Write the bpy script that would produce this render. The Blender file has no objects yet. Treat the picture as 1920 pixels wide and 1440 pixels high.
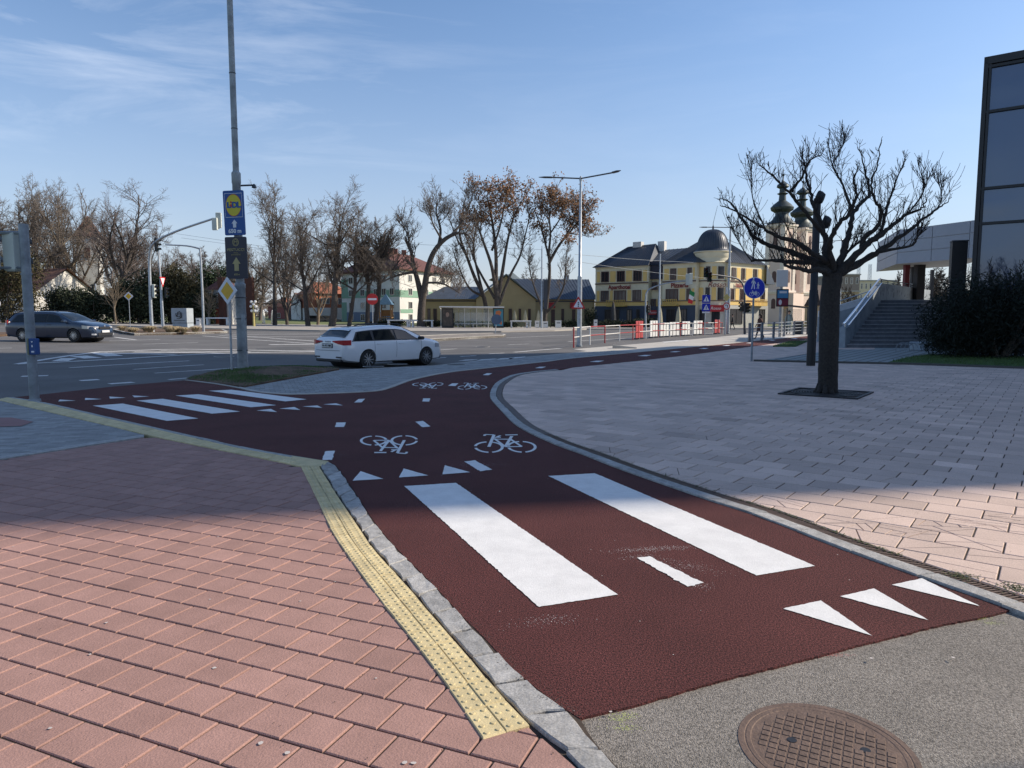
import bpy, bmesh, math, random
from mathutils import Vector, Matrix, noise as mnoise
R = math.radians
sc = bpy.context.scene
col = sc.collection
# ---------------------------------------------------------------- camera
F, YH, CH = 1331.0, 592.0, 1.6            # focal length in photo pixels, eye level row, camera height
PITCH = math.atan((720 - YH) / F)
cd = bpy.data.cameras.new('camera'); cam = bpy.data.objects.new('camera', cd); col.objects.link(cam)
cam.location = (0, 0, CH); cam.rotation_euler = (R(90) - PITCH, 0, 0)
cd.sensor_width = 36; cd.lens = 36 * F / 1920; cd.clip_start = 0.05; cd.clip_end = 4000
sc.camera = cam
# ---------------------------------------------------------------- sky and sun
SUN_AZ, SUN_EL = R(8.5), R(33)            # azimuth from +X towards +Y
w = bpy.data.worlds.new('World'); sc.world = w; w.use_nodes = True
nt = w.node_tree; nt.nodes.clear()
N = nt.nodes.new; LK = nt.links.new
out = N('ShaderNodeOutputWorld'); bg = N('ShaderNodeBackground'); sky = N('ShaderNodeTexSky')
sky.sky_type = 'NISHITA'; sky.sun_disc = False; sky.sun_elevation = SUN_EL; sky.sun_rotation = R(90) - SUN_AZ
sky.altitude = 150; sky.air_density = 1.0; sky.dust_density = .6; sky.ozone_density = 4
bg.inputs[1].default_value = 0.15
tc = N('ShaderNodeTexCoord'); mp = N('ShaderNodeMapping'); mp.inputs['Scale'].default_value = (1.1, 2.2, 7.0); mp.inputs['Rotation'].default_value = (R(8), R(14), R(20))
nz = N('ShaderNodeTexNoise'); nz.inputs['Scale'].default_value = 2.3; nz.inputs['Detail'].default_value = 9; nz.inputs['Roughness'].default_value = .62; nz.inputs['Distortion'].default_value = .5
nz2 = N('ShaderNodeTexNoise'); nz2.inputs['Scale'].default_value = 1.7; nz2.inputs['Detail'].default_value = 3
cr = N('ShaderNodeValToRGB'); cr.color_ramp.elements[0].position = .5; cr.color_ramp.elements[1].position = .84
cr2 = N('ShaderNodeValToRGB'); cr2.color_ramp.elements[0].position = .42; cr2.color_ramp.elements[1].position = .66
mul = N('ShaderNodeMath'); mul.operation = 'MULTIPLY'; mul2 = N('ShaderNodeMath'); mul2.operation = 'MULTIPLY'; mul2.inputs[1].default_value = .75
mx = N('ShaderNodeMixRGB'); mx.inputs[2].default_value = (7.2, 7.5, 8.1, 1)
LK(tc.outputs['Generated'], mp.inputs['Vector']); LK(mp.outputs[0], nz.inputs['Vector']); LK(tc.outputs['Generated'], nz2.inputs['Vector'])
LK(nz.outputs['Fac'], cr.inputs[0]); LK(nz2.outputs['Fac'], cr2.inputs[0]); cx_ = N('ShaderNodeSeparateXYZ'); LK(tc.outputs['Generated'], cx_.inputs[0]); cm = N('ShaderNodeMapRange'); cm.inputs['From Min'].default_value = -.02; cm.inputs['From Max'].default_value = -.42; cm.inputs['To Min'].default_value = .12; cm.inputs['To Max'].default_value = 1; LK(cx_.outputs[0], cm.inputs[0]); cmm = N('ShaderNodeMath'); cmm.operation = 'MULTIPLY'; LK(cr.outputs[0], cmm.inputs[0]); LK(cm.outputs[0], cmm.inputs[1]); LK(cmm.outputs[0], mul.inputs[0]); LK(cr2.outputs[0], mul.inputs[1]); LK(mul.outputs[0], mul2.inputs[0])
sx_ = N('ShaderNodeSeparateXYZ'); LK(tc.outputs['Generated'], sx_.inputs[0])
hr1 = N('ShaderNodeMapRange'); hr1.inputs['From Min'].default_value = -.02; hr1.inputs['From Max'].default_value = .42; hr1.inputs['To Min'].default_value = 1; hr1.inputs['To Max'].default_value = 0; LK(sx_.outputs[2], hr1.inputs[0])
pw = N('ShaderNodeMath'); pw.operation = 'POWER'; pw.inputs[1].default_value = 1.7; LK(hr1.outputs[0], pw.inputs[0])
m9 = N('ShaderNodeMath'); m9.operation = 'MULTIPLY'; m9.inputs[1].default_value = .88; LK(pw.outputs[0], m9.inputs[0])
hz_ = N('ShaderNodeMixRGB'); hz_.inputs[2].default_value = (3.15, 3.3, 3.9, 1); LK(m9.outputs[0], hz_.inputs[0]); LK(sky.outputs[0], hz_.inputs[1])
LK(mul2.outputs[0], mx.inputs[0]); LK(hz_.outputs[0], mx.inputs[1]); LK(mx.outputs[0], bg.inputs[0]); LK(bg.outputs[0], out.inputs[0])
sd = bpy.data.lights.new('sun', 'SUN'); sun = bpy.data.objects.new('sun', sd); col.objects.link(sun)
sd.energy = 4.85; sd.angle = R(.53); sd.color = (1, .885, .74)
sdir = Vector((math.cos(SUN_AZ) * math.cos(SUN_EL), math.sin(SUN_AZ) * math.cos(SUN_EL), math.sin(SUN_EL)))
sun.rotation_euler = sdir.to_track_quat('Z', 'Y').to_euler(); sun.location = sdir * 100
sc.view_settings.view_transform = 'Standard'; sc.view_settings.look = 'None'; sc.view_settings.exposure = .2; sc.view_settings.gamma = 1

# ---------------------------------------------------------------- measuring helpers
def smoothstep(a, b, x):
    t = max(0, min(1, (x - a) / (b - a))); return t * t * (3 - 2 * t)
def h(x, y):                                # the terrain rises gently to the far left
    return .6 * max(0, min(1.5, (-x - 6) / 45)) * smoothstep(17, 32, y)
def hr(x, y):                               # road level: dips beside the parked car
    return h(x, y) - .22 * math.exp(-((x + 3) / 5.5) ** 2 - ((y - 25.5) / 4.2) ** 2) * (1 if y > 21.5 else smoothstep(19.5, 21.5, y))
def at(px, py, Y):                          # point of the view ray at distance Y
    cx, cy = px - 960, -(py - 720)
    fy = F * math.cos(PITCH) + cy * math.sin(PITCH); up = -F * math.sin(PITCH) + cy * math.cos(PITCH)
    t = Y / fy
    return Vector((cx * t, Y, CH + up * t))
def P(px, py, f=h, dz=0):                   # ground point under a pixel
    z = 0
    for _ in range(12):
        cx, cy = px - 960, -(py - 720)
        fy = F * math.cos(PITCH) + cy * math.sin(PITCH); up = -F * math.sin(PITCH) + cy * math.cos(PITCH)
        t = (z - CH) / up
        x, y = cx * t, fy * t
        z = .5 * z + .5 * (f(x, y) + dz)
    return Vector((x, y, z))
def P2(px, py, f=h): v = P(px, py, f); return (v.x, v.y)
def smooth(pts, n=6):                       # Catmull-Rom through 2D points
    r = []
    for i in range(len(pts) - 1):
        p0, p1, p2, p3 = pts[max(i - 1, 0)], pts[i], pts[i + 1], pts[min(i + 2, len(pts) - 1)]
        for k in range(n):
            t = k / n
            r.append(tuple(.5 * (2 * p1[j] + (p2[j] - p0[j]) * t + (2 * p0[j] - 5 * p1[j] + 4 * p2[j] - p3[j]) * t * t + (3 * p1[j] - p0[j] - 3 * p2[j] + p3[j]) * t ** 3) for j in (0, 1)))
    return r + [tuple(pts[-1])]
def offset(pl, d):                          # shift a polyline to its left by d
    o = []
    for i, p in enumerate(pl):
        a, b = pl[max(i - 1, 0)], pl[min(i + 1, len(pl) - 1)]
        tx, ty = b[0] - a[0], b[1] - a[1]; l = math.hypot(tx, ty) or 1
        o.append((p[0] - ty / l * d, p[1] + tx / l * d))
    return o
def pip(x, y, poly):
    c = False; j = len(poly) - 1
    for i in range(len(poly)):
        xi, yi = poly[i]; xj, yj = poly[j]
        if (yi > y) != (yj > y) and x < (xj - xi) * (y - yi) / (yj - yi) + xi: c = not c
        j = i
    return c

# ---------------------------------------------------------------- materials
MATS = {}
def mat(name, c, rough=.8, metal=0, var=.12, vs=3.0, bump=0, bs=60, spec=.5, coat=0, fine=0, fs=200, attr=False, detail=5):
    if name in MATS: return MATS[name]
    m = bpy.data.materials.new(name); m.use_nodes = True; t = m.node_tree; b = t.nodes['Principled BSDF']
    b.inputs['Roughness'].default_value = rough; b.inputs['Metallic'].default_value = metal
    b.inputs['Specular IOR Level'].default_value = spec; b.inputs['Coat Weight'].default_value = coat; b.inputs['Coat Roughness'].default_value = .05
    g = t.nodes.new('ShaderNodeTexCoord' if not attr == 'w' else 'ShaderNodeTexCoord')
    n = t.nodes.new('ShaderNodeTexNoise'); n.inputs['Scale'].default_value = vs; n.inputs['Detail'].default_value = detail; n.inputs['Roughness'].default_value = .6
    t.links.new(g.outputs['Object'], n.inputs['Vector'])
    r = t.nodes.new('ShaderNodeMapRange'); r.inputs['From Min'].default_value = .28; r.inputs['From Max'].default_value = .72; r.inputs['To Min'].default_value = 1 - var; r.inputs['To Max'].default_value = 1 + var
    t.links.new(n.outputs['Fac'], r.inputs['Value'])
    val = r.outputs[0]
    if fine:
        n2 = t.nodes.new('ShaderNodeTexNoise'); n2.inputs['Scale'].default_value = fs; n2.inputs['Detail'].default_value = 2
        t.links.new(g.outputs['Object'], n2.inputs['Vector'])
        r2 = t.nodes.new('ShaderNodeMapRange'); r2.inputs['From Min'].default_value = .3; r2.inputs['From Max'].default_value = .7; r2.inputs['To Min'].default_value = 1 - fine; r2.inputs['To Max'].default_value = 1 + fine
        t.links.new(n2.outputs['Fac'], r2.inputs['Value'])
        mm = t.nodes.new('ShaderNodeMath'); mm.operation = 'MULTIPLY'; t.links.new(val, mm.inputs[0]); t.links.new(r2.outputs[0], mm.inputs[1]); val = mm.outputs[0]
    if attr is True:
        a = t.nodes.new('ShaderNodeAttribute'); a.attribute_name = 'shade'
        mm = t.nodes.new('ShaderNodeMath'); mm.operation = 'MULTIPLY'; t.links.new(val, mm.inputs[0]); t.links.new(a.outputs['Fac'], mm.inputs[1]); val = mm.outputs[0]
    v = t.nodes.new('ShaderNodeVectorMath'); v.operation = 'SCALE'; v.inputs[0].default_value = c; t.links.new(val, v.inputs['Scale'])
    t.links.new(v.outputs[0], b.inputs['Base Color'])
    if bump:
        n3 = t.nodes.new('ShaderNodeTexNoise'); n3.inputs['Scale'].default_value = bs; n3.inputs['Detail'].default_value = 3
        t.links.new(g.outputs['Object'], n3.inputs['Vector'])
        bp = t.nodes.new('ShaderNodeBump'); bp.inputs['Strength'].default_value = min(1, bump); bp.inputs['Distance'].default_value = (.012 if bs >= 170 else .004) if bs > 30 else .03
        t.links.new(n3.outputs['Fac'], bp.inputs['Height']); t.links.new(bp.outputs[0], b.inputs['Normal'])
    MATS[name] = m; return m
def glass(name, c=(.02, .03, .04), rough=.03, alpha=None, spec=1.0):
    if name in MATS: return MATS[name]
    m = mat(name, c, rough, 0, .02, 1, spec=spec, coat=.5)
    if alpha is not None:
        b = m.node_tree.nodes['Principled BSDF']; b.inputs['Alpha'].default_value = alpha
    return m

# ---------------------------------------------------------------- mesh builder
class MB:
    def __init__(s): s.v = []; s.f = []; s.sh = []
    def add(s, vs, fs, shade=1):
        o = len(s.v); s.v += [tuple(v) for v in vs]; s.f += [tuple(i + o for i in f) for f in fs]; s.sh += [shade] * len(vs); return s
    def box(s, c, d, rz=0, shade=1, bev=0):
        x, y, z = d[0] / 2, d[1] / 2, d[2] / 2; ca, sa = math.cos(rz), math.sin(rz)
        if bev:
            q = []
            for sz in (-1, 1):
                for (zz, ins) in (((-z, bev), (-z + bev, 0)) if sz < 0 else ((z - bev, 0), (z, bev))):
                    for (a, b) in ((-1, -1), (1, -1), (1, 1), (-1, 1)): q.append((a * (x - ins), b * (y - ins), zz))
            fs = [(3, 2, 1, 0), (12, 13, 14, 15)]
            for l in range(3):
                for k in range(4): fs.append((l * 4 + k, l * 4 + (k + 1) % 4, l * 4 + 4 + (k + 1) % 4, l * 4 + 4 + k))
        else:
            q = [(a * x, b * y, cc * z) for cc in (-1, 1) for (a, b) in ((-1, -1), (1, -1), (1, 1), (-1, 1))]
            fs = [(3, 2, 1, 0), (4, 5, 6, 7), (0, 1, 5, 4), (1, 2, 6, 5), (2, 3, 7, 6), (3, 0, 4, 7)]
        return s.add([(c[0] + a * ca - b * sa, c[1] + a * sa + b * ca, c[2] + e) for a, b, e in q], fs, shade)
    def tube(s, pts, rad, n=8, cap=True, shade=1):
        pts = [Vector(p) for p in pts]
        if not isinstance(rad, (list, tuple)): rad = [rad] * len(pts)
        vs = []; u = None
        for i, p in enumerate(pts):
            d = (pts[min(i + 1, len(pts) - 1)] - pts[max(i - 1, 0)])
            if d.length < 1e-9: d = Vector((0, 0, 1))
            d.normalize()
            if u is None: u = d.orthogonal().normalized()
            else:
                u = u - d * u.dot(d)
                u = u.normalized() if u.length > 1e-6 else d.orthogonal().normalized()
            w_ = d.cross(u)
            for k in range(n):
                a = 2 * math.pi * k / n; vs.append(p + (u * math.cos(a) + w_ * math.sin(a)) * rad[i])
        fs = []
        for i in range(len(pts) - 1):
            for k in range(n): fs.append((i * n + k, i * n + (k + 1) % n, (i + 1) * n + (k + 1) % n, (i + 1) * n + k))
        if cap: fs += [tuple(range(n - 1, -1, -1)), tuple((len(pts) - 1) * n + k for k in range(n))]
        return s.add(vs, fs, shade)
    def prism(s, poly, z0, z1, shade=1, f0=None):
        n = len(poly)
        a0 = z0 if callable(z0) else (lambda x, y: z0); a1 = z1 if callable(z1) else (lambda x, y: z1)
        vs = [(x, y, a0(x, y)) for x, y in poly] + [(x, y, a1(x, y)) for x, y in poly]
        return s.add(vs, [tuple(range(n - 1, -1, -1)), tuple(range(n, 2 * n))] + [(i, (i + 1) % n, n + (i + 1) % n, n + i) for i in range(n)], shade)
    def plate(s, poly, y0, y1):             # polygon in x,z with thickness along y
        n = len(poly); vs = [(x, y0, z) for x, z in poly] + [(x, y1, z) for x, z in poly]
        return s.add(vs, [tuple(range(n)), tuple(range(2 * n - 1, n - 1, -1))] + [((i + 1) % n, i, n + i, n + (i + 1) % n) for i in range(n)])
    def lathe(s, prof, c=(0, 0, 0), n=16, ax='z', a0=0, a1=2 * math.pi, cap=True):
        vs = []; full = abs(a1 - a0 - 2 * math.pi) < 1e-6; m = n if full else n + 1
        for r, z in prof:
            for k in range(m):
                a = a0 + (a1 - a0) * k / n; x, y = r * math.cos(a), r * math.sin(a)
                p = (x, y, z) if ax == 'z' else ((x, z, y) if ax == 'y' else (z, x, y))
                vs.append((c[0] + p[0], c[1] + p[1], c[2] + p[2]))
        fs = []
        for i in range(len(prof) - 1):
            for k in range(n if full else n):
                k2 = (k + 1) % m; fs.append((i * m + k, i * m + k2, (i + 1) * m + k2, (i + 1) * m + k))
        if full and cap:
            if prof[0][0] > 1e-6: fs.append(tuple(range(m - 1, -1, -1)))
            if prof[-1][0] > 1e-6: fs.append(tuple((len(prof) - 1) * m + k for k in range(m)))
        return s.add(vs, fs)
    def strip(s, a, b, z0, z1=None, f=h):   # band between two ground polylines, with sides when z1 is given
        n = len(a)
        if z1 is None:
            vs = [(p[0], p[1], f(*p) + z0) for p in a] + [(p[0], p[1], f(*p) + z0) for p in b]
            return s.add(vs, [(i, i + 1, n + i + 1, n + i) for i in range(n - 1)])
        vs = [(p[0], p[1], f(*p) + z) for z in (z0, z1) for q in (a, b) for p in q]
        fs = []
        for i in range(n - 1):
            fs += [(2 * n + i, 2 * n + i + 1, 3 * n + i + 1, 3 * n + i), (i, i + 1, 2 * n + i + 1, 2 * n + i), (n + i + 1, n + i, 3 * n + i, 3 * n + i + 1)]
        fs += [(0, n, 3 * n, 2 * n), (n - 1, 2 * n - 1, 4 * n - 1, 3 * n - 1)]
        return s.add(vs, fs)
    def build(s, name, m, parent=None, sm=False, kind=None, fix=True, loc=None):
        me = bpy.data.meshes.new(name); me.from_pydata(s.v, [], s.f); me.update()
        if fix:
            bm = bmesh.new(); bm.from_mesh(me); bmesh.ops.recalc_face_normals(bm, faces=bm.faces); bm.to_mesh(me); bm.free()
        if any(x != 1 for x in s.sh):
            a = me.attributes.new('shade', 'FLOAT', 'POINT'); a.data.foreach_set('value', s.sh)
        elif m and any(n.type == 'ATTRIBUTE' for n in m.node_tree.nodes):
            a = me.attributes.new('shade', 'FLOAT', 'POINT'); a.data.foreach_set('value', s.sh)
        if sm:
            me.polygons.foreach_set('use_smooth', [True] * len(me.polygons))
            if sm != 'all': 
                try: me.set_sharp_from_angle(angle=R(38))
                except Exception: pass
        me.materials.append(m)
        o = bpy.data.objects.new(name, me); col.objects.link(o)
        if parent: o.parent = parent
        if loc: o.location = loc
        if kind: o['kind'] = kind
        return o
def thing(name, label, cat, loc=(0, 0, 0), rz=0, group=None, s=1):
    o = bpy.data.objects.new(name, None); col.objects.link(o); o.location = loc; o.rotation_euler = (0, 0, rz); o.scale = (s, s, s)
    o.empty_display_size = .2
    return tag(o, label, cat, group)
def tag(o, label, cat, group=None):
    o['label'] = label; o['category'] = cat
    if group: o['group'] = group
    return o
def kids(o): return [c for c in list(bpy.data.objects) if c.parent == o]
def copy_tree(o, tree=None, parent=None):
    if tree is None:
        tree = {}
        for c in bpy.data.objects:
            if c.parent: tree.setdefault(c.parent.name, []).append(c)
    c = o.copy(); col.objects.link(c)
    if parent: c.parent = parent
    for ch in tree.get(o.name, []): copy_tree(ch, tree, c)
    return c
def another(o, label, loc, rz=None, group=None, s=None):
    c = copy_tree(o); c.location = loc; c['label'] = label
    if rz is not None: c.rotation_euler = (0, 0, rz)
    if s: c.scale = (s, s, s)
    if group: c['group'] = group
    return c
def text(body, size, m, parent, loc, rot=(R(90), 0, 0), name='lettering', ext=.004, shear=0, sx=1, bold=0, space=1):
    cu = bpy.data.curves.new(name, 'FONT'); cu.body = body; cu.size = size; cu.align_x = 'CENTER'; cu.align_y = 'CENTER'; cu.extrude = ext; cu.shear = shear; cu.offset = bold; cu.space_character = space
    cu.resolution_u = 3
    t = bpy.data.objects.new('tmp', cu); col.objects.link(t)
    me = bpy.data.meshes.new_from_object(t.evaluated_get(bpy.context.evaluated_depsgraph_get())); bpy.data.objects.remove(t); bpy.data.curves.remove(cu)
    me.materials.clear(); me.materials.append(m)
    o = bpy.data.objects.new(name, me); col.objects.link(o); o.parent = parent; o.location = loc; o.rotation_euler = rot; o.scale = (sx, 1, 1)
    return o
def sheet(name, poly, m, f=h, dz=0, grid=2.0, skirt=0, kind='structure'):
    bm = bmesh.new(); bm.faces.new([bm.verts.new((x, y, 0)) for x, y in poly])
    xs = [p[0] for p in poly]; ys = [p[1] for p in poly]
    for ax, lo, hi in ((0, min(xs), max(xs)), (1, min(ys), max(ys))):
        k = math.floor(lo / grid) + 1
        while k * grid < hi:
            co = [0, 0, 0]; co[ax] = k * grid; no = [0, 0, 0]; no[ax] = 1
            bmesh.ops.bisect_plane(bm, geom=bm.verts[:] + bm.edges[:] + bm.faces[:], plane_co=co, plane_no=no); k += 1
    bmesh.ops.triangulate(bm, faces=bm.faces[:])
    for v in bm.verts: v.co.z = f(v.co.x, v.co.y) + dz
    if skirt:
        be = [e for e in bm.edges if len(e.link_faces) == 1]
        r = bmesh.ops.extrude_edge_only(bm, edges=be)
        for v in [g for g in r['geom'] if isinstance(g, bmesh.types.BMVert)]: v.co.z -= skirt
    bmesh.ops.recalc_face_normals(bm, faces=bm.faces[:])
    me = bpy.data.meshes.new(name); bm.to_mesh(me); bm.free()
    if sum(p.normal.z for p in me.polygons) < 0: me.flip_normals()
    me.materials.append(m); o = bpy.data.objects.new(name, me); col.objects.link(o)
    if kind: o['kind'] = kind
    return o
def clip(poly, p, n):                       # keep the part of a convex polygon with (q-p).n >= 0
    o = []
    for i in range(len(poly)):
        a, b = poly[i], poly[(i + 1) % len(poly)]
        da = (a[0] - p[0]) * n[0] + (a[1] - p[1]) * n[1]; db = (b[0] - p[0]) * n[0] + (b[1] - p[1]) * n[1]
        if da >= 0: o.append(a)
        if (da >= 0) != (db >= 0):
            t = da / (da - db); o.append((a[0] + (b[0] - a[0]) * t, a[1] + (b[1] - a[1]) * t))
    return o
def pave(name, region, m, ang, w, d, gap=.006, bond=.5, z=0, th=.02, bev=.004, f=h, seed=1, var=.1, parent=None, joint=None, crack=None, tilt=.0):
    rnd = random.Random(seed); mb = MB(); ca, sa = math.cos(ang), math.sin(ang)
    loc = [(x * ca + y * sa, -x * sa + y * ca) for x, y in region]
    u0, u1 = min(p[0] for p in loc), max(p[0] for p in loc); v0, v1 = min(p[1] for p in loc), max(p[1] for p in loc)
    segs = []; ccw = sum(loc[i][0] * loc[(i + 1) % len(loc)][1] - loc[(i + 1) % len(loc)][0] * loc[i][1] for i in range(len(loc))) > 0
    for i in range(len(loc)):
        a, b = loc[i], loc[(i + 1) % len(loc)]; tx, ty = b[0] - a[0], b[1] - a[1]; l = math.hypot(tx, ty)
        if l < 1e-6: continue
        n = (-ty / l, tx / l) if ccw else (ty / l, -tx / l); segs.append((a, b, n, l))
    rad = math.hypot(w, d) / 2
    j = math.floor(v0 / d)
    while j * d < v1:
        off = (j % 2) * bond * w + rnd.uniform(-.01, .01); i = math.floor((u0 - off) / w) - 1
        while i * w + off < u1:
            x0, y0 = i * w + off, j * d; cx, cy = x0 + w / 2, y0 + d / 2; i += 1
            if not (u0 - rad < cx < u1 + rad): continue
            near = []
            for (a, b, n, l) in segs:
                dx, dy = cx - a[0], cy - a[1]; t = max(0, min(l, (dx * (b[0] - a[0]) + dy * (b[1] - a[1])) / l))
                qx, qy = a[0] + (b[0] - a[0]) * t / l, a[1] + (b[1] - a[1]) * t / l
                if (cx - qx) ** 2 + (cy - qy) ** 2 < rad * rad: near.append((a, n))
            if not near and not pip(cx, cy, loc): continue
            poly = [(x0 + gap / 2, y0 + gap / 2), (x0 + w - gap / 2, y0 + gap / 2), (x0 + w - gap / 2, y0 + d - gap / 2), (x0 + gap / 2, y0 + d - gap / 2)]
            for a, n in near:
                poly = clip(poly, a, n)
                if len(poly) < 3: break
            if len(poly) < 3: continue
            pieces = [poly]
            if crack:
                wx, wy = cx * ca - cy * sa, cx * sa + cy * ca
                k = crack(wx, wy, rnd)
                for _ in range(k):
                    nn = []
                    for q in pieces:
                        a = rnd.uniform(0, math.pi); c0 = (sum(p[0] for p in q) / len(q) + rnd.uniform(-.05, .05), sum(p[1] for p in q) / len(q) + rnd.uniform(-.04, .04)); n_ = (math.cos(a), math.sin(a))
                        A = clip(q, (c0[0] + n_[0] * .003, c0[1] + n_[1] * .003), n_); B = clip(q, (c0[0] - n_[0] * .003, c0[1] - n_[1] * .003), (-n_[0], -n_[1]))
                        nn += [t for t in (A, B) if len(t) > 2]
                    pieces = nn
            sh = 1 + rnd.gauss(0, var)
            tz = rnd.uniform(-1, 1) * tilt
            for q in pieces:
                c0 = (sum(p[0] for p in q) / len(q), sum(p[1] for p in q) / len(q)); n = len(q)
                tx_, ty_ = rnd.uniform(-1, 1) * tilt * 2, rnd.uniform(-1, 1) * tilt * 2
                ins = [(p[0] + (c0[0] - p[0]) * min(.4, bev / (math.hypot(c0[0] - p[0], c0[1] - p[1]) + 1e-6) * 1.4), p[1] + (c0[1] - p[1]) * min(.4, bev / (math.hypot(c0[0] - p[0], c0[1] - p[1]) + 1e-6) * 1.4)) for p in q]
                def W(p, zz):
                    x, y = p[0] * ca - p[1] * sa, p[0] * sa + p[1] * ca
                    return (x, y, f(x, y) + z + zz + tz + (p[0] - cx) * tx_ + (p[1] - cy) * ty_)
                vs = [W(p, 0) for p in ins] + [W(p, -bev) for p in q] + [W(p, -th) for p in q]
                mb.add(vs, [tuple(range(n))] + [(n + k, n + (k + 1) % n, (k + 1) % n, k) for k in range(n)] + [(2 * n + k, 2 * n + (k + 1) % n, n + (k + 1) % n, n + k) for k in range(n)], sh)
        j += 1
    o = mb.build(name, m, parent, fix=False, kind=None if parent else 'structure')
    if joint: sheet('joint_sand', region, joint, f, z - bev - .004, 2.0, kind=None).parent = o
    return o
# ================================================================ THE GROUND
M_red = mat('red_asphalt', (.105, .033, .03), .93, var=.2, vs=.9, bump=1, bs=170, fine=.85, fs=110, spec=.3)
M_asph = mat('worn_grey_asphalt', (.27, .245, .215), .93, var=.16, vs=2.0, bump=1, bs=175, fine=.5, fs=110, spec=.3)
M_road = mat('road_asphalt', (.13, .125, .12), .9, var=.22, vs=.35, bump=.4, bs=60, fine=.15, fs=40, spec=.35)
M_paint = mat('white_road_paint', (.76, .75, .725), .75, var=.09, vs=5, bump=.6, bs=140, fine=.05, fs=90)
M_oldpaint = mat('worn_white_road_paint', (.62, .61, .58), .8, var=.3, vs=2.5, fine=.2, fs=30)
M_pink = mat('pinkish_red_pavers', (.375, .222, .185), .9, var=.1, vs=5, bump=.7, bs=120, fine=.14, fs=170, attr=True, spec=.3)
M_grey = mat('grey_pavers', (.3, .3, .29), .9, var=.1, vs=3, bump=.4, bs=90, fine=.1, fs=90, attr=True, spec=.3)
M_slab = mat('pink_granite_slabs', (.6, .46, .385), .85, var=.1, vs=1.5, bump=.5, bs=100, fine=.16, fs=130, attr=True, spec=.35)
M_joint = mat('dark_joint_sand', (.06, .045, .035), 1, var=.4, vs=20)
M_sand = mat('pale_joint_sand', (.2, .13, .1), 1, var=.4, vs=20)
M_gran = mat('granite_sett', (.36, .35, .33), .85, var=.3, vs=14, bump=1, bs=45, fine=.25, fs=120, attr=True)
M_yel = mat('yellow_tactile_tile', (.62, .51, .28), .85, var=.16, vs=9, bump=.5, bs=100, fine=.08, fs=150, attr=True)
M_conc = mat('kerb_concrete', (.4, .38, .34), .9, var=.18, vs=1.2, bump=.5, bs=40)
M_walk = mat('pale_pavement', (.46, .43, .38), .9, var=.12, vs=.8, bump=.3, bs=40)
M_rust = mat('rusty_iron', (.16, .11, .085), .7, .3, var=.25, vs=12, bump=.8, bs=70)
M_iron = mat('dark_cast_iron', (.03, .03, .032), .6, .4, var=.3, vs=10, bump=.4, bs=60)
M_soil = mat('dark_soil', (.12, .075, .045), 1, var=.5, vs=2.5, bump=1, bs=25, fine=.4, fs=40)
M_lawn = mat('park_lawn', (.13, .15, .05), 1, var=.45, vs=.25, bump=.5, bs=10, fine=.4, fs=8)
M_turf = mat('short_turf', (.05, .1, .022), 1, var=.5, vs=3, bump=1, bs=25, fine=.5, fs=50)

def fter(x, y): return h(x, y) + .1 - .5 * (1 - smoothstep(82, 90, y))
bm = bmesh.new(); xs = [-2500, -900, -400, -200] + list(range(-120, 121, 12)) + [200, 400, 900, 2500]; ys = [-300, -60, -20] + list(range(0, 80, 20)) + [80, 84, 88, 92, 110, 140, 200, 300, 500, 900, 1500, 3000]
vv = [[bm.verts.new((x, y, fter(x, y))) for x in xs] for y in ys]
for j in range(len(ys) - 1):
    for i in range(len(xs) - 1): bm.faces.new((vv[j][i], vv[j][i + 1], vv[j + 1][i + 1], vv[j + 1][i]))
me = bpy.data.meshes.new('ground'); bm.to_mesh(me); bm.free(); me.materials.append(M_lawn); o = bpy.data.objects.new('ground', me); col.objects.link(o); o['kind'] = 'structure'

def PL(l, f=h): return [P2(x, y, f) for x, y in l]
RE = smooth(PL([(1893, 1143), (1697, 1073), (1564, 1025), (1431, 972), (1325, 937.5), (1166, 882), (1091, 852.5), (1033, 831), (969, 799), (937, 767.5), (919, 746), (921, 730), (932, 717), (958, 704), (1000, 697), (1041, 693), (1130, 684), (1219, 674.5), (1300, 665), (1367, 656), (1440, 646), (1514, 637), (1580, 629)]), 5)
UE = smooth(PL([(1580, 622), (1514, 630), (1410, 640), (1362, 645), (1219, 658.6), (1075, 672), (1029, 678), (919, 690), (841, 699), (779, 711.6), (735, 727), (710, 733.4), (654, 737), (560, 740), (525, 739.4), (474, 734.7), (441, 727), (401, 720), (346, 713)]), 4)
NE = [P2(1088, 1347)] + [(p[0], p[1]) for p in smooth(PL([(1088, 1347), (1217, 1313), (1338, 1280), (1463, 1246), (1553, 1226), (1642, 1201), (1732, 1179), (1821, 1161), (1893, 1143)]), 14)][1:-1]
rj = random.Random(4)
NE = [NE[0]] + [(x, y + rj.gauss(0, .0022) + .006 * math.sin(x * 9)) for x, y in NE[1:]]
LE1 = smooth(PL([(22, 745), (73, 753), (146, 769), (219, 786), (292, 802), (365, 818.5), (456, 838.6), (547, 855), (601.5, 864)]), 4)
LE2 = smooth(PL([(616, 866), (632.5, 876), (661, 916), (701, 977), (741, 1025), (810, 1093.6), (866, 1154), (914, 1202), (963, 1255), (1039, 1315), (1088, 1347)]), 5)
RS = PL([(346, 713), (219, 724), (73, 740), (22, 745)])
red_poly = LE1 + LE2[:-1] + NE + RE + UE + RS[1:-1]
road_poly = PL([(-700, 815), (-250, 776), (22, 748), (219, 727.5), (346, 717), (440, 724), (640, 722), (900, 682), (1200, 655), (1410, 637), (1600, 622)]) + [(95, 60), (95, 90), (60, 90), (0, 90), (-60, 95), (-110, 95), (-110, 30)]
sheet('road', road_poly, M_road, hr, -.014, 1.5)
sheet('cycle_path', red_poly, M_red, h, 0, 1.5, skirt=.05)
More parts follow.
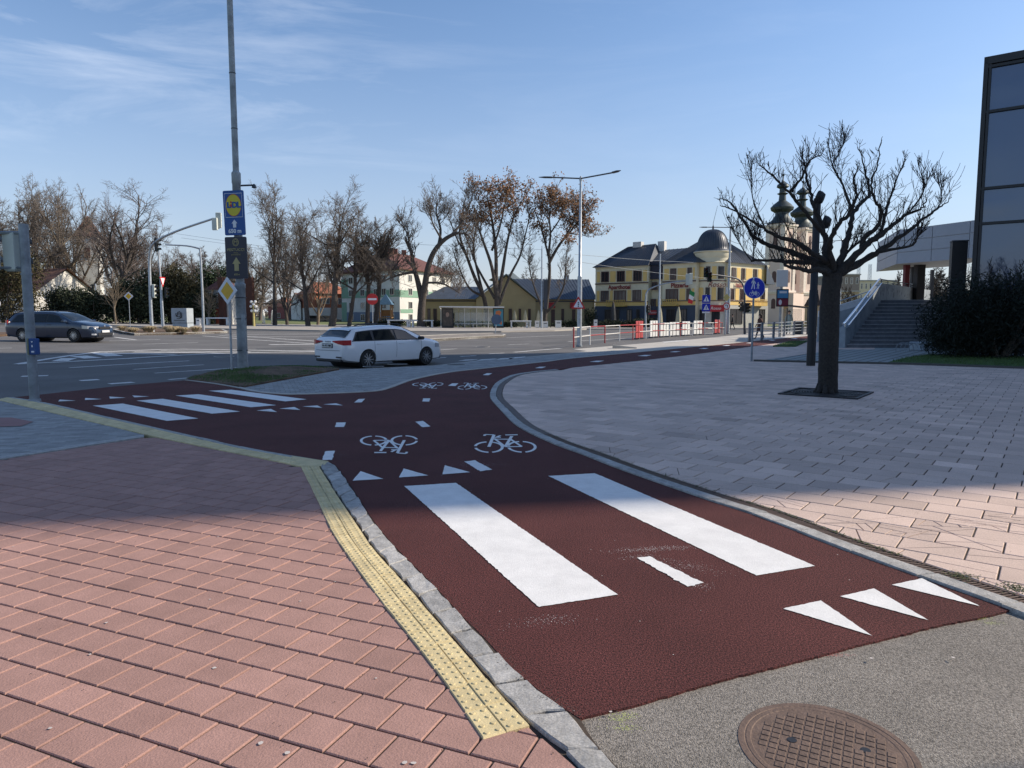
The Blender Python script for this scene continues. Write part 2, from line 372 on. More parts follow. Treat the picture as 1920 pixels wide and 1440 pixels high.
sheet('asphalt_apron', PL([(1086, 1349), (1116, 1391), (1160, 1440), (1215, 1500)]) + [(.9, 1.0), (13, 1.0), (13, 5.0), (5.4, 4.5)] + PL([(2100, 1225), (1893, 1143)]) + NE[::-1][:-1] , M_asph, h, -.012, 2)
# ---- markings on the path, each its own piece of the path
path = bpy.data.objects['cycle_path']
def mark(name, poly, m=M_paint, f=h, z=.004, rag=0, seed=0, parent=path, grid=None):
    if rag:
        rr = random.Random(seed); o = []
        for i in range(len(poly)):
            a, b = poly[i], poly[(i + 1) % len(poly)]; L = math.hypot(b[0] - a[0], b[1] - a[1]); n = max(1, int(L / .02))
            for k in range(n): o.append((a[0] + (b[0] - a[0]) * k / n + rr.gauss(0, rag), a[1] + (b[1] - a[1]) * k / n + rr.gauss(0, rag)))
        poly = o
    q = sheet(name, poly, m, f, z, grid or 3, kind=None); q.parent = parent; return q
for q in ([(758, 912), (855, 906), (1158, 1116), (1010, 1139)], [(1028, 893), (1115, 888), (1528, 1062), (1418, 1080)],
          [(174, 761), (230, 757), (372, 785), (313, 789.5)], [(256, 751.5), (305, 748), (450, 772), (398, 776)],
          [(329, 742), (372, 739.5), (518, 760), (470, 764)], [(391, 733), (434, 731), (575, 749), (535, 753)]):
    mark('crossing_bar', PL(q), rag=.002, seed=q[0][0])
for q in ([(1468, 1142), (1539, 1127), (1635, 1193)], [(1575, 1119), (1639, 1104.5), (1741, 1164)], [(1672, 1097.5), (1729, 1085.5), (1837, 1137.5)],
          [(661, 902), (676, 884), (719, 898.5)], [(748, 896), (757, 879), (803, 892)], [(829.5, 890), (834, 873), (882, 886)],
          [(109, 753), (112, 749.5), (142, 751.5)], [(159, 750.3), (160, 746.5), (191, 748.7)], [(206, 747.8), (205, 743.8), (236, 746)], [(252, 745.3), (248, 741.8), (280, 743.7)],
          [(481, 770), (508, 767), (519.5, 773)], [(524, 766.5), (552, 763.5), (563, 769)], [(567, 762.5), (595, 760.5), (604, 765)], [(606, 758.5), (630, 756.5), (643, 760.5)]):
    mark('give_way_triangle', PL(q), rag=.0015, seed=q[0][0])
for i, q in enumerate(([(1195, 1047), (1218, 1044), (1318, 1093), (1290, 1101)], [(870, 866), (890, 863.5), (923, 881), (900, 884)], [(779, 791), (793, 789.5), (807, 800), (792, 801.5)],
          [(792, 753), (793.5, 747.3), (806.5, 747.3), (805, 753.3)], [(840, 723.5), (848, 719), (859.5, 719), (854, 724)], [(905, 703.3), (913, 700), (923, 700.2), (916, 703.8)],
          [(604, 863), (610, 846.5), (628, 845.5), (622.5, 863)], [(628, 801), (631, 792.5), (648.5, 792.5), (645.5, 801)], [(664, 755), (672, 748.5), (684.5, 748), (678, 754.8)],
          [(1003, 690.3), (1012, 687.8), (1024, 687.8), (1016, 690.5)], [(1105, 678.6), (1118, 676.5), (1133, 676.5), (1122, 679)], [(1195, 667.5), (1208, 665.7), (1222, 665.8), (1212, 668)],
          [(1255, 660.2), (1265, 658.7), (1277, 658.8), (1268, 660.5)], [(1310, 654), (1319, 652.7), (1329, 652.8), (1322, 654.4)], [(1354, 648.4), (1362, 647.2), (1370, 647.3), (1364, 648.8)],
          [(1398, 643.4), (1405, 642.4), (1413, 642.5), (1407, 643.8)], [(1440, 638.4), (1447, 637.5), (1455, 637.6), (1449, 638.8)], [(1482, 635), (1489, 634.2), (1497, 634.3), (1491, 635.3)])):
    mark('lane_dash', PL(q), rag=.004 if i < 8 else .001, seed=i + 3)
# overspray: small paint grains round the dashes
rs = random.Random(11); mb = MB()
for (px, py, sx, sy, rot, n) in ((1232, 1030, .16, .028, .15, 900), (1285, 1062, .15, .05, -.5, 420), (1195, 1045, .07, .02, .3, 160), (1310, 1098, .05, .03, -.6, 160), (1030, 1165, .1, .035, .3, 260), (905, 872, .2, .05, .1, 420), (640, 855, .06, .1, 0, 120), (616, 847, .09, .02, 0, 120), (795, 794, .12, .05, 0, 160), (638, 804, .14, .03, 0, 80), (680, 752, .2, .05, 0, 60), (800, 750, .2, .05, 0, 60)):
    c = P(px, py)
    for _ in range(n):
        u, v_ = rs.gauss(0, sx), rs.gauss(0, sy); x = c.x + u * math.cos(rot) - v_ * math.sin(rot); y = c.y + u * math.sin(rot) + v_ * math.cos(rot); s_ = rs.uniform(.001, .0032)
        a = rs.uniform(0, 3); pts = [(x + s_ * math.cos(a + k * 2.1) * rs.uniform(.6, 1.3), y + s_ * math.sin(a + k * 2.1), .005) for k in range(3)]
        if rs.random() < .6: mb.add(pts, [(0, 1, 2)])
mb.build('paint_overspray', M_paint, path, fix=False)
mb = MB()
for (px, py, m_) in ((1160, 1346, 0), (1168, 1362, 0), (1175, 1338, 0), (1060, 1362, 0), (1840, 1158, 0), (1860, 1166, 0), (1900, 1140, 0)):
    c = P(px, py)
    for _ in range(90):
        x, y = c.x + rs.gauss(0, .03), c.y + rs.gauss(0, .012); s_ = rs.uniform(.001, .004); mb.add([(x, y, -.006), (x + s_, y, -.006), (x, y + s_, -.006)], [(0, 1, 2)])
mb.build('yellow_spray_mark', mat('fluorescent_yellow_spray', (.6, .75, .1), .8), bpy.data.objects['asphalt_apron'], fix=False)
mb = MB()
for (px, py) in ((1560, 1227), (1572, 1225), (1585, 1226)):
    c = P(px, py)
    for _ in range(60):
        x, y = c.x + rs.gauss(0, .03), c.y + rs.gauss(0, .008); s_ = rs.uniform(.001, .003); mb.add([(x, y, -.006), (x + s_, y, -.006), (x, y + s_, -.006)], [(0, 1, 2)])
mb.build('red_spray_mark', mat('pink_spray', (.75, .2, .2), .8), bpy.data.objects['asphalt_apron'], fix=False)
# bicycle symbols, drawn in a unit box and laid on the ground
def bike(BL, BR, TR, TL):
    c = [P2(*p) for p in (BL, BR, TR, TL)]
    def mp_(u, v): return tuple((c[0][k] * (1 - u) + c[1][k] * u) * (1 - v) + (c[3][k] * (1 - u) + c[2][k] * u) * v for k in (0, 1))
    mb = MB(); t = .042
    def bar(a, b, w_=t):
        dx, dy = b[0] - a[0], (b[1] - a[1]); l = math.hypot(dx, dy); nx, ny = -dy / l * w_ / 2, dx / l * w_ / 2
        q = [mp_(*p) for p in ((a[0] + nx, a[1] + ny), (b[0] + nx, b[1] + ny), (b[0] - nx, b[1] - ny), (a[0] - nx, a[1] - ny))]
        mb.add([(x, y, h(x, y) + .0045 + len(mb.v) * 2e-6) for x, y in q], [(3, 2, 1, 0)])
    for cx in (.24, .76):
        for (a0, a1) in ((-80, 80), (96, 170), (190, 264)):
            vs = []; n = 14
            for k in range(n + 1):
                a = R(a0 + (a1 - a0) * k / n)
                for r_ in (.235, .19): vs.append(mp_(cx + r_ * math.cos(a), .3 + r_ * 1.2 * math.sin(a)))
            mb.add([(x, y, h(x, y) + .004) for x, y in vs], [(2 * k, 2 * k + 1, 2 * k + 3, 2 * k + 2) for k in range(n)])
    bar((.24, .3), (.36, .95), .05); bar((.36, .95), (.22, .98)); bar((.22, .98), (.2, .9)); bar((.34, .8), (.46, .8)); bar((.5, .3), (.35, .74)); bar((.37, .7), (.62, .68)); bar((.5, .3), (.64, .86), .05)
    bar((.54, .93), (.74, .93), .05); bar((.5, .3), (.76, .3)); bar((.76, .3), (.61, .68)); bar((.46, .9), (.4, .82))
    mb.build('bicycle_symbol', M_paint, path)
bike((890, 850.5), (1010, 850), (1000, 813), (884, 815))
bike((784, 816), (675, 817), (672, 852), (786, 852))
bike((856, 731), (915, 730), (911, 718), (860, 718)); bike((833, 717), (773, 718), (771, 729), (830, 729))

# ---- rows of stones and tiles laid between two edges
def resample(pl, step=None, n=None):
    L = [0]
    for a, b in zip(pl, pl[1:]): L.append(L[-1] + math.hypot(b[0] - a[0], b[1] - a[1]))
    n = n or max(1, round(L[-1] / step)); o = []; i = 0
    for k in range(n + 1):
        t = L[-1] * k / n
        while i < len(L) - 2 and L[i + 1] < t: i += 1
        u = (t - L[i]) / max(1e-9, L[i + 1] - L[i]); o.append(tuple(pl[i][j] + (pl[i + 1][j] - pl[i][j]) * u for j in (0, 1)))
    return o
def setts(name, A, B, step, m, z=.012, gap=.008, jit=.006, domes=None, seed=1, var=.12, parent=None, th=.05, rough=0):
    rr = random.Random(seed); n = max(1, round(sum(math.hypot(b[0] - a[0], b[1] - a[1]) for a, b in zip(A, A[1:])) / step)); A, B = resample(A, n=n), resample(B, n=n); mb = MB()
    for i in range(n):
        q = [A[i], A[i + 1], B[i + 1], B[i]]; cx, cy = sum(p[0] for p in q) / 4, sum(p[1] for p in q) / 4
        if rough:
            q2 = []
            for k in range(4):
                a, b = q[k], q[(k + 1) % 4]
                for t in range(3 if k % 2 == 0 else 2): u = t / (3 if k % 2 == 0 else 2); q2.append((a[0] + (b[0] - a[0]) * u, a[1] + (b[1] - a[1]) * u))
            q = q2
        def sh_(p, ins):
            d = math.hypot(cx - p[0], cy - p[1]); return (p[0] + (cx - p[0]) / d * ins, p[1] + (cy - p[1]) / d * ins)
        q = [(p[0] + rr.gauss(0, jit), p[1] + rr.gauss(0, jit)) for p in q]; m_ = len(q); zz = z + rr.gauss(0, .0015); b0, b1 = [sh_(p, gap * .7) for p in q], [sh_(p, gap * .7 + .006) for p in q]
        top = [(p[0], p[1], h(*p) + zz + (rr.gauss(0, rough) if rough else 0)) for p in b1]
        mb.add(top + [(p[0], p[1], h(*p) + zz - .006) for p in b0] + [(p[0], p[1], h(*p) - th) for p in b0], [tuple(range(m_))] + [(k, (k + 1) % m_, m_ + (k + 1) % m_, m_ + k) for k in range(m_)] + [(m_ + k, m_ + (k + 1) % m_, 2 * m_ + (k + 1) % m_, 2 * m_ + k) for k in range(m_)], 1 + rr.gauss(0, var))
        if domes and math.hypot(cx, cy) < domes[2]:
            for a in range(domes[0]):
                for b in range(domes[1]):
                    u, v_ = (a + .5) / domes[0], (b + .5) / domes[1]
                    x = (q[0][0] * (1 - u) + q[1][0] * u) * (1 - v_) + (q[3][0] * (1 - u) + q[2][0] * u) * v_; y = (q[0][1] * (1 - u) + q[1][1] * u) * (1 - v_) + (q[3][1] * (1 - u) + q[2][1] * u) * v_
                    r0 = .0125; ns = 10 if cy < 5 else 6; mb.add([(x + r_ * math.cos(2 * math.pi * k / ns), y + r_ * math.sin(2 * math.pi * k / ns), h(x, y) + zz + e) for r_, e in ((r0, -.001), (r0 * .7, .0045)) for k in range(ns)], [(k, (k + 1) % ns, ns + (k + 1) % ns, ns + k) for k in range(ns)] + [tuple(range(ns, 2 * ns))], 1 + rr.gauss(0, .03))
    return mb.build(name, m, parent, kind=None if parent else 'structure')
TR = smooth(PL([(598, 876), (628.5, 924.4), (660.7, 972.8), (701, 1033), (757, 1093.6), (817.7, 1166), (878, 1234.5), (934.5, 1303), (993, 1365)]), 5)
TR2 = TR + smooth(PL([(993, 1365), (1063, 1424), (1085, 1445), (1130, 1500)]), 3)[1:]
TL = smooth(PL([(564, 876), (592, 932.5), (624, 1001), (673, 1073), (721, 1138), (785.5, 1218), (842, 1295), (906, 1389.6)]), 5)
TMa, TMb = resample(TL, n=30), resample(TR, n=30); TM = [((a[0] + b[0]) / 2, (a[1] + b[1]) / 2) for a, b in zip(TMa, TMb)]
tact = setts('tactile_paving', TL, TM, .2, M_yel, z=.012, gap=.003, jit=.001, domes=(4, 2, 9.5), var=.05)
setts('tactile_paving', resample(TM, n=60), TR, .2, M_yel, z=.014, gap=.003, jit=.0012, domes=(4, 2, 9.5), var=.05, seed=5)
L1o = offset(LE1, -.09); L2o = offset(LE1, -.35)
KW = smooth(PL([(4, 747), (60, 756), (140, 774.5), (219, 795), (292, 810), (365, 826), (456, 846), (547, 864), (590, 872)]), 4)
YW = smooth(PL([(-5, 750), (109, 777), (219, 802.5), (292, 820), (365, 835), (474, 857), (562, 875.5)]), 4)
K1 = resample(LE1, n=40); K2 = resample(offset(LE1, -.08), n=40)
setts('path_edging', LE1, offset(LE1, -.075), .5, M_gran, z=.008, gap=.003, jit=.001, seed=8, var=.06)
Y1 = resample(offset(LE1, -.083), n=60); Y2 = resample(YW, n=60); YM = [((a[0] + b[0]) / 2, (a[1] + b[1]) / 2) for a, b in zip(Y1, Y2)]
setts('tactile_paving', Y1, YM, .2, M_yel, z=.012, gap=.003, jit=.001, domes=(4, 1, 11), var=.06, seed=9)
setts('tactile_paving', YM, Y2, .2, M_yel, z=.013, gap=.003, jit=.001, domes=(4, 1, 11), var=.06, seed=10)
GO = LE2 + smooth(PL([(1088, 1347), (1116, 1391.6), (1160, 1440), (1215, 1500)]), 3)[1:]
GA, GB = resample(TR2, n=60), resample([(p[0] - .012, p[1] - .004) for p in GO], n=60)
sheet('kerb_bedding', TR2 + GO[::-1] + PL([(598, 862)]), M_joint, h, -.003, 2)
# shift the inner edge so that the stones clear the tiles
setts('granite_kerb', [(p[0] + .012, p[1] + .006) for p in GA], GB, .27, M_gran, z=.016, gap=.007, jit=.006, seed=3, var=.1, rough=.0012)
corner = PL([(547, 857), (601, 865), (616, 867), (606, 876), (562, 876)])
mb = MB(); mb.prism(corner, -.02, .015); mb.build('corner_slab', M_yel, kind='structure')
# right side: granite strip, drain, plaza slabs
G0 = RE[:RE.index(min(RE, key=lambda p: abs(p[1] - P2(1041, 693)[1]) + abs(p[0] - P2(1041, 693)[0]))) + 1]
ext = P2(2060, 1212); G0 = [ext] + G0
G1 = offset(G0, -.13); G2 = offset(G0, -.14); G3 = offset(G0, -.25)
setts('granite_kerb', offset(G0, -.004), G1, .5, M_gran, z=.014, gap=.005, jit=.003, seed=6, var=.08, rough=.001)
mb = MB(); mb.strip(G1, G3, -.06); mb.build('drain_trough', M_joint, kind='structure')
# slotted grating of the drain
dr = MB(); A = resample(G2, step=.03); Bq = resample(G3, n=len(A) - 1)
for i in range(len(A) - 1):
    if i % 1 == 0 and A[i][1] < 9.5:
        a, b, c_, d_ = A[i], Bq[i], Bq[i + 1], A[i + 1]; k = .5
        q = [a, b, (b[0] + (c_[0] - b[0]) * k, b[1] + (c_[1] - b[1]) * k), (a[0] + (d_[0] - a[0]) * k, a[1] + (d_[1] - a[1]) * k)]
        dr.prism(q, -.02, .003)
far = [i for i in range(len(A)) if A[i][1] >= 9.5]
for (a, b) in ((A, 0), (Bq, 1)):
    e = offset(a, .012 if b else -.012); dr.strip(a[:far[0] + 1], e[:far[0] + 1], -.03, .006)
drain = dr.build('drain_grating', M_rust)
tag(drain, 'long rusty slotted drain grating between the granite kerb and the pink plaza slabs', 'drain')
mb = MB(); fa = [A[i] for i in far[::6]]; fb = [Bq[i] for i in far[::6]]; mb.strip(fa, fb, -.03, .004); mb.build('drain_channel_lid', mat('brown_channel_lid', (.13, .1, .085), .8, var=.2, vs=4), kind='structure')
EDG = offset(G0, -.262)
plaza_poly = [p for p in EDG[1:]] + RE[len(G0):][::3] + PL([(1575, 637), (1640, 640), (1640, 655), (1574, 655), (1413, 677.5), (1700, 683.5), (1920, 691.5), (2080, 698)]) + [(17.5, 12), (11.5, 4.2)] + [EDG[0]]
def crk(x, y, r):
    d = 99
    for p in EDG[::2]: d = min(d, math.hypot(x - p[0], y - p[1]))
    if d < .75 and y < 9 and r.random() < .45: return r.choice((1, 1, 2, 3))
    if math.hypot(x - 3.3, (y - 8.8) * .6) < 1.1 and r.random() < .5: return r.choice((1, 2))
    if math.hypot(x - 3.6, y - 4.9) < .8 and r.random() < .5: return r.choice((2, 3))
    return 1 if r.random() < .012 else 0
pave('plaza', plaza_poly, M_slab, R(-37.5), .4, .3, gap=.011, bond=.5, z=.006, bev=.004, var=.085, seed=2, joint=M_joint, crack=crk, tilt=.0018)
# left: pinkish pavers, grey pavers
pink_poly = TR[::2] + smooth(PL([(993, 1366), (1063, 1425), (1085, 1446), (1130, 1500)]), 2)[1:] + [(-.4, 1.2), (-6, 1.2), (-9, 8.2)] + PL([(0, 863), (268, 822), (292, 821)]) + [p for p in smooth(PL([(365, 836), (474, 858), (562, 876)]), 2)] + PL([(590, 876)])
pave('pink_pavement', pink_poly, M_pink, R(-23), .2, .2, gap=.009, bond=.5, z=.004, bev=.004, var=.055, seed=7, joint=M_joint, tilt=.0014)
mb = MB(); a_ = PL([(-260, 905), (0, 857.5), (270, 816)]); b_ = PL([(-260, 912), (0, 862.5), (270, 820.5)]); mb.strip(a_, b_, -.03, .012); mb.build('pavement_border', M_gran, kind='structure')
grey_poly = PL([(0, 857.5), (270, 816), (219, 803), (109, 777.5), (-5, 750.5), (-60, 758), (-300, 782)]) + [P2(-260, 905)]
pave('grey_pavement', grey_poly, M_grey, R(8), .2, .1, gap=.006, bond=.5, z=.004, bev=.003, var=.1, seed=9, joint=M_joint)
mark('red_tactile_patch', PL([(-150, 786), (22, 784), (62, 792), (40, 800), (-150, 806)]), mat('faded_red_pavers', (.28, .15, .14), .9, var=.1), z=.011, parent=bpy.data.objects['grey_pavement'])
# island pavement, kerb and sunlit sidewalk
side_poly = PL([(455, 727), (474, 734.2), (525, 738.8), (560, 739.4), (654, 736.4), (710, 732.8), (735, 726.4), (779, 711), (841, 698.6), (919, 689.6), (1029, 677.7), (1075, 671.7), (1219, 658.3), (1362, 644.7), (1410, 639.7), (1514, 629.7), (1580, 621.8)]) + [(50, 66)] + PL([(1420, 622), (1380, 628.5), (1300, 636), (1180, 646), (1075, 654.5), (1100, 658), (1065, 662), (996, 668), (900, 675), (815, 685), (640, 693)])
sheet('sidewalk', side_poly, M_walk, h, -.004, 1.5, skirt=.32)
cutx = [(455, 727.5), (474, 734), (525, 738.5), (560, 739), (654, 736), (710, 732.5), (735, 726), (779, 710.6), (841, 698.3), (919, 689.2), (1029, 677.3), (1130, 666), (1190, 660), (1150, 657), (1065, 663.3), (996, 669), (900, 676), (815, 686), (640, 694)]
pave('island_pavement', PL(cutx), M_grey, R(20), .2, .2, gap=.01, bond=.5, z=.006, bev=.004, var=.09, seed=12, joint=M_sand)
UEi = UE[12:-8]; mb = MB(); mb.strip(UEi, offset(UEi, -.12), -.03, .014); mb.build('path_edging', M_walk, kind='structure')
RSo = UE[-14:]; mb = MB(); mb.strip(RSo, offset(RSo, -.06), -.03, .016); mb.build('mound_edging', M_conc, kind='structure')
mound_poly = PL([(349, 711.5), (370, 704), (400, 697.5), (435, 692), (500, 689), (580, 688), (636, 692), (604, 699), (530, 712.5), (458, 726.3), (401, 718.8)])
mc = (sum(p[0] for p in mound_poly) / len(mound_poly), sum(p[1] for p in mound_poly) / len(mound_poly))
def fm(x, y):
    d = min(math.hypot(x - (a[0] + (b[0] - a[0]) * t / 4), y - (a[1] + (b[1] - a[1]) * t / 4)) for a, b in zip(mound_poly, mound_poly[1:] + mound_poly[:1]) for t in range(4))
    return h(x, y) + .02 + .1 * min(1, d / 1.2) + .02 * mnoise.noise(Vector((x * 2, y * 2, 0)))
sheet('soil_mound', mound_poly, M_soil, fm, 0, .35, skirt=.25)
def grass(name, poly, f, n, hgt, m, seed=1, dens=None, parent=None):
    rr = random.Random(seed); xs = [p[0] for p in poly]; ys = [p[1] for p in poly]; mb = MB(); k = 0; tries = 0
    while k < n and tries < n * 12:
        tries += 1
        x, y = rr.uniform(min(xs), max(xs)), rr.uniform(min(ys), max(ys))
        if not pip(x, y, poly): continue
        if dens and rr.random() > dens(x, y): continue
        k += 1; a = rr.uniform(0, 6.28); l = hgt * rr.uniform(.4, 1.2); b = rr.uniform(0, .6) * l; z = f(x, y); w_ = .006
        mb.add([(x - w_ * math.sin(a), y + w_ * math.cos(a), z), (x + w_ * math.sin(a), y - w_ * math.cos(a), z), (x + b * math.cos(a), y + b * math.sin(a), z + l)], [(0, 1, 2)])
    return mb.build(name, m, parent, fix=False, kind='stuff')
M_blade = mat('grass_blades', (.07, .125, .03), .8, var=.4, vs=2)
grass('grass', mound_poly, fm, 9000, .04, M_blade, 3, lambda x, y: max(.02, (.35 + 1.2 * mnoise.noise(Vector((x * .7, y * .7, 3)))) * math.exp(-((x + 6.6) / 1.6) ** 2)))
# far pavement, islands
FK = PL([(-400, 604), (0, 608), (200, 611.5), (400, 618), (600, 621.5), (800, 623), (940, 623), (1040, 621), (1100, 618), (1420, 617.3), (1700, 616)])
far_poly = FK + [(75, 93), (40, 93), (12, 96), (-10, 95), (-40, 98), (-100, 92)]
sheet('far_pavement', far_poly, mat('far_paving', (.36, .33, .29), .9, var=.15, vs=.5), lambda x, y: h(x, y) + .13, 0, 3, skirt=.2)
isl1 = PL([(211, 620.5), (232, 626), (252, 628.7), (320, 627.8), (427, 624.3), (418, 620), (330, 618.5), (230, 617.5)])
sheet('traffic_island', isl1, M_soil, lambda x, y: h(x, y) + .12, 0, 1.5, skirt=.2)
mb = MB(); q = isl1 + [isl1[0]]; mb.strip(q, offset(q, .16), -.05, .15); mb.build('island_kerb', M_conc, kind='structure')
isl2 = PL([(690, 646.5), (782, 641.5), (870, 636), (944, 632.3), (948, 630), (925, 627.3), (850, 630), (780, 633.5), (690, 638.5)])
sheet('median_strip', isl2, mat('gravel', (.24, .21, .18), 1, var=.4, vs=3, bump=1, bs=20, fine=.4, fs=30), lambda x, y: h(x, y) + .13, 0, 1.5, skirt=.2)
mb = MB(); q = isl2 + [isl2[0]]; mb.strip(q, offset(q, .16), -.05, .16); mb.build('island_kerb', M_conc, kind='structure')
isl3 = PL([(-200, 636), (0, 631), (22, 629), (22, 626), (-100, 626)]); sheet('traffic_island', isl3, M_soil, lambda x, y: h(x, y) + .12, 0, 1.5, skirt=.2)
# road markings
road = bpy.data.objects['road']
def line(pts, w_, m=M_oldpaint, name='lane_line'):
    g = [P2(x, y, hr) for x, y in pts]; g = resample(g, step=1.2); mb = MB(); mb.strip(offset(g, w_ / 2), offset(g, -w_ / 2), -.008, f=hr); return mb.build(name, m, road)
for pts, w_ in (([(32, 682), (110, 669), (185, 659.5)], .25), ([(185, 659.5), (330, 654), (460, 656), (600, 658)], .3), ([(32, 682), (70, 680.6), (240, 671.5), (345, 665), (460, 660.5), (600, 659)], .25),
                ([(112, 676.5), (130, 671)], .5), ([(147, 667), (175, 671)], .6), ([(185, 661), (215, 667)], .6), ([(200, 661.5), (330, 664)], .4), ([(250, 659.5), (440, 662)], .35), ([(300, 657.5), (470, 659.5)], .3),
                ([(130, 689), (240, 682), (355, 676)], .15), ([(250, 692), (382, 683.3)], .13), ([(290, 699), (400, 692.5), (470, 687)], .15), ([(316, 711), (352, 708)], .15), ([(205, 639), (300, 636)], .15), ([(268, 645), (372, 642)], .15),
                ([(-60, 654), (22, 652)], .15), ([(40, 705), (90, 703.5)], .3), ([(150, 713), (185, 711)], .3), ([(205, 719), (250, 716)], .3), ([(215, 632), (255, 637)], .2),
                ([(422, 627), (600, 626)], .35), ([(410, 628.5), (500, 633), (600, 640)], .25), ([(505, 646), (590, 645)], .5), ([(455, 631), (600, 631)], .3), ([(430, 623.5), (640, 625)], .25), ([(380, 629.5), (480, 637), (600, 645)], .2),
                ([(952, 646), (992, 644.4)], .15), ([(817, 656), (857, 653.6)], .15), ([(863, 668), (893, 666.4)], .15), ([(917, 663), (946, 661.5)], .15), ([(964, 660), (1000, 657), (1052, 652.8)], .2), ([(813, 671.6), (836, 669.8)], .15),
                ([(950, 633), (1093, 627), (1200, 623)], .2), ([(1065, 640), (1180, 634), (1340, 624)], .2), ([(765, 629.5), (810, 628.5)], .15), ([(830, 627.5), (880, 626.5)], .15), ([(940, 625.5), (1040, 624.5)], .15)):
    line(pts, w_)
isl = bpy.data.objects['island_pavement']
for q in ([(858, 677.5), (886, 676), (898, 674), (872, 675)], [(893, 676.8), (925, 674.5), (932, 672.6), (902, 674.5)], [(930, 675), (960, 673), (966, 671), (938, 672.6)], [(955, 673.5), (985, 670.5), (985, 669), (955, 671)]):
    mark('white_paint_mark', PL(q), M_oldpaint, z=.012, parent=isl)
mark('crossing_mark', PL([(1240, 641), (1290, 637.5), (1292, 639), (1246, 642.6)]), M_oldpaint, z=.004, parent=bpy.data.objects['sidewalk'])
mark('crossing_mark', PL([(1430, 634), (1500, 629), (1504, 630.5), (1436, 635.6)]), M_oldpaint, z=.004, parent=bpy.data.objects['sidewalk'])
# paving and kerb before the stairs, lawns
stair_poly = PL([(1413, 676.5), (1700, 682.5), (1920, 690.5), (2060, 696)]) + [(32, 24), (32, 42), (20, 42)] + PL([(1574, 655)])
sheet('stair_forecourt', stair_poly, mat('grey_green_slabs', (.27, .29, .28), .9, var=.12, vs=.8, bump=.3, bs=40), h, -.002, 2)
sf = bpy.data.objects['stair_forecourt']
for i in range(13):
    a = P2(1440 + i * 22, 677 + i * .45); b = P2(1560 + i * 20, 655.5 - .0 * i); mb = MB(); g = [a, b]; mb.strip(offset(g, .02), offset(g, -.02), .004); mb.build('slab_joint', M_joint, sf)
mb = MB(); g = PL([(1413, 678), (1700, 684.2), (1920, 692), (2100, 698.5)]); mb.strip(g, offset(g, .12), -.03, .07); mb.build('dark_kerb', mat('damp_dark_kerb', (.09, .088, .08), .9), kind='structure')  # kerb coloured dark grey along its whole length
lawn_poly = PL([(1665, 681), (1920, 689), (2040, 693)]) + [(24, 26.5)] + PL([(1860, 669), (1745, 666), (1700, 672)])
sheet('lawn', lawn_poly, M_turf, h, .04, .8, skirt=.06); grass('grass', lawn_poly, lambda x, y: h(x, y) + .04, 9000, .09, M_blade, 5)
lawn2 = PL([(1449, 650.5), (1492, 650.5), (1516, 640), (1480, 641.5)]); sheet('lawn', lawn2, M_turf, h, .06, .8, skirt=.1); grass('grass', lawn2, lambda x, y: h(x, y) + .06, 1500, .07, M_blade, 6)

# ---- small dirt on the ground: gum spots, grit, dry leaves, joints with moss, cracks
rs = random.Random(41); M_gum = mat('pale_gum_spot', (.55, .5, .46), .9); M_grit = mat('dark_grit', (.05, .04, .035), 1); M_moss = mat('moss', (.07, .09, .03), 1, var=.4, vs=30)
def fleck(mb, x, y, z, r_, n=7):
    p = [(x + r_ * rs.uniform(.6, 1.2) * math.cos(k * 6.283 / n), y + r_ * rs.uniform(.6, 1.2) * math.sin(k * 6.283 / n), z) for k in range(n)]; mb.add(p, [tuple(range(n))])
g1, g2, g3 = MB(), MB(), MB()
for _ in range(900):
    y = rs.uniform(2.2, 14); x = rs.uniform(-.75 * y, .75 * y); on_red = pip(x, y, red_poly); z = h(x, y) + (.0012 if on_red else .0085)
    if rs.random() < .16: fleck(g1, x, y, z, rs.uniform(.003, .011 if not on_red else .005))
    else: fleck(g2, x, y, z, rs.uniform(.0015, .005), 4)
for _ in range(1500):                       # grit gathered along the kerbs
    a = rs.choice(LE2[:-1] + G0[:60]); fleck(g2, a[0] + rs.gauss(0, .02), a[1] + rs.gauss(0, .03), h(*a) + .0185, rs.uniform(.001, .0045), 4)
for _ in range(900):
    i = rs.randrange(8, 40); a = G3[i] if i < len(G3) else G3[-1]; b = G3[min(i + 1, len(G3) - 1)]; u = rs.random(); x, y = a[0] + (b[0] - a[0]) * u, a[1] + (b[1] - a[1]) * u; fleck(g3, x + rs.gauss(0, .014), y + rs.gauss(0, .014), .009, rs.uniform(.003, .009), 5)
for c in ((1905, 1105), (1800, 1082)):
    q = P(*c)
    for _ in range(250): fleck(g3, q.x + rs.gauss(0, .05), q.y + rs.gauss(0, .04), .0095, rs.uniform(.002, .007), 5)
g1.build('gum_spots', M_gum, fix=False, kind='stuff'); g2.build('grit', M_grit, fix=False, kind='stuff'); g3.build('moss', M_moss, fix=False, kind='stuff')
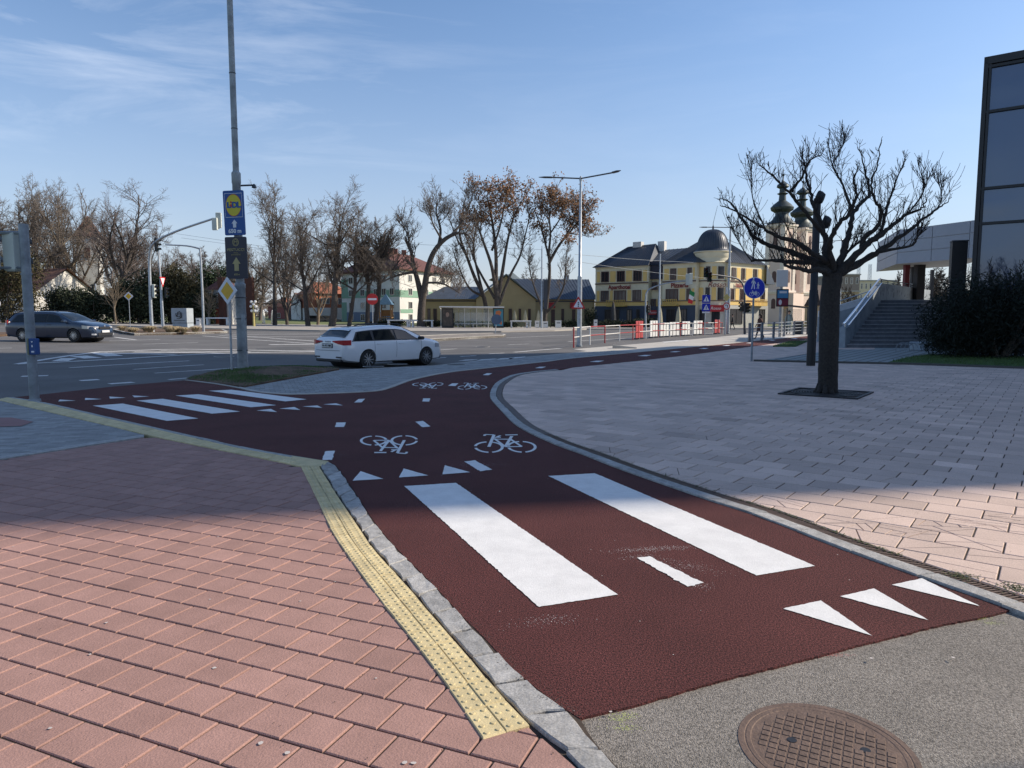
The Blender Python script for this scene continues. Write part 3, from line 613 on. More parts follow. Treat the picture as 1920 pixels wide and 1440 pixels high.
# tar seams and patches on the road, faded wheel tracks on the path
for pts, w_ in (([(-60, 672), (200, 668), (420, 660)], .05), ([(600, 650), (800, 662), (1000, 655)], .05), ([(900, 640), (1100, 632), (1300, 622)], .06), ([(60, 715), (260, 700), (400, 690)], .04)): line(pts, w_, mat('tar_seam', (.03, .03, .03), .6), 'tar_seam')
for q in ([(480, 652), (560, 650), (575, 656), (490, 659)], [(60, 660), (120, 657), (128, 663), (60, 667)], [(1010, 642), (1060, 639), (1072, 643), (1020, 646)]): mark('asphalt_patch', PL(q, hr), mat('dark_asphalt_patch', (.09, .088, .085), .9, var=.2, vs=2), hr, -.009, parent=road, grid=1.5)
for px, py in ((420, 668), (905, 650), (700, 641)): g = P(px, py, hr); t = thing('drain_cover', 'round iron cover set flush in the asphalt road %s' % {420: 'left of the tall column foot', 905: 'right of the white car', 700: 'beyond the white car roof'}[px], 'drain cover', (g.x, g.y, g.z - .004), group='iron covers in the road'); MB().lathe([(.32, -.01), (.32, .002), (0, .003)], n=20).build('cover_plate', M_iron, t); MB().lathe([(.38, -.012), (.38, .0), (.32, .001)], n=20, cap=False).build('frame_ring', M_conc, t)
# ================================================================ BUILDINGS
M_slate = mat('dark_metal_roofing', (.055, .062, .075), .45, .3, var=.15, vs=1)
M_slateb = mat('blue_grey_roof', (.075, .095, .125), .5, .2, var=.2, vs=1)
M_redroof = mat('red_tile_roof', (.14, .055, .042), .85, var=.25, vs=2, bump=.5, bs=12)
M_orroof = mat('orange_tile_roof', (.35, .12, .06), .85, var=.25, vs=2)
M_pane = glass('window_pane', (.02, .022, .028), .15, spec=.35); M_pane.node_tree.nodes['Principled BSDF'].inputs['Coat Weight'].default_value = 0
M_wframe = mat('pale_window_frame', (.6, .58, .52), .6)
M_dframe = mat('brown_window_frame', (.1, .05, .04), .6)
M_cream = mat('cream_render', (.7, .64, .46), .9, var=.12, vs=.7)
M_yellow = mat('yellow_render', (.76, .53, .19), .9, var=.08, vs=.8)
M_navy = mat('navy_shopfront', (.035, .052, .085), .6, var=.1)
M_greyst = mat('grey_stone_base', (.42, .42, .38), .8, var=.1)
M_ochre = mat('ochre_render', (.42, .33, .18), .9, var=.12, vs=.5)
M_white = mat('white_render', (.66, .64, .59), .9, var=.12, vs=.5)
M_offwh = mat('off_white_paint', (.7, .7, .68), .6, var=.05)
M_redletter = mat('red_lettering', (.22, .03, .025), .7)
M_black = mat('black_plastic', (.02, .02, .022), .5)
M_galv = mat('galvanised_steel', (.4, .43, .46), .45, .6, var=.25, vs=6)
M_dgrey = mat('dark_grey_paint', (.06, .065, .075), .5, .2, var=.1)
def zp(py, D): return CH + (YH - py) * D / F
M_cur = [M_pane, M_pane, glass('curtained_pane', (.13, .11, .1), .2, spec=.4), glass('half_lit_pane', (.06, .06, .065), .12, spec=.5)]  # pane tones picked at random: dark, paler curtained, plain grey
RW = random.Random(19)
def win(par, x, z, w_, hh, y=0, frame=M_wframe, pane=M_pane, bars=1, t=.07, name='window'):
    m = MB()
    m.box((x - w_ / 2 + t / 2, y - .03, z + hh / 2), (t, .1, hh)); m.box((x + w_ / 2 - t / 2, y - .03, z + hh / 2), (t, .1, hh))
    m.box((x, y - .032, z + t / 2), (w_ - 2 * t, .1, t)); m.box((x, y - .032, z + hh - t / 2), (w_ - 2 * t, .1, t))
    for k in range(bars): m.box((x - w_ / 2 + w_ * (k + 1) / (bars + 1), y - .034, z + hh / 2), (t * .7, .1, hh - 2 * t))
    if hh > .9: m.box((x, y - .037, z + hh * .68), (w_ - 2 * t, .1, t * .6))
    f_ = m.build(name, frame, par)
    MB().box((x, y - .012, z + hh / 2), (w_ - t, .05, hh - t)).build('pane', RW.choice(M_cur) if pane is M_pane else pane, f_)
    return f_
def plane_frame(name, label, cat, A, B):    # a building whose front runs from A (left) to B (right)
    t = thing(name, label, cat, (A[0], A[1], 0), math.atan2(B[1] - A[1], B[0] - A[0])); return t, math.hypot(B[0] - A[0], B[1] - A[1])
def X(px, D): return (px - 960) * D / F
def fpos(px, A, B):                         # distance along the front A-B at which the view column px meets it
    k = (px - 960) / F; dx, dy = B[0] - A[0], B[1] - A[1]; return (k * A[1] - A[0]) / (dx - k * dy) * math.hypot(dx, dy)
def hip(m, x0, x1, y0, y1, z0, zr, r0, r1, yr, ov=.3):
    x0 -= ov; x1 += ov; y0 -= ov; y1 += ov
    v = [(x0, y0, z0), (x1, y0, z0), (x1, y1, z0), (x0, y1, z0), (r0, yr, zr), (r1, yr, zr)]
    m.add(v + [(a, b, c - .15) for a, b, c in v[:4]], [(0, 1, 5, 4), (1, 2, 5), (2, 3, 4, 5), (3, 0, 4), (9, 8, 7, 6), (0, 6, 7, 1), (1, 7, 8, 2), (2, 8, 9, 3), (3, 9, 6, 0)])
def seams(par, a, b, c, d, n, m, rr=.04, name='roof_seams'):      # standing seams between eave a-b and ridge c-d
    mb = MB()
    for k in range(n + 1):
        t = k / n; p = Vector(a).lerp(Vector(b), t); q = Vector(c).lerp(Vector(d), t); mb.tube([p + Vector((0, 0, .03)), q + Vector((0, 0, .03))], rr, 3, cap=False)
    return mb.build(name, m, par)
# ---- the yellow corner hotel, three wings round a domed tower
A1, B1 = (X(1115, 103), 103), (X(1213.5, 98), 98)
hotel = thing('corner_hotel', 'yellow three storey corner hotel with domed round tower and Aparthotel Pizzeria lettering', 'building', (A1[0], A1[1], 0))
def wing(A, B, name, depth=9):
    e = bpy.data.objects.new('x', None); o = thing(name, '', '', (A[0] - A1[0], A[1] - A1[1], 0), math.atan2(B[1] - A[1], B[0] - A[0]))
    bpy.data.objects.remove(e)
    return o
class Fr:                                   # maps front coordinates of a wing into hotel coordinates
    def __init__(s, A, B, org): s.A, s.B, s.L = A, B, math.hypot(B[0] - A[0], B[1] - A[1]); s.u = ((B[0] - A[0]) / s.L, (B[1] - A[1]) / s.L); s.o = org
    def __call__(s, m):                     # transform builder content from local to building space
        m.v = [(s.A[0] - s.o[0] + x * s.u[0] - y * s.u[1], s.A[1] - s.o[1] + x * s.u[1] + y * s.u[0], z) for x, y, z in m.v]; return m
    def x(s, px): return fpos(px, s.A, s.B)
    def D(s, px): t = s.x(px) / s.L; return s.A[1] + (s.B[1] - s.A[1]) * t
def fbox(fr, px0, px1, z0, z1, y0, y1, name, m, par):
    a, b = fr.x(px0), fr.x(px1); q = MB().box(((a + b) / 2, (y0 + y1) / 2, (z0 + z1) / 2), (b - a, y1 - y0, z1 - z0)); return fr(q).build(name, m, par)
def fwin(fr, px0, px1, z0, z1, par, bars=1, frame=M_dframe, pane=M_pane, t=.1, name='window', y=-.02):
    a, b = fr.x(px0), fr.x(px1); x, w_, hh = (a + b) / 2, b - a, z1 - z0; z = z0; m = MB()
    m.box((a + t / 2, y - .03, z + hh / 2), (t, .1, hh)); m.box((b - t / 2, y - .03, z + hh / 2), (t, .1, hh)); m.box((x, y - .032, z + t / 2), (w_ - 2 * t, .1, t)); m.box((x, y - .032, z + hh - t / 2), (w_ - 2 * t, .1, t))
    for k in range(bars): m.box((a + w_ * (k + 1) / (bars + 1), y - .034, z + hh / 2), (t * .6, .1, hh - 2 * t))
    f_ = fr(m).build(name, frame, par); fr(MB().box((x, y - .012, z + hh / 2), (w_ - t, .05, hh - t))).build('pane', RW.choice(M_cur) if pane is M_pane else pane, f_); return f_
W1 = Fr(A1, B1, A1)
A2, B2 = (X(1240, 96.5), 96.5), (X(1302, 93), 93)
W2 = Fr(A2, B2, A1)
A3, B3 = (X(1361, 92.7), 92.7), (X(1436, 98.5), 98.5)
W3 = Fr(A3, B3, A1)
A0, B0 = (X(1213.5, 98.6), 98.6), (X(1240, 97.3), 97.3)
W0 = Fr(A0, B0, A1)
ZE = 8.45
W1(MB().box((W1.L / 2, 4.5, ZE / 2), (W1.L, 9, ZE))).build('wall', M_cream, hotel)
W2(MB().box((W2.L / 2, 4.5, ZE / 2), (W2.L, 9, ZE))).build('wall', M_cream, hotel)
W3(MB().box((W3.L / 2, 4.5, ZE / 2), (W3.L, 9, ZE))).build('wall', M_cream, hotel)
W0(MB().box((W0.L / 2, 5, 3.4), (W0.L, 9, 6.8))).build('wall', M_cream, hotel)
W0(MB().plate([(-.02, 6.6), (W0.L + .02, 6.6), (W0.L + .02, 9.0), (-.02, 9.0)], -.1, 3.5)).build('mansard', mat('navy_slate', (.02, .024, .045), .6), hotel)
def dress(fr, p0, p1, wu, wl, gr, basem, mid=None):
    D = (fr.A[1] + fr.B[1]) / 2
    fbox(fr, p0, p1, 0, 2.95, -.12, -.001, 'shopfront', basem, hotel)
    for z0, z1, m_ in ((6.05, 6.2, M_dframe), (8.3, 8.45, M_cream), (3.5, 3.6, M_dframe)): fbox(fr, p0, p1, z0, z1, -.14, -.002, 'cornice', m_, hotel)
    fbox(fr, p0 + .5, p1 - .5, 3.0, 3.5, -.06, -.003, 'panel', M_yellow, hotel)
    for ws, z0, z1 in ((wu, 6.35, 7.85), (wl, 3.65, 5.15)):
        xs_ = [p0 + 3] + [v for p in ws for v in (p[0] - 2.5, p[1] + 2.5)] + [p1 - 3]
        for k in range(0, len(xs_), 2):
            if xs_[k + 1] - xs_[k] > 2: fbox(fr, xs_[k], xs_[k + 1], z0, z1, -.05, -.004, 'panel', M_yellow, hotel)
        for a, b in ws: fwin(fr, a, b, z0, z1, hotel, 2 if b - a > 14 else 1)
    for a, b in gr: fwin(fr, a, b, .5, 2.5, hotel, 1, M_black, M_pane, y=-.13, name='shop_window')
dress(W1, 1115, 1213.5, [(1126, 1140), (1155, 1169.5), (1185.5, 1201)], [(1125.5, 1140), (1150, 1172.5), (1184.5, 1200)], [(1134, 1161), (1175, 1185), (1193, 1199)], M_navy)
dress(W2, 1240, 1302, [(1254, 1265), (1286, 1293.5)], [(1246.5, 1269.5), (1285, 1292)], [(1249, 1266), (1276, 1287)], M_navy)
dress(W3, 1361, 1436, [(1368, 1374.5), (1386, 1391.5), (1408, 1414)], [(1366, 1373), (1384.5, 1390), (1423, 1430)], [(1365, 1388), (1420, 1430)], M_greyst)
fwin(W0, 1220, 1230.5, 5.1, 6.2, hotel); fwin(W0, 1219, 1229, 1.2, 3.9, hotel); fbox(W0, 1216, 1237, 0, 2.9, -.1, -.001, 'shopfront', M_navy, hotel)
for fr, p0, p1, z in ((W1, 1141, 1176, 2.95), (W2, 1236, 1273, 2.95), (W3, 1398, 1424, 2.95)):
    m = MB(); a, b = fr.x(p0), fr.x(p1); m.box(((a + b) / 2, -.5, z), (b - a, .8, .12)); n = 11
    for k in range(n): m.box((a + .05 + (b - a - .1) * k / (n - 1), -.87, z + .42), (.09, .04, .7))
    m.box(((a + b) / 2, -.87, z + .8), (b - a, .05, .06)); fr(m).build('balcony', mat('yellow_timber', (.6, .4, .1), .7), hotel)
# tower
tcx, tcy, tr = X(1331, 94.6) - A1[0], 94.6 - A1[1], 2.15
m = MB(); m.lathe([(tr, 2.95), (tr, 8.4), (tr + .2, 8.5), (tr + .02, 8.6), (tr + .02, 9.1), (tr + .1, 9.2), (tr + .12, 9.75), (tr + .28, 9.85), (tr + .28, 9.95), (tr - .4, 9.96)], (tcx, tcy, 0), 48); m.build('tower_wall', M_cream, hotel, sm=True)
m = MB(); m.lathe([(tr + .04, 0), (tr + .04, 2.95), (tr - .1, 2.96)], (tcx, tcy, 0), 48); m.build('tower_base', M_greyst, hotel, sm=True)
for z0, z1 in ((6.05, 6.18), (3.5, 3.58)): m = MB(); m.lathe([(tr + .01, z0), (tr + .08, z0 + .01), (tr + .08, z1), (tr + .01, z1)], (tcx, tcy, 0), 48); m.build('cornice', M_dframe, hotel)
def tang(px): return math.asin(max(-1, min(1, (px - 1331) / 31)))
def curved(px0, px1, z0, z1, r0, r1, name, m_, par):
    a0, a1 = -math.pi / 2 + tang(px0) + .03, -math.pi / 2 + tang(px1) + .03; mb = MB(); mb.lathe([(r0, z0), (r1, z0), (r1, z1), (r0, z1), (r0, z0)], (tcx, tcy, 0), 8, a0=a0, a1=a1); return mb.build(name, m_, par)
for (a, b) in ((1312, 1319), (1333, 1345), (1353.5, 1357.5)):
    for z0, z1 in ((6.35, 7.95), (3.6, 5.25)): f_ = curved(a, b, z0, z1, tr, tr + .05, 'window', M_dframe, hotel); curved(a + .8, b - .8, z0 + .12, z1 - .1, tr, tr + .07, 'pane', M_pane, f_)
for (a, b) in ((1303, 1309), (1322, 1330), (1347.5, 1351.5)):
    for z0, z1 in ((6.35, 7.95), (3.6, 5.25)): curved(a, b, z0, z1, tr, tr + .03, 'panel', M_yellow, hotel)
for (a, b) in ((1305, 1313), (1323, 1338)): curved(a, b, .4, 2.4, tr, tr + .1, 'shop_window', M_pane, hotel)
m = MB(); dm = [(tr + .2, 9.96), (tr + .02, 10.15)] + [(tr * .96 * math.cos(R(a)) ** .8, 10.1 + 2.75 * math.sin(R(a))) for a in range(4, 88, 7)] + [(.12, 12.9), (.1, 13.3), (.0, 13.4)]
m.lathe(dm, (tcx, tcy, 0), 48); dome = m.build('dome', M_slate, hotel, sm=True)
m = MB()
for k in range(40):
    a = 2 * math.pi * k / 40; m.tube([(tcx + (r_ + .015) * math.cos(a), tcy + (r_ + .015) * math.sin(a), z) for r_, z in dm[1:-3]], .02, 3, cap=False)
m.tube([(tcx, tcy, 13.2), (tcx, tcy, 13.7), (tcx + .5, tcy, 15.9)], [.05, .03, .02], 5); m.build('dome_ribs', M_slateb, dome)
# roofs
D1 = 102; m = MB(); L = W1.L
ra, rb = fpos(1151, (A1[0] - 3 * W1.u[1] * -1, A1[1] + 3), (B1[0], B1[1] + 3)), L * .86
m.add([(-.3, -.35, ZE), (L + .1, -.35, ZE), (L + .1, 9.3, ZE), (-.3, 9.3, ZE), (L * .36, 4.2, 11.55), (L * .88, 4.2, 11.75)], [(0, 1, 5, 4), (1, 2, 5), (2, 3, 4, 5), (3, 0, 4), (0, 3, 2, 1)]); W1(m); v1 = m.v; rf = m.build('roof', M_slate, hotel); seams(rf, v1[0], v1[1], v1[4], v1[5], 22, M_slate)
W1(MB().box((L * .55, 4.2, 11.75), (1.3, .9, .8))).build('chimney', M_white, rf); W1(MB().box((L * .95, 5, 11.2), (1.0, .8, 1.8))).build('chimney', M_white, rf)
apx = (X(1331, 99) - A1[0], 99 - A1[1], zp(441, 99)); lo = lambda fr, x, y, z: (fr.A[0] - A1[0] + x * fr.u[0] - y * fr.u[1], fr.A[1] - A1[1] + x * fr.u[1] + y * fr.u[0], z)
pts = [lo(W2, -.4, -.35, ZE), lo(W2, W2.L, -.35, ZE), lo(W3, 0, -.35, ZE), lo(W3, W3.L - .9, -.35, ZE), lo(W3, W3.L - 1, 10, ZE), lo(W2, -.4, 10, ZE), apx]
m = MB(); m.add(pts, [(0, 1, 6), (1, 2, 6), (2, 3, 6), (3, 4, 6), (4, 5, 6), (5, 0, 6), (5, 4, 3, 2, 1, 0)]); rf = m.build('roof', M_slate, hotel)
for a, b in ((0, 1), (2, 3)):
    m = MB(); n = 16
    for k in range(n):
        p = Vector(pts[a]).lerp(Vector(pts[b]), k / n); d = Vector(apx) - p; e = p + d * (.9 if True else 1); m.tube([p + Vector((0, 0, .04)), e + Vector((0, 0, .04))], .03, 3, cap=False)
    m.build('roof_seams', M_slateb, rf)
m = MB(); m.add([lo(W0, -.3, -.3, ZE + .05), lo(W0, W0.L + .2, -.3, ZE + .1), lo(W0, W0.L + 2.6, 4.5, 11.0), lo(W0, -.4, 4.5, 10.9), lo(W0, W0.L + .2, 9, ZE), lo(W0, -.3, 9, ZE)], [(0, 1, 2, 3), (3, 2, 4, 5), (0, 3, 5), (1, 4, 2), (0, 5, 4, 1)]); rf = m.build('roof', M_slateb, hotel); seams(rf, m.v[0], m.v[1], m.v[3], m.v[2], 8, M_slate)
m = MB(); q = [(W3.L - 1.1, -.4, ZE), (W3.L + 1.1, -.4, 5.9), (W3.L + 1.1, 5, 5.9), (W3.L - 1.1, 5, ZE)]; m.add(q + [(W3.L - 1.1, -.4, 5.9), (W3.L - 1.1, 5, 5.9)], [(0, 1, 2, 3), (0, 4, 1), (3, 2, 5), (1, 4, 5, 2)]); W3(m).build('roof', M_slateb, hotel)
MT = lambda fr, body, px, z, size, **k: text(body, size, M_redletter, hotel, lo(fr, fr.x(px), -.17, z), (R(90), 0, math.atan2(fr.u[1], fr.u[0])), **k)
MT(W1, 'Aparthotel', 1160.5, 5.58, .8, bold=.028); MT(W2, 'Pizzeria', 1272.5, 5.58, .85, bold=.028); MT(W3, 'Italian', 1381.5, 5.58, .8, bold=.028)
text('Rosso', .95, M_redletter, hotel, (tcx + .05, tcy - tr - .06, 5.6), (R(90), 0, 0), shear=.35)
m = MB(); m.box((0, 0, 0), (2.2, .15, .85)); sgn = m.build('shop_sign', mat('red_sign_board', (.4, .02, .025), .5), hotel, loc=(tcx - .1, tcy - tr - .3, 2.55)); text('Rosso', .55, M_offwh, sgn, (0, -.09, 0), shear=.3)
m = MB(); m.box((0, 0, 0), (1.1, .15, .6)); sgn = m.build('shop_sign', MATS['red_sign_board'], hotel, loc=(X(1222, 97.2) - A1[0], 97.2 - A1[1], 2.05)); text('Rosso', .42, M_offwh, sgn, (0, -.09, 0), shear=.3)
fl = thing('tricolour_flag', 'green, white and red flag hanging from a slanted pole on the corner hotel', 'flag', (X(1292, 92), 92, 3.4)); MB().tube([(.7, .9, .3), (-.1, 0, 1.8)], .03, 6).build('pole', M_dframe, fl)
for k, (c_, n_) in enumerate((((.02, .2, .06), 'green_cloth'), ((.7, .7, .7), 'white_cloth'), ((.55, .03, .03), 'red_cloth'))):
    m = MB(); z1 = 1.5 - k * .55; m.add([(-.05 - .09 * k, 0, z1), (.6 - k * .1, .12, z1 - .35 + .1 * k), (.5 - k * .1, .1, z1 - .9 + .1 * k), (-.12 - .09 * k, 0, z1 - .55)], [(0, 1, 2, 3)]); m.build('stripe', mat(n_, c_, .8), fl)

# ---- long low ochre building with blue-grey roofs, gable in the middle
D0 = 101; A4, B4 = (X(797, 101), 101), (X(1114, 104), 104); ob = thing('low_ochre_building', 'long low ochre building with blue grey metal roof and central gable behind the bus shelter', 'building', (A4[0], A4[1], 0)); W4 = Fr(A4, B4, A4)
ZO = 3.95; L = W4.L; W4(MB().box((L / 2, 5, ZO / 2), (L, 10, ZO))).build('wall', M_ochre, ob)
ga, gb = W4.x(893), W4.x(1003); gm = (ga + gb) / 2; m = MB(); m.plate([(ga, 0), (gb, 0), (gb, ZO), (gm, 7.2), (ga, ZO)], -.5, .5); W4(m).build('gable_wall', mat('gable_ochre', (.46, .36, .2), .9, var=.1, vs=.5), ob)
m = MB()
m.add([(ga - .3, -.8, ZO - .15), (gm, -.8, 7.35), (gb + .3, -.8, ZO - .15), (ga - .3, 10, ZO - .15), (gm, 10, 7.35), (gb + .3, 10, ZO - .15), (ga - .3, -.8, ZO - .02), (gm, -.8, 7.55), (gb + .3, -.8, ZO - .02)], [(6, 7, 4, 3), (7, 8, 5, 4), (0, 1, 7, 6), (1, 2, 8, 7)]); W4(m).build('gable_roof', mat('grey_green_roof', (.16, .19, .19), .5, .2, var=.2), ob)
for (x0, x1, zr, e0, e1) in ((-.5, ga + 1, 5.9, 1.2, 0), (gb - 1, L + .2, 7.1, -1, 0)):
    m = MB(); m.add([(x0, -.5, ZO), (x1, -.5, ZO), (x1 - e1, 5, zr), (x0 + e0 * 3, 5, zr), (x1, 10.3, ZO), (x0, 10.3, ZO)], [(0, 1, 2, 3), (3, 2, 4, 5), (0, 3, 5), (1, 4, 2), (0, 5, 4, 1)]); W4(m); rf = m.build('roof', M_slateb, ob); seams(rf, m.v[0], m.v[1], m.v[3], m.v[2], 26, M_slate, .03)
m = MB(); m.add([(gm - 1.5, 4, 7.2), (gm + 5, 4, 5.2), (gm + 5, 11, 5.2), (gm - 1.5, 11, 7.2), (gm + 2, 7, 8.1)], [(0, 1, 4), (1, 2, 4), (2, 3, 4), (3, 0, 4)]); W4(m).build('roof', MATS['grey_green_roof'], ob)
fbox(W4, 797, 1114, ZO - .35, ZO - .2, -.12, 0, 'gutter', M_dgrey, ob)
for a, b in ((802, 808), (813, 820), (836, 842), (953, 959), (971.5, 976), (989, 994), (1052, 1057), (1095, 1100)): fwin(W4, a, b, .9, 2.6, ob, 1, M_dframe, y=-.52 if 893 < a < 1003 else -.02)
for a, b in ((1033, 1040), (1072, 1078)): fbox(W4, a, b, 0, 2.5, -.06, 0, 'door', M_dframe, ob)
for a, b in ((1028, 1040), (1068, 1084)): q = fbox(W4, a, b, 2.7, 3.5, -.25, -.1, 'shop_sign', MATS['red_sign_board'], ob)
W4(MB().box((L * .25, 4, 5.2), (.6, .5, .9))).build('chimney', M_white, ob); W4(MB().box((L * .87, 5, 7.3), (.7, .6, .8))).build('chimney', M_white, ob)

# ---- four storey apartment house, white with green bands
Ca, Cb, Cc = (X(643, 146), 146), (X(751, 131), 131), (X(846, 148), 148)
ap = thing('apartment_house', 'four storey white and green apartment house with red hipped roof behind the bare trees', 'building', (Cb[0], Cb[1], .1)); WA, WB = Fr(Ca, Cb, Cb), Fr(Cb, Cc, Cb)
Ha = 10.2; pl = [(Ca[0] - Cb[0], Ca[1] - Cb[1]), (0, 0), (Cc[0] - Cb[0], Cc[1] - Cb[1]), (Cc[0] + Ca[0] - 2 * Cb[0], Cc[1] + Ca[1] - 2 * Cb[1])]
MB().prism(pl, 0, Ha).build('wall', M_white, ap)
M_green = mat('mint_green_render', (.22, .36, .26), .9, var=.08)
cx_ = sum(p[0] for p in pl) / 4; cy_ = sum(p[1] for p in pl) / 4; ro = [(cx_ + (p[0] - cx_) * 1.08, cy_ + (p[1] - cy_) * 1.08) for p in pl]
r1 = ((pl[0][0] + pl[1][0]) / 2 * .55 + cx_ * .45, (pl[0][1] + pl[1][1]) / 2 * .55 + cy_ * .45); r2 = ((pl[2][0] + pl[3][0]) / 2 * .55 + cx_ * .45, (pl[2][1] + pl[3][1]) / 2 * .55 + cy_ * .45)
m = MB(); m.add([(x, y, Ha) for x, y in ro] + [(r1[0], r1[1], Ha + 4), (r2[0], r2[1], Ha + 4)] + [(x, y, Ha - .3) for x, y in ro], [(0, 1, 4), (1, 2, 5, 4), (2, 3, 5), (3, 0, 4, 5), (9, 8, 7, 6), (0, 6, 7, 1), (1, 7, 8, 2), (2, 8, 9, 3), (3, 9, 6, 0)]); rf = m.build('roof', M_redroof, ap)
for t in (.15, .35, .5, .8): MB().box((r1[0] + (r2[0] - r1[0]) * t, r1[1] + (r2[1] - r1[1]) * t - .6, Ha + 4.1), (.9, .7, 1.5)).build('chimney', mat('brick_chimney', (.25, .1, .07), .9), rf)
fbox(WA, 643, 655, 5.0, 8.8, -.06, 0, 'green_band', M_green, ap); fbox(WA, 643, 652, 0, 4.2, -.06, 0, 'green_band', M_green, ap); fbox(WA, 652, 751, 5.0, 6.3, -.05, 0, 'green_band', M_green, ap); fbox(WB, 751, 846, 4.9, 6.2, -.05, 0, 'green_band', M_green, ap); fbox(WB, 752, 775, 2, 2.7, -.05, 0, 'green_band', M_green, ap); fbox(WA, 643, 751, 0, 2.2, -.045, 0, 'base_band', mat('blue_grey_render', (.16, .2, .27), .9), ap)
for z in (.5, 2.8, 5.3, 7.8):
    for a in (657, 678, 703, 718, 733): fwin(WA, a, a + 8, z, z + 1.35, ap, 1, M_wframe)
    for a in (767, 797, 812, 828): fwin(WB, a, a + 7, z, z + 1.35, ap, 1, M_wframe)

# ---- red-roofed houses between the trunks
def house(name, label, pxa, pxb, pxc, Da, Db, Dc, zw, zr, wallm, roofm, z0=.1, rows=((.8, 1.1),), wa=(), wb=(), lower=None, ridge=0):
    a, b, c = (X(pxa, Da), Da), (X(pxb, Db), Db), (X(pxc, Dc), Dc); t = thing(name, label, 'house', (b[0], b[1], z0)); FA, FB = Fr(a, b, b), Fr(b, c, b)
    pl = [(a[0] - b[0], a[1] - b[1]), (0, 0), (c[0] - b[0], c[1] - b[1]), (a[0] + c[0] - 2 * b[0], a[1] + c[1] - 2 * b[1])]; MB().prism(pl, 0, zw).build('wall', wallm, t)
    if lower: fbox(FA, pxa, pxb, 0, lower[0], -.04, 0, 'base_band', lower[1], t); fbox(FB, pxb, pxc, 0, lower[0], -.04, 0, 'base_band', lower[1], t)
    cx, cy = sum(p[0] for p in pl) / 4, sum(p[1] for p in pl) / 4; ro = [(cx + (p[0] - cx) * 1.08, cy + (p[1] - cy) * 1.08, zw) for p in pl]
    m = MB()
    if ridge == 0:   # hipped
        e1 = Vector(((ro[0][0] + ro[1][0]) / 2, (ro[0][1] + ro[1][1]) / 2, zr)).lerp(Vector((cx, cy, zr)), .5); e2 = Vector(((ro[2][0] + ro[3][0]) / 2, (ro[2][1] + ro[3][1]) / 2, zr)).lerp(Vector((cx, cy, zr)), .5)
        m.add(ro + [e1, e2], [(0, 1, 4), (1, 2, 5, 4), (2, 3, 5), (3, 0, 4, 5), (3, 2, 1, 0)])
    else:            # gable over front a-b
        e1 = ((ro[0][0] + ro[1][0]) / 2, (ro[0][1] + ro[1][1]) / 2, zr); e2 = ((ro[2][0] + ro[3][0]) / 2, (ro[2][1] + ro[3][1]) / 2, zr)
        m.add(ro + [e1, e2], [(1, 2, 5, 4), (3, 0, 4, 5)]); g = MB(); g.add([(p[0], p[1], zw) for p in pl] + [((pl[0][0] + pl[1][0]) / 2, (pl[0][1] + pl[1][1]) / 2, zr - .15), ((pl[2][0] + pl[3][0]) / 2, (pl[2][1] + pl[3][1]) / 2, zr - .15)], [(0, 1, 4), (2, 3, 5)]); g.build('gable', wallm, t)
    m.build('roof', roofm, t)
    for z, hh in rows:
        for a_, b_ in wa: fwin(FA, a_, b_, z, z + hh, t, 1, M_wframe, t=.07)
        for a_, b_ in wb: fwin(FB, a_, b_, z, z + hh, t, 1, M_wframe, t=.07)
    return t
M_brick = mat('orange_brick', (.34, .12, .06), .9, var=.2, vs=6)
house('brick_house', 'orange brick house with red tiled roof and white ground floor beyond the park trees', 560, 593, 660, 165, 150, 158, 6.2, 9.0, M_brick, M_orroof, rows=((4.0, 1.3),), wb=((604, 613), (614, 620), (636, 645)), lower=(3.2, M_white))
house('gabled_house', 'small white gabled house with brown roof in the far left of the park trees', 548, 566, 600, 170, 160, 175, 4.5, 6.8, M_white, mat('brown_roof', (.12, .07, .05), .9), rows=((1, 1.2),), wb=((575, 582),), ridge=1)
house('red_house', 'low dark red house half hidden behind the park trees', 505, 548, 575, 190, 175, 185, 3.8, 6.2, mat('dark_red_render', (.22, .06, .05), .9), M_orroof, rows=((1, 1.2),), wa=((520, 528),))
house('hedge_gatehouse', 'small white house with red roof and terracotta door beside the evergreen hedge', 388, 438, 462, 92, 90, 96, 4.6, 6.0, M_white, M_redroof, z0=.3, rows=())
gh = [o for o in bpy.data.objects if o.name == 'hedge_gatehouse'][0]
MB().box((-1.5, -.05, 1.1), (1.1, .1, 2.2)).build('door', mat('terracotta_door', (.22, .05, .03), .7), gh)
# white manor left of the hedge
ma = thing('white_manor', 'white rendered manor with reddish brown roof behind the bare trees at far left', 'building', (X(70, 92), 92, .55))
FA, FB = Fr((X(-60, 95), 95), (X(70, 92), 92), (X(70, 92), 92)), Fr((X(70, 92), 92), (X(188, 104), 104), (X(70, 92), 92))
u1, u2 = FA.u, FB.u; LA, LB = FA.L, FB.L
pl = [(-u1[0] * LA, -u1[1] * LA), (0, 0), (u2[0] * LB, u2[1] * LB), (u2[0] * LB - u1[0] * LA, u2[1] * LB - u1[1] * LA)]
MB().prism(pl, 0, 4.2).build('wall', M_white, ma)
g = MB(); mid = (u2[0] * LB / 2, u2[1] * LB / 2); back = (mid[0] - u1[0] * LA, mid[1] - u1[1] * LA); g.add([(pl[1][0], pl[1][1], 4.2), (pl[2][0], pl[2][1], 4.2), (mid[0], mid[1], 7.2)], [(0, 1, 2)]); g.build('gable', M_white, ma)
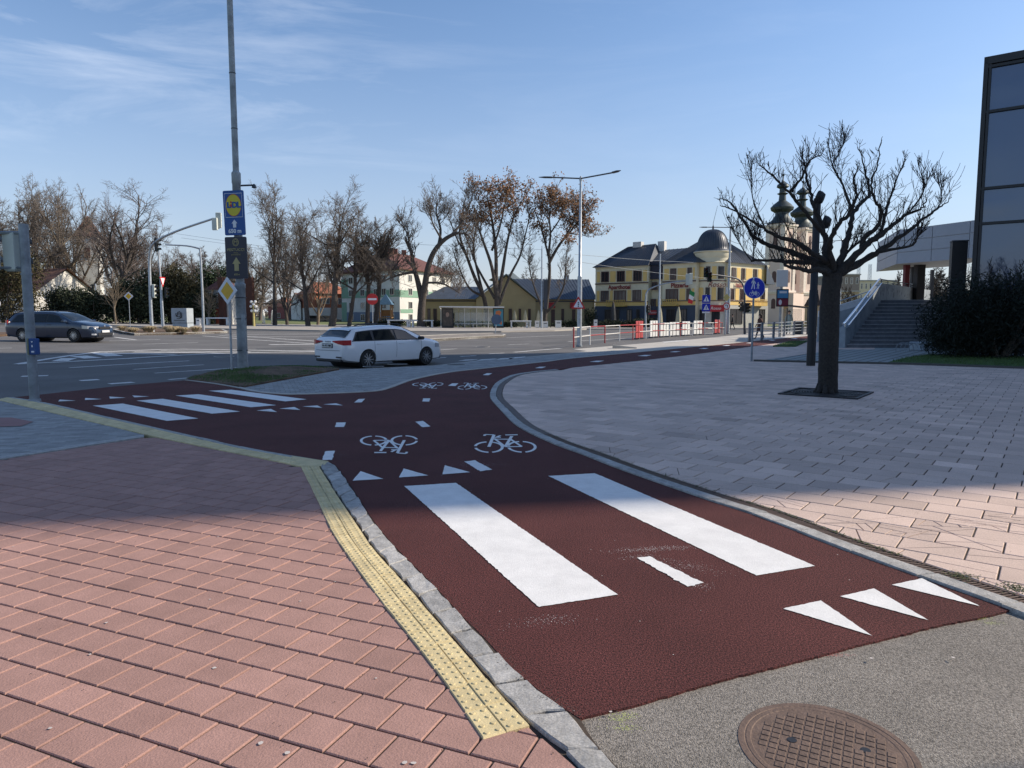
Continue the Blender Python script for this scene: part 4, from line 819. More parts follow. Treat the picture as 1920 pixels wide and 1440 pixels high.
g = MB(); e = .5; g.add([(pl[1][0] + .5, pl[1][1] - .5, 4.0), (pl[2][0] + .5, pl[2][1], 4.0), (mid[0] + .4, mid[1] - .3, 7.5), (back[0], back[1], 7.5), (pl[0][0], pl[0][1] - .6, 4.0), (pl[3][0], pl[3][1] + .5, 4.0)], [(0, 2, 3, 4), (1, 5, 3, 2)]); g.build('roof', mat('weathered_tile_roof', (.16, .08, .055), .9, var=.3, vs=3), ma)
fwin(FA, 14, 30, 1.0, 3.0, ma, 1, M_dframe, t=.12); fwin(FA, -30, -14, 1.0, 3.0, ma, 1, M_dframe, t=.12); fbox(FB, 176, 186, 0, 2.3, -.05, 0, 'door', mat('brown_door', (.16, .1, .07), .8), ma)
mb = MB(); mb.strip([P2(-250, 607), P2(30, 608.2)], offset([P2(-250, 607), P2(30, 608.2)], .4), 0, 1.1)
tw = thing('white_belfry', 'white belfry with an arched louvre rising behind the bare trees at left', 'tower', (X(178, 120), 120, .6))
MB().box((0, 0, 7), (3.2, 3.2, 14), R(20), bev=.05).build('shaft', M_white, tw); m = MB(); m.lathe([(2.7, 14), (2.6, 14.3), (.1, 17.5)], n=4, a0=R(65), a1=R(65) + 2 * math.pi); m.build('roof', MATS['weathered_tile_roof'], tw)
m = MB(); m.plate([(-.4, 10.5), (.4, 10.5), (.4, 11.8)] + [(.4 * math.cos(R(a)), 11.8 + .4 * math.sin(R(a))) for a in range(20, 180, 20)] + [(-.4, 11.8)], -1.72, -1.5); o = m.build('louvre', M_dframe, tw); o.rotation_euler = (0, 0, R(20))
# ---- church with two onion spires
ch = thing('twin_tower_church', 'pale pink church with two dark onion spires behind the pruned tree', 'church', (X(1462, 130), 130, 0))
M_pinkw = mat('pale_pink_render', (.7, .55, .46), .9, var=.07, vs=.4); M_trim = mat('cream_trim', (.75, .66, .56), .85); M_copper = mat('dark_copper', (.05, .065, .065), .5, .4, var=.4, vs=2); M_orange = mat('orange_ochre_render', (.5, .28, .13), .9)
def tower(cx, cy, ztop, rz, hw, spire):
    c_, s_ = math.cos(rz), math.sin(rz); T = lambda m: (setattr(m, 'v', [(cx + x * c_ - y * s_, cy + x * s_ + y * c_, z) for x, y, z in m.v]), m)[1]
    T(MB().box((0, 0, ztop / 2), (2 * hw, 2 * hw, ztop))).build('tower_wall', M_pinkw, ch)
    m = MB()
    for z in (ztop - .3, ztop * .33): m.box((0, 0, z), (2 * hw + .7, 2 * hw + .7, .35)); m.box((0, 0, z - .32), (2 * hw + .35, 2 * hw + .35, .3))
    for sx in (-1, 1):
        for sy in (-1, 1): m.box((sx * (hw - .25), sy * (hw - .25), ztop * .66 - .2), (.8, .8, ztop * .64))
    T(m).build('cornice', M_trim, ch)
    for z, hh in ((ztop - 4.2, 2.3), (ztop * .42, 1.6), (ztop * .16, 1.4)):
        for q in range(4):
            m = MB(); m.plate([(-.4, z), (.4, z), (.4, z + hh)] + [(.4 * math.cos(R(a)), z + hh + .4 * math.sin(R(a))) for a in range(30, 180, 30)] + [(-.4, z + hh)], -hw - .06, -hw + .1)
            a = q * math.pi / 2; m.v = [(x * math.cos(a) - y * math.sin(a), x * math.sin(a) + y * math.cos(a), zz) for x, y, zz in m.v]; T(m).build('window', M_dframe, ch)
    k = hw * 1.12; s = spire; pr = [(k * 1.25, 0), (k * 1.2, .2), (k * .85, 1.0), (k * .6, 2.0), (k * .62, 2.6), (k * 1.0, 3.2), (k * 1.05, 3.7), (k * .75, 4.5), (k * .34, 5.3), (k * .3, 6.6), (k * .5, 6.9), (k * .3, 7.1), (k * .28, 8.0), (k * .55, 8.4), (k * .5, 8.9), (k * .2, 9.4), (.12, 9.9), (.1, 10.8), (.25, 11.0), (.25, 11.2), (.05, 11.4), (.04, 12.6), (0, 12.7)]
    m = MB(); m.lathe([(r_, ztop + z * s) for r_, z in pr], n=12, a0=R(15), a1=R(15) + 2 * math.pi); T(m).build('spire', M_copper, ch, sm=True)
    m = MB(); m.box((0, 0, ztop + 12.2 * s), (.7, .08, .08)); T(m).build('cross', M_copper, ch)
tower(X(1457, 130) - ch.location.x, 0, zp(424, 130), R(38), 1.75, .78)
tower(X(1494, 137) - ch.location.x, 7, zp(432, 137), R(38), 1.85, .78)
MB().prism([(-2.2, -.5), (1, -2.9), (4.9, 2.2), (1.5, 6)], 0, 5.6).build('nave_wall', M_pinkw, ch)
MB().prism([(-2.6, 0), (-.3, -2.2), (1, -2.6), (-1, 1)], 0, 5.1).build('porch_wall', M_orange, ch)
# distant blocks on the right
def block(name, label, px0, px1, D, y1, m_, floors=3, z0=0, cols=8, dep=12):
    t = thing(name, label, 'building', (X(px0, D), D, z0)); w_ = X(px1, D) - X(px0, D); H_ = zp(y1, D); MB().box((w_ / 2, dep / 2, H_ / 2), (w_, dep, H_)).build('wall', m_, t); MB().box((w_ / 2, dep / 2, H_ + .15), (w_ + .4, dep + .4, .3)).build('roof', M_conc, t)
    for f_ in range(floors):
        for c_ in range(cols): win(t, w_ * (c_ + .5) / cols, H_ - (f_ + 1) * 3 + .9, w_ / cols * .45, 1.5, bars=0, t=.12)
    return t
block('office_block', 'far cream office block with rows of small windows beyond the stairs', 1606, 1680, 190, 528, mat('pale_yellow_render', (.68, .6, .42), .9), 3, cols=9)
t = block('apartment_block', 'far grey brown apartment block partly behind the pruned tree', 1566, 1606, 170, 517, mat('grey_brown_render', (.26, .22, .19), .9), 4, cols=4)
block('far_block', 'low far ochre block between tree trunk and stair wall', 1575, 1606, 150, 548, mat('dull_ochre_render', (.45, .35, .22), .9), 2, cols=3)
house('dark_roof_house', 'small cream house with steep dark roof beside the dark lamp column', 1506, 1535, 1560, 96, 92, 98, 2.8, 5.6, mat('beige_render', (.5, .4, .25), .9), mat('dark_brown_roof', (.05, .035, .03), .9), rows=(), ridge=0)
for px, D, y0, y1, lb in ((1603, 230, 545, 500, 'left'), (1624, 230, 545, 497, 'right')):
    t = thing('lattice_mast', 'thin lattice mast on the skyline beyond the office block, %s one of the two' % lb, 'mast', (X(px, D), D, 0)); zt = zp(y1, D); m = MB(); w_ = .5
    for sx in (-1, 1):
        for sy in (-1, 1): m.tube([(sx * w_, sy * w_, 0), (sx * .3, sy * .3, zt)], .07, 4)
    for k in range(int(zt / 1.2)): m.tube([(-w_ * (.99 - .3 * k * 1.2 / zt), -w_ * .8, k * 1.2), (w_ * .8, -w_ * .8, k * 1.2 + 1.2)], .05, 3)
    m.build('frame', M_galv, t)

# ---- glass building on the right
gx, gy = X(1817, 31), 31; ga_ = math.atan2(-.62, .784)
gb_ = thing('glass_office', 'dark glass fronted office building with black frames at the right edge', 'building', (gx, gy, 0), ga_)
LG, HG = 24, zp(131, 31)
M_gl = glass('blue_mirror_glass', (.05, .078, .14), .02); M_gl.node_tree.nodes['Principled BSDF'].inputs['Metallic'].default_value = .35
MB().box((LG / 2, 6.03, HG / 2), (LG, 12, HG - .02)).build('core_wall', M_black, gb_)
zs = [.1, zp(548, 31), zp(424, 31), zp(361, 31), zp(225, 31), HG - .35]; xs_ = [.15 + k * 4.1 for k in range(6)]
n = 0; rr = random.Random(3)
for i in range(len(xs_) - 1):
    for j in range(len(zs) - 1):
        x0, x1, z0, z1 = xs_[i], xs_[i + 1], zs[j], zs[j + 1]; m = MB(); nx, nz = 6, 6; ph = rr.uniform(0, 6)
        vs = [(x0 + (x1 - x0) * a / nx, -.02 + .006 * math.sin(ph + a * 1.1) * math.sin(b * 1.3 + ph) + rr.uniform(-.0005, .0005), z0 + (z1 - z0) * b / nz) for b in range(nz + 1) for a in range(nx + 1)]
        m.add(vs, [(b * (nx + 1) + a, b * (nx + 1) + a + 1, (b + 1) * (nx + 1) + a + 1, (b + 1) * (nx + 1) + a) for b in range(nz) for a in range(nx)]); m.build('glass_panel', M_gl, gb_, sm='all', fix=False)
m = MB()
for x in xs_: m.box((x, -.06, HG / 2), (.09, .14, HG))
for z in zs: m.box((LG / 2, -.065, z), (LG, .12, .11))
m.box((0, 1, HG / 2), (.16, 2.3, HG + .1)); m.box((LG / 2, .1, HG - .1), (LG + .1, .5, .3)); m.build('frame', M_black, gb_)
MB().box((LG / 2, 6, HG + .05), (LG - .4, 11.8, .1)).build('roof', M_dgrey, gb_)
MB().box((0, 0, 0), (.02, .3, 1.2)).build('red_panel', mat('red_panel', (.3, .03, .04), .6), gb_, loc=(3.0, -.09, .9))
# black pillar block beside it
pb = thing('black_pillar', 'tall matt black wall pillar between the white canopy and the glass building', 'pillar', (X(1794, 33), 33.3, 0)); zt = zp(455, 33); MB().box((0, 0, zt / 2), (.62, .5, zt), R(-20), bev=.02).build('pillar_shaft', M_black, pb); MB().box((0, 0, zt + .03), (.66, .54, .06), R(-20)).build('cap', M_dgrey, pb)
# white panelled canopy building
DA = 46; cn = thing('canopy_pavilion', 'flat roofed pavilion with pale grey panel fascia on red and dark columns above the stairs', 'building', (X(1675, DA), DA, 0)); M_pan = mat('pale_grey_panel', (.36, .38, .42), .45, .1, var=.04)
z0, z1 = zp(497, DA), zp(434, DA); CA, CB, CC = (X(1675, DA), DA), (X(1860, 40), 40), (X(1638, 54), 54); FC, FD = Fr(CA, CB, CA), Fr(CC, CA, CA)
pl = [(0, 0), (CB[0] - CA[0], CB[1] - CA[1]), (CB[0] - CA[0] + CC[0] - CA[0], CB[1] - CA[1] + CC[1] - CA[1]), (CC[0] - CA[0], CC[1] - CA[1])]
MB().prism(pl, z0 + .03, z1 - .03).build('roof_slab', mat('light_soffit', (.55, .56, .56), .6), cn)
hz = (z1 - z0) / 3
for fr, js in ((FC, [0, .37, .74, 1.0]), (FD, [0, .5, 1.0])):
    for a, b in zip(js, js[1:]):
        for k in range(3):
            x0, x1 = a * fr.L, b * fr.L; q = MB().box(((x0 + x1) / 2, -.04, z0 + hz * (k + .5)), (x1 - x0 - .035, .06, hz - .035)); fr(q).build('fascia_panel', M_pan, cn)
for i, (px, D, m_, w_) in enumerate(((1692, 47, mat('dark_red_column', (.16, .02, .025), .5), .3), (1704, 49, M_dgrey, .25), (1716, 47, M_black, .5), (1740, 52, M_dgrey, .2))):
    MB().box((X(px, D) - CA[0], D - CA[1], z0 / 2 + .04), (w_, w_, z0 - .02)).build('column', m_, cn)
# ---- stairs with solid parapets
st = thing('concrete_stairs', 'wide dark stone stairs rising between blue grey parapet walls', 'stairs', (X(1587, 35.6), 35.6, 0))
M_step = mat('dark_stone_step', (.16, .165, .18), .8, var=.25, vs=3, bump=.3, bs=30, spec=.5); M_par = mat('blue_grey_concrete', (.28, .32, .35), .85, var=.25, vs=1.5, bump=.4, bs=20)
ns = 13; rise = 2.5 / ns; run = .42; wS = 8.0
for k in range(ns):
    x0_ = .62 / .768 * k * run * 1.0; MB().prism([(x0_ - .05, k * run), (wS + 4, k * run), (wS + 4, k * run + 2), (x0_ + 1.6, k * run + 2)], rise * k, rise * (k + 1) - .001).build('step', M_step, st)
    MB().box((x0_ / 2 + (wS + 4) / 2, k * run + .012, rise * (k + 1) - .012), (wS + 4 - x0_ - .04, .05, .03)).build('step_nosing', mat('pale_step_edge', (.42, .43, .44), .7, var=.3, vs=8), st)
UX, UY = .64, .768                          # the left parapet runs obliquely up and away
xw = lambda y: UX / UY * y
Lt = yt_ = (ns - 1) * run / UY + .25
MB().prism([(xw(ns * run) - .1, ns * run - .3), (12, ns * run - .3), (30, 22), (xw(22), 22)], 0, 2.488).build('landing', M_step, st)
def along(mb): mb.v = [(x * UX + y * UY - .0, x * UY - y * UX, z) for x, y, z in mb.v]; return mb
def lwall(poly, y0, y1, name, m_): mb = MB().plate(poly, y0, y1); return along(mb).build(name, m_, st)
lwall([(-.3, 0), (22, 0), (22, 3.45), (Lt, 3.45), (.15, 1.02), (-.3, 1.02)], -.33, 0.0, 'parapet', M_par)
sm_ = MB(); rr = random.Random(8)
for k in range(30): x = rr.uniform(Lt - .5, Lt + 8); z = rr.uniform(2.6, 3.2); w_ = rr.uniform(.03, .1); hh = rr.uniform(.08, .3); sm_.plate([(x, z), (x + w_, z), (x + w_ * .8, z + hh), (x + w_ * .1, z + hh)], .002, .006)
along(sm_).build('stain', mat('dark_stain', (.1, .11, .12), .9), st)
M_steel = mat('polished_steel', (.6, .62, .65), .2, .9, var=.1)
rl = thing('stair_handrail', 'shiny steel handrail running up the left parapet of the stairs', 'handrail', (st.location.x, st.location.y, 0)); m = MB(); m.tube([(-.25, -.16, 1.2), (.1, -.16, 1.25), (Lt - .1, -.16, 3.66), (Lt + .15, -.16, 3.7)], .05, 8); m.tube([(.2, -.02, 1.12), (Lt - .1, -.02, 3.44)], .03, 8); along(m).build('rail', M_steel, rl)
for k in range(4): x = .2 + (Lt - .5) * k / 3; zb = 1.02 + (3.45 - 1.02) * max(0, x - .15) / (Lt - .15); along(MB().tube([(x, -.16, zb), (x, -.16, zb + .24)], .03, 6)).build('bracket', M_steel, rl)
rl2 = thing('landing_handrail', 'dark railing along the top of the stair landing wall', 'handrail', (st.location.x, st.location.y, 0)); m = MB(); m.tube([(Lt + .2, -.16, 3.68), (21.8, -.16, 3.68)], .035, 6); m.tube([(Lt + .2, -.16, 3.55), (21.8, -.16, 3.55)], .02, 6); along(m).build('rail', M_dgrey, rl2)
for k in range(10): along(MB().tube([(Lt + .4 + k * 1.6, -.16, 3.44), (Lt + .4 + k * 1.6, -.16, 3.67)], .025, 5)).build('post', M_dgrey, rl2)
rp = thing('ramp_wall', 'pale sloping ramp wall left of the stairs, behind the tree trunk', 'wall', (X(1534, 44), 44, 0)); zA, zB = zp(594, 44), zp(568, 44); Lr = X(1640, 44) - X(1534, 44)
MB().plate([(0, 0), (Lr, 0), (Lr, zB + .1), (0, zA)], 0, .3).build('wall_face', M_par, rp); MB().plate([(0, zA + .003), (Lr, zB + .103), (Lr, zB + .55), (0, zA + .35)], .05, .25).build('coping', mat('pale_coping', (.62, .64, .66), .6), rp)
m = MB(); m.tube([(0, .15, zA + .55), (Lr, .15, zB + .85)], .03, 6); m.tube([(1.5, .15, zA + .4), (1.5, .15, zA + .68)], .02, 5); m.build('rail', M_steel, rp)
MB().box((0, 0, .2), (2.2, 1, .38), bev=.02).build('low_wall_block', M_par, thing('low_planter_wall', 'low dark stone wall edge at the right foot of the stairs under the evergreen', 'planter wall', (X(1760, 33), 33, 0)))
# ---- two buildings out of the frame whose shadows lie over the plaza
def slab(name, label, y0, y1, d0, d1, H_):
    c_, s_ = math.cos(SUN_AZ), math.sin(SUN_AZ); a = y0 * c_; b = y1 * c_
    t = thing(name, label, 'building', (d0 * c_ - a * s_, d0 * s_ + a * c_, 0), SUN_AZ); L_, W_ = d1 - d0, b - a; MB().box((L_ / 2, W_ / 2, H_ / 2), (L_, W_, H_)).build('wall', M_conc, t); m = MB()
    for k in range(int(H_ / 3.2)):
        for q in range(int(W_ / 2.6)): m.box((-.03, 1.6 + q * 2.6, 1.8 + k * 3.2), (.12, 1.5, 1.5))
    m.build('window_rows', M_pane, t); MB().box((L_ / 2, W_ / 2, H_ + .2), (L_ - .6, W_ - .6, .4)).build('roof', M_dgrey, t); return t
slab('office_tower', 'tall concrete office tower standing off to the right of the plaza', 5.75, 31.0, 50, 66, 62)
slab('corner_shop', 'low building close on the right behind the viewer', -16, 2.12, 11, 26, 8.6)
# ================================================================ CARS
M_tyre = mat('tyre_rubber', (.018, .018, .018), .8, bump=.3, bs=60); M_rim = mat('alloy_rim', (.55, .56, .58), .3, .9, var=.05); M_carglass = glass('car_glass', (.01, .013, .015), .04, spec=.45); M_carglass.node_tree.nodes['Principled BSDF'].inputs['Coat Weight'].default_value = 0; M_redlamp = mat('red_tail_lamp', (.45, .01, .015), .15, coat=1)
M_lamp = mat('clear_headlamp', (.65, .67, .7), .1, .4, coat=1); M_plate = mat('white_number_plate', (.72, .72, .7), .4)
def interp(t, x):
    if x <= t[0][0]: return t[0][1]
    for (a, b), (c, d) in zip(t, t[1:]):
        if x <= c: u = (x - a) / (c - a); return b + (d - b) * u
    return t[-1][1]
def catm(t, n=6):
    return smooth([tuple(p) for p in t], n)
def make_car(name, label, paint, loc, rz, s, newer, plate, group):
    t = thing(name, label, 'car', loc, rz, group, s)
    if newer: top = [(-2.34, .80), (-2.32, .98), (-2.24, 1.06), (-2.14, 1.1), (-1.98, 1.21), (-1.8, 1.335), (-1.5, 1.39), (-.9, 1.435), (-.2, 1.455), (.3, 1.42), (.7, 1.29), (1.1, 1.11), (1.36, 1.0), (1.7, .94), (2.05, .85), (2.26, .72), (2.34, .5)]
    else: top = [(-2.34, .80), (-2.31, .96), (-2.25, 1.04), (-2.16, 1.13), (-2.02, 1.27), (-1.88, 1.39), (-1.5, 1.44), (-.9, 1.465), (-.2, 1.465), (.3, 1.42), (.75, 1.25), (1.08, 1.08), (1.28, 1.0), (1.7, .93), (2.05, .83), (2.26, .72), (2.34, .52)]
    top = catm(top, 4); bot = [(-2.34, .36), (-2.2, .27), (-1.7, .2), (1.8, .18), (2.2, .2), (2.34, .26)]; wid = catm([(-2.34, .76), (-2.25, .84), (-1.9, .895), (-1.2, .91), (0, .915), (1.2, .905), (1.8, .87), (2.1, .8), (2.27, .68), (2.34, .55)], 4)
    ZT = lambda x: interp(top, x); ZB = lambda x: interp(bot, x); WW = lambda x: interp(wid, x)
    def prof(x):
        zt, zb, W = ZT(x), ZB(x), WW(x); c = max(0, min(1, (zt - .95) / .2)); bz = min(.93, zt - .07); tz = max(zt - .09, bz + .001); ty = W * (.955 - .24 * max(0, min(1, (zt - .93) / .5)))
        return [(W * .80, zb), (W * .93, zb + .05), (W * .965, zb + (bz - zb) * .22), (W * .985, zb + (bz - zb) * .42), (W, zb + (bz - zb) * .6), (W * .995, zb + (bz - zb) * .75), (W * .985, bz - .05 * min(1, bz)), (W * .955, bz), (W * .955 + (ty - W * .955) * .5, bz + (tz - bz) * .5), (ty, tz), (ty - W * .03, tz + (zt - tz) * .55), (ty - W * .1, tz + (zt - tz) * .9), (ty * .55, zt + .012), (ty * .25, zt + .018), (0, zt + .02)]
    xs = sorted(set([-2.34, -2.335, -2.32] + [round(-2.3 + 4.6 * k / 56, 3) for k in range(57)] + [2.32, 2.335, 2.34]))
    mb = MB(); vs = []; k_ = len(prof(0)); ring = 2 * k_ - 1
    for x in xs:
        p = prof(x); vs += [(x, -y, z) for y, z in p] + [(x, y, z) for y, z in p[-2::-1]]
    fs = []
    for i in range(len(xs) - 1):
        for k in range(ring - 1): fs.append((i * ring + k, i * ring + k + 1, (i + 1) * ring + k + 1, (i + 1) * ring + k))
        fs.append((i * ring + ring - 1, i * ring, (i + 1) * ring, (i + 1) * ring + ring - 1))
    fs += [tuple(range(ring)), tuple((len(xs) - 1) * ring + k for k in range(ring - 1, -1, -1))]
    mb.add(vs, fs); body = mb.build('body', paint, t, sm=True)
    cut = MB()
    for wx in (-1.345, 1.345):
        for sy in (-1, 1): cut.lathe([(.352, -.2), (.352, .2)], (wx, sy * .88, .33), 28, ax='y')
    co = cut.build('cutter', M_black); co.parent = t; bpy.context.view_layer.update()
    md = body.modifiers.new('b', 'BOOLEAN'); md.operation = 'DIFFERENCE'; md.object = co; md.solver = 'EXACT'
    me = bpy.data.meshes.new_from_object(body.evaluated_get(bpy.context.evaluated_depsgraph_get())); body.modifiers.clear(); body.data = me; bpy.data.objects.remove(co)
    me.polygons.foreach_set('use_smooth', [True] * len(me.polygons))
    try: me.set_sharp_from_angle(angle=R(35))
    except Exception: pass
    m = MB()
    for wx in (-1.345, 1.345):
        m.lathe([(.36, -.80), (.36, .80)], (wx, 0, .34), 24, ax='y')
    m.build('wheel_arch', M_black, t)
    def side(x, u, sy, e):
        p = prof(x); a, b, c = p[7], p[8], p[9]; q = (a[0] + (c[0] - a[0]) * u, a[1] + (c[1] - a[1]) * u); return (x, sy * (q[0] + e), q[1] + e * .4)
    def spatch(name, sy, b0, b1, t0, t1, u0, u1, e, m_, par, nx=12, nz=5):
        mb = MB(); vs = [side((b0 + (b1 - b0) * i / nx) * (1 - j / nz) + (t0 + (t1 - t0) * i / nx) * j / nz, u0 + (u1 - u0) * j / nz, sy, e) for j in range(nz + 1) for i in range(nx + 1)]
        mb.add(vs, [(j * (nx + 1) + i, j * (nx + 1) + i + 1, (j + 1) * (nx + 1) + i + 1, (j + 1) * (nx + 1) + i) for j in range(nz) for i in range(nx)]); return mb.build(name, m_, par, sm='all')
    for sy in (-1, 1):
        s1 = spatch('window_surround', sy, -2.0, 1.2, -1.72, .5, .03, .94, .005, M_black, t, 30)
        for b0, b1, t0, t1 in ((-1.9, -1.12, -1.66, -1.12), (-1.03, -.12, -1.0, -.12), (-.04, 1.1, -.04, .47)): spatch('side_window', sy, b0, b1, t0, t1, .1, .86, .011, M_carglass, t)
        m = MB()
        for x0, x1 in ((-1.07, -1.02), (-.1, -.06), (1.08, 1.1)):
            zz = [prof(x0)[k] for k in range(2, 8)]; a = [(x0, sy * (y + .003), z) for y, z in zz]; b = [(x0 + .012, sy * (y + .003), z) for y, z in zz]; n = len(a); m.add(a + b, [(k, k + 1, n + k + 1, n + k) for k in range(n - 1)])
        m.build('door_seam', M_dgrey, t)
        for x in (-.86, .12): p = prof(x); m = MB(); m.box((x, sy * (p[6][0] + .012), .84), (.2, .03, .03), bev=.006); m.build('door_handle', paint, t)
        m = MB(); m.box((.98, sy * 1.0, 1.0), (.14, .2, .13), bev=.03); m.build('wing_mirror', M_black if newer else paint, t)
        m = MB(); m.tube([(-1.7, sy * .6, 1.46), (-1.5, sy * .6, 1.5), (.2, sy * .6, 1.515), (.4, sy * .6, 1.46)], .018, 6); m.build('roof_rail', M_black, t)
    def tpatch(name, x0, x1, w0, w1, e, m_, n=8):
        mb = MB(); vs = []
        for i in range(n + 1):
            x = x0 + (x1 - x0) * i / n; W = w0 + (w1 - w0) * i / n; zt = ZT(x)
            for j in range(11): y = W * (j / 5 - 1); vs.append((x + (e if x > 0 else -e) * .7, y, zt + .012 + e - .03 * abs(j / 5 - 1) ** 4))
        mb.add(vs, [(i * 11 + j, i * 11 + j + 1, (i + 1) * 11 + j + 1, (i + 1) * 11 + j) for i in range(n) for j in range(10)]); return mb.build(name, m_, t, sm='all')
    tpatch('windscreen', .47, 1.24, .6, .72, .012, M_carglass); tpatch('rear_window', -2.2, -1.84, .74, .62, .014, M_carglass)
    tpatch('spoiler', -1.9, -1.72, .6, .62, .03, paint, 3)
    def endbox(name, x, y, z, d, m_, par=t, rz=0): return MB().box((x, y, z), d, rz, bev=min(d) * .3).build(name, m_, par)
    for sy in (-1, 1):
        m = MB()
        if newer: m.prism([(-2.372, sy * .3), (-2.37, sy * .62), (-2.315, sy * .81), (-2.05, sy * .9), (-2.07, sy * .84), (-2.3, sy * .32)], lambda x, y: .93 - .11 * max(0, min(1, (abs(y) - .3) / .5)), lambda x, y: .96 + .03 * max(0, min(1, (abs(y) - .3) / .4)))
        else: m.prism([(-2.365, sy * .5), (-2.33, sy * .76), (-2.1, sy * .885), (-2.12, sy * .8), (-2.3, sy * .5)], .82, 1.04)
        m.build('tail_light', M_redlamp, t)
        m = MB(); m.prism([(2.30, sy * .38), (2.27, sy * .62), (2.05, sy * .83), (1.8, sy * .885), (1.82, sy * .8), (2.1, sy * .4)], .64, lambda x, y: .80 - (x - 1.8) * .12); m.build('headlight', M_lamp, t)
        m = MB(); m.prism([(2.36, sy * .42), (2.3, sy * .68), (2.2, sy * .76), (2.2, sy * .4)], .33, .40); m.build('fog_light', M_lamp, t)
        endbox('reflector', -2.35, sy * .6, .42, (.03, .28, .045), M_black if newer else M_redlamp)
    endbox('grille', 2.30, 0, .66, (.1, .78, .14), M_black); endbox('lower_grille', 2.335, 0, .36, (.06, 1.0, .16), M_black)
    endbox('rear_valance', -2.28, 0, .31, (.14, 1.36, .12), M_black); endbox('front_lip', 2.26, 0, .225, (.16, 1.2, .05), M_black)
    endbox('plate_frame', -2.35, .02, .80 if newer else .7, (.03, .58, .155), M_black)
    pl_ = endbox('number_plate', -2.37, .02, .80 if newer else .7, (.02, .54, .12), M_plate); text(plate, .1, M_black, pl_, (-2.383, .02, .80 if newer else .7), (R(90), 0, R(-90)), bold=.002)
    endbox('number_plate', 2.375, 0, .5, (.02, .52, .11), M_plate)
    if newer:
        text('SKODA', .07, M_dgrey, body, (-2.345, .0, .93), (R(90), 0, R(-90)), space=1.6)
        endbox('tailgate_seam', -2.345, 0, .64, (.012, 1.3, .012), M_dgrey)
    else:
        m = MB(); m.lathe([(.05, 0), (.05, .02), (0, .025)], (2.32, 0, .76), 12, ax='x'); m.build('emblem', M_rim, t)
    wheel = None
    for wx in (-1.345, 1.345):
        for sy in (-1, 1):
            m = MB(); m.lathe([(.21, -.1), (.3, -.105), (.318, -.085), (.32, 0), (.318, .085), (.3, .105), (.21, .1)], (wx, sy * .79, .32), 32, ax='y'); wh = m.build('wheel', M_tyre, t, sm=True)
            m = MB(); yo = sy * .888; m.lathe([(.215, -.02), (.215, .012), (.195, .012), (.19, -.02)], (wx, yo, .32), 28, ax='y', cap=False); m.lathe([(.045, -.03), (.045, .008), (0, .012)], (wx, yo, .32), 12, ax='y')
            ns = 5 if newer else 14
            for k in range(ns):
                a = 2 * math.pi * k / ns + .3; w2 = .05 if newer else .011; ca, sa = math.cos(a), math.sin(a)
                for w3 in ((-w2, w2) if newer else (0,)):
                    ww = .019 if newer else .01; p = [(.03, w3 * .3 - ww), (.2, w3 * 1.4 - ww * .8), (.2, w3 * 1.4 + ww * .8), (.03, w3 * .3 + ww)]; v = [(wx + r_ * ca - q * sa, yo + sy * e, .32 + r_ * sa + q * ca) for e in (-.02, .006) for r_, q in p]; m.add(v, [(0, 1, 2, 3), (7, 6, 5, 4), (0, 4, 5, 1), (1, 5, 6, 2), (2, 6, 7, 3), (3, 7, 4, 0)])
            m.build('rim', M_rim, wh); m = MB(); m.lathe([(.2, 0), (0, .001)], (wx, sy * .86, .32), 24, ax='y', cap=False); m.build('brake_disc', M_black, wh)
    return t
M_wpaint = mat('white_car_paint', (.8, .81, .82), .25, var=.01, coat=1); M_bpaint = mat('dark_blue_car_paint', (.01, .024, .055), .3, .0, var=.02, coat=1)
make_car('estate_car', 'white estate car parked beside the grey island pavement, seen from its rear right corner', M_wpaint, (-4.70, 25.72, hr(-4.7, 25.7) + .0), R(50), 1.0, True, 'AA 815 NM', 'estate cars on the road')
make_car('estate_car', 'dark blue estate car driving right across the junction behind the signal pole', M_bpaint, (-24.0, 37.9, hr(-24, 37.9)), R(-7), 1.08, False, 'TT 274 HK', 'estate cars on the road')
M_farpaint = mat('dark_parked_car_paint', (.03, .035, .045), .3, coat=1)
for i, (px, lb) in enumerate(((598, 'left one of two dark cars parked between the park trunks'), (614, 'right one of two dark cars parked between the park trunks'))):
    t = thing('parked_car', lb, 'car', (X(px, 135), 135 + i, .1), R(5), 'dark cars parked far behind the park', 1.1); m = MB(); m.plate([(-2.1, .3), (2.1, .3), (2.15, .7), (1.3, .85), (.8, 1.35), (-1.2, 1.42), (-1.8, .95), (-2.1, .9)], -.85, .85); m.build('body', M_farpaint, t); m = MB(); m.plate([(1.15, .87), (.72, 1.28), (-1.1, 1.34), (-1.6, .95)], -.87, .87); m.build('side_window', M_carglass, t)
    for x in (-1.3, 1.3):
        for y in (-.8, .8): MB().lathe([(.32, -.1), (.32, .1)], (x, y, .32), 14, ax='y').build('wheel', M_tyre, t)

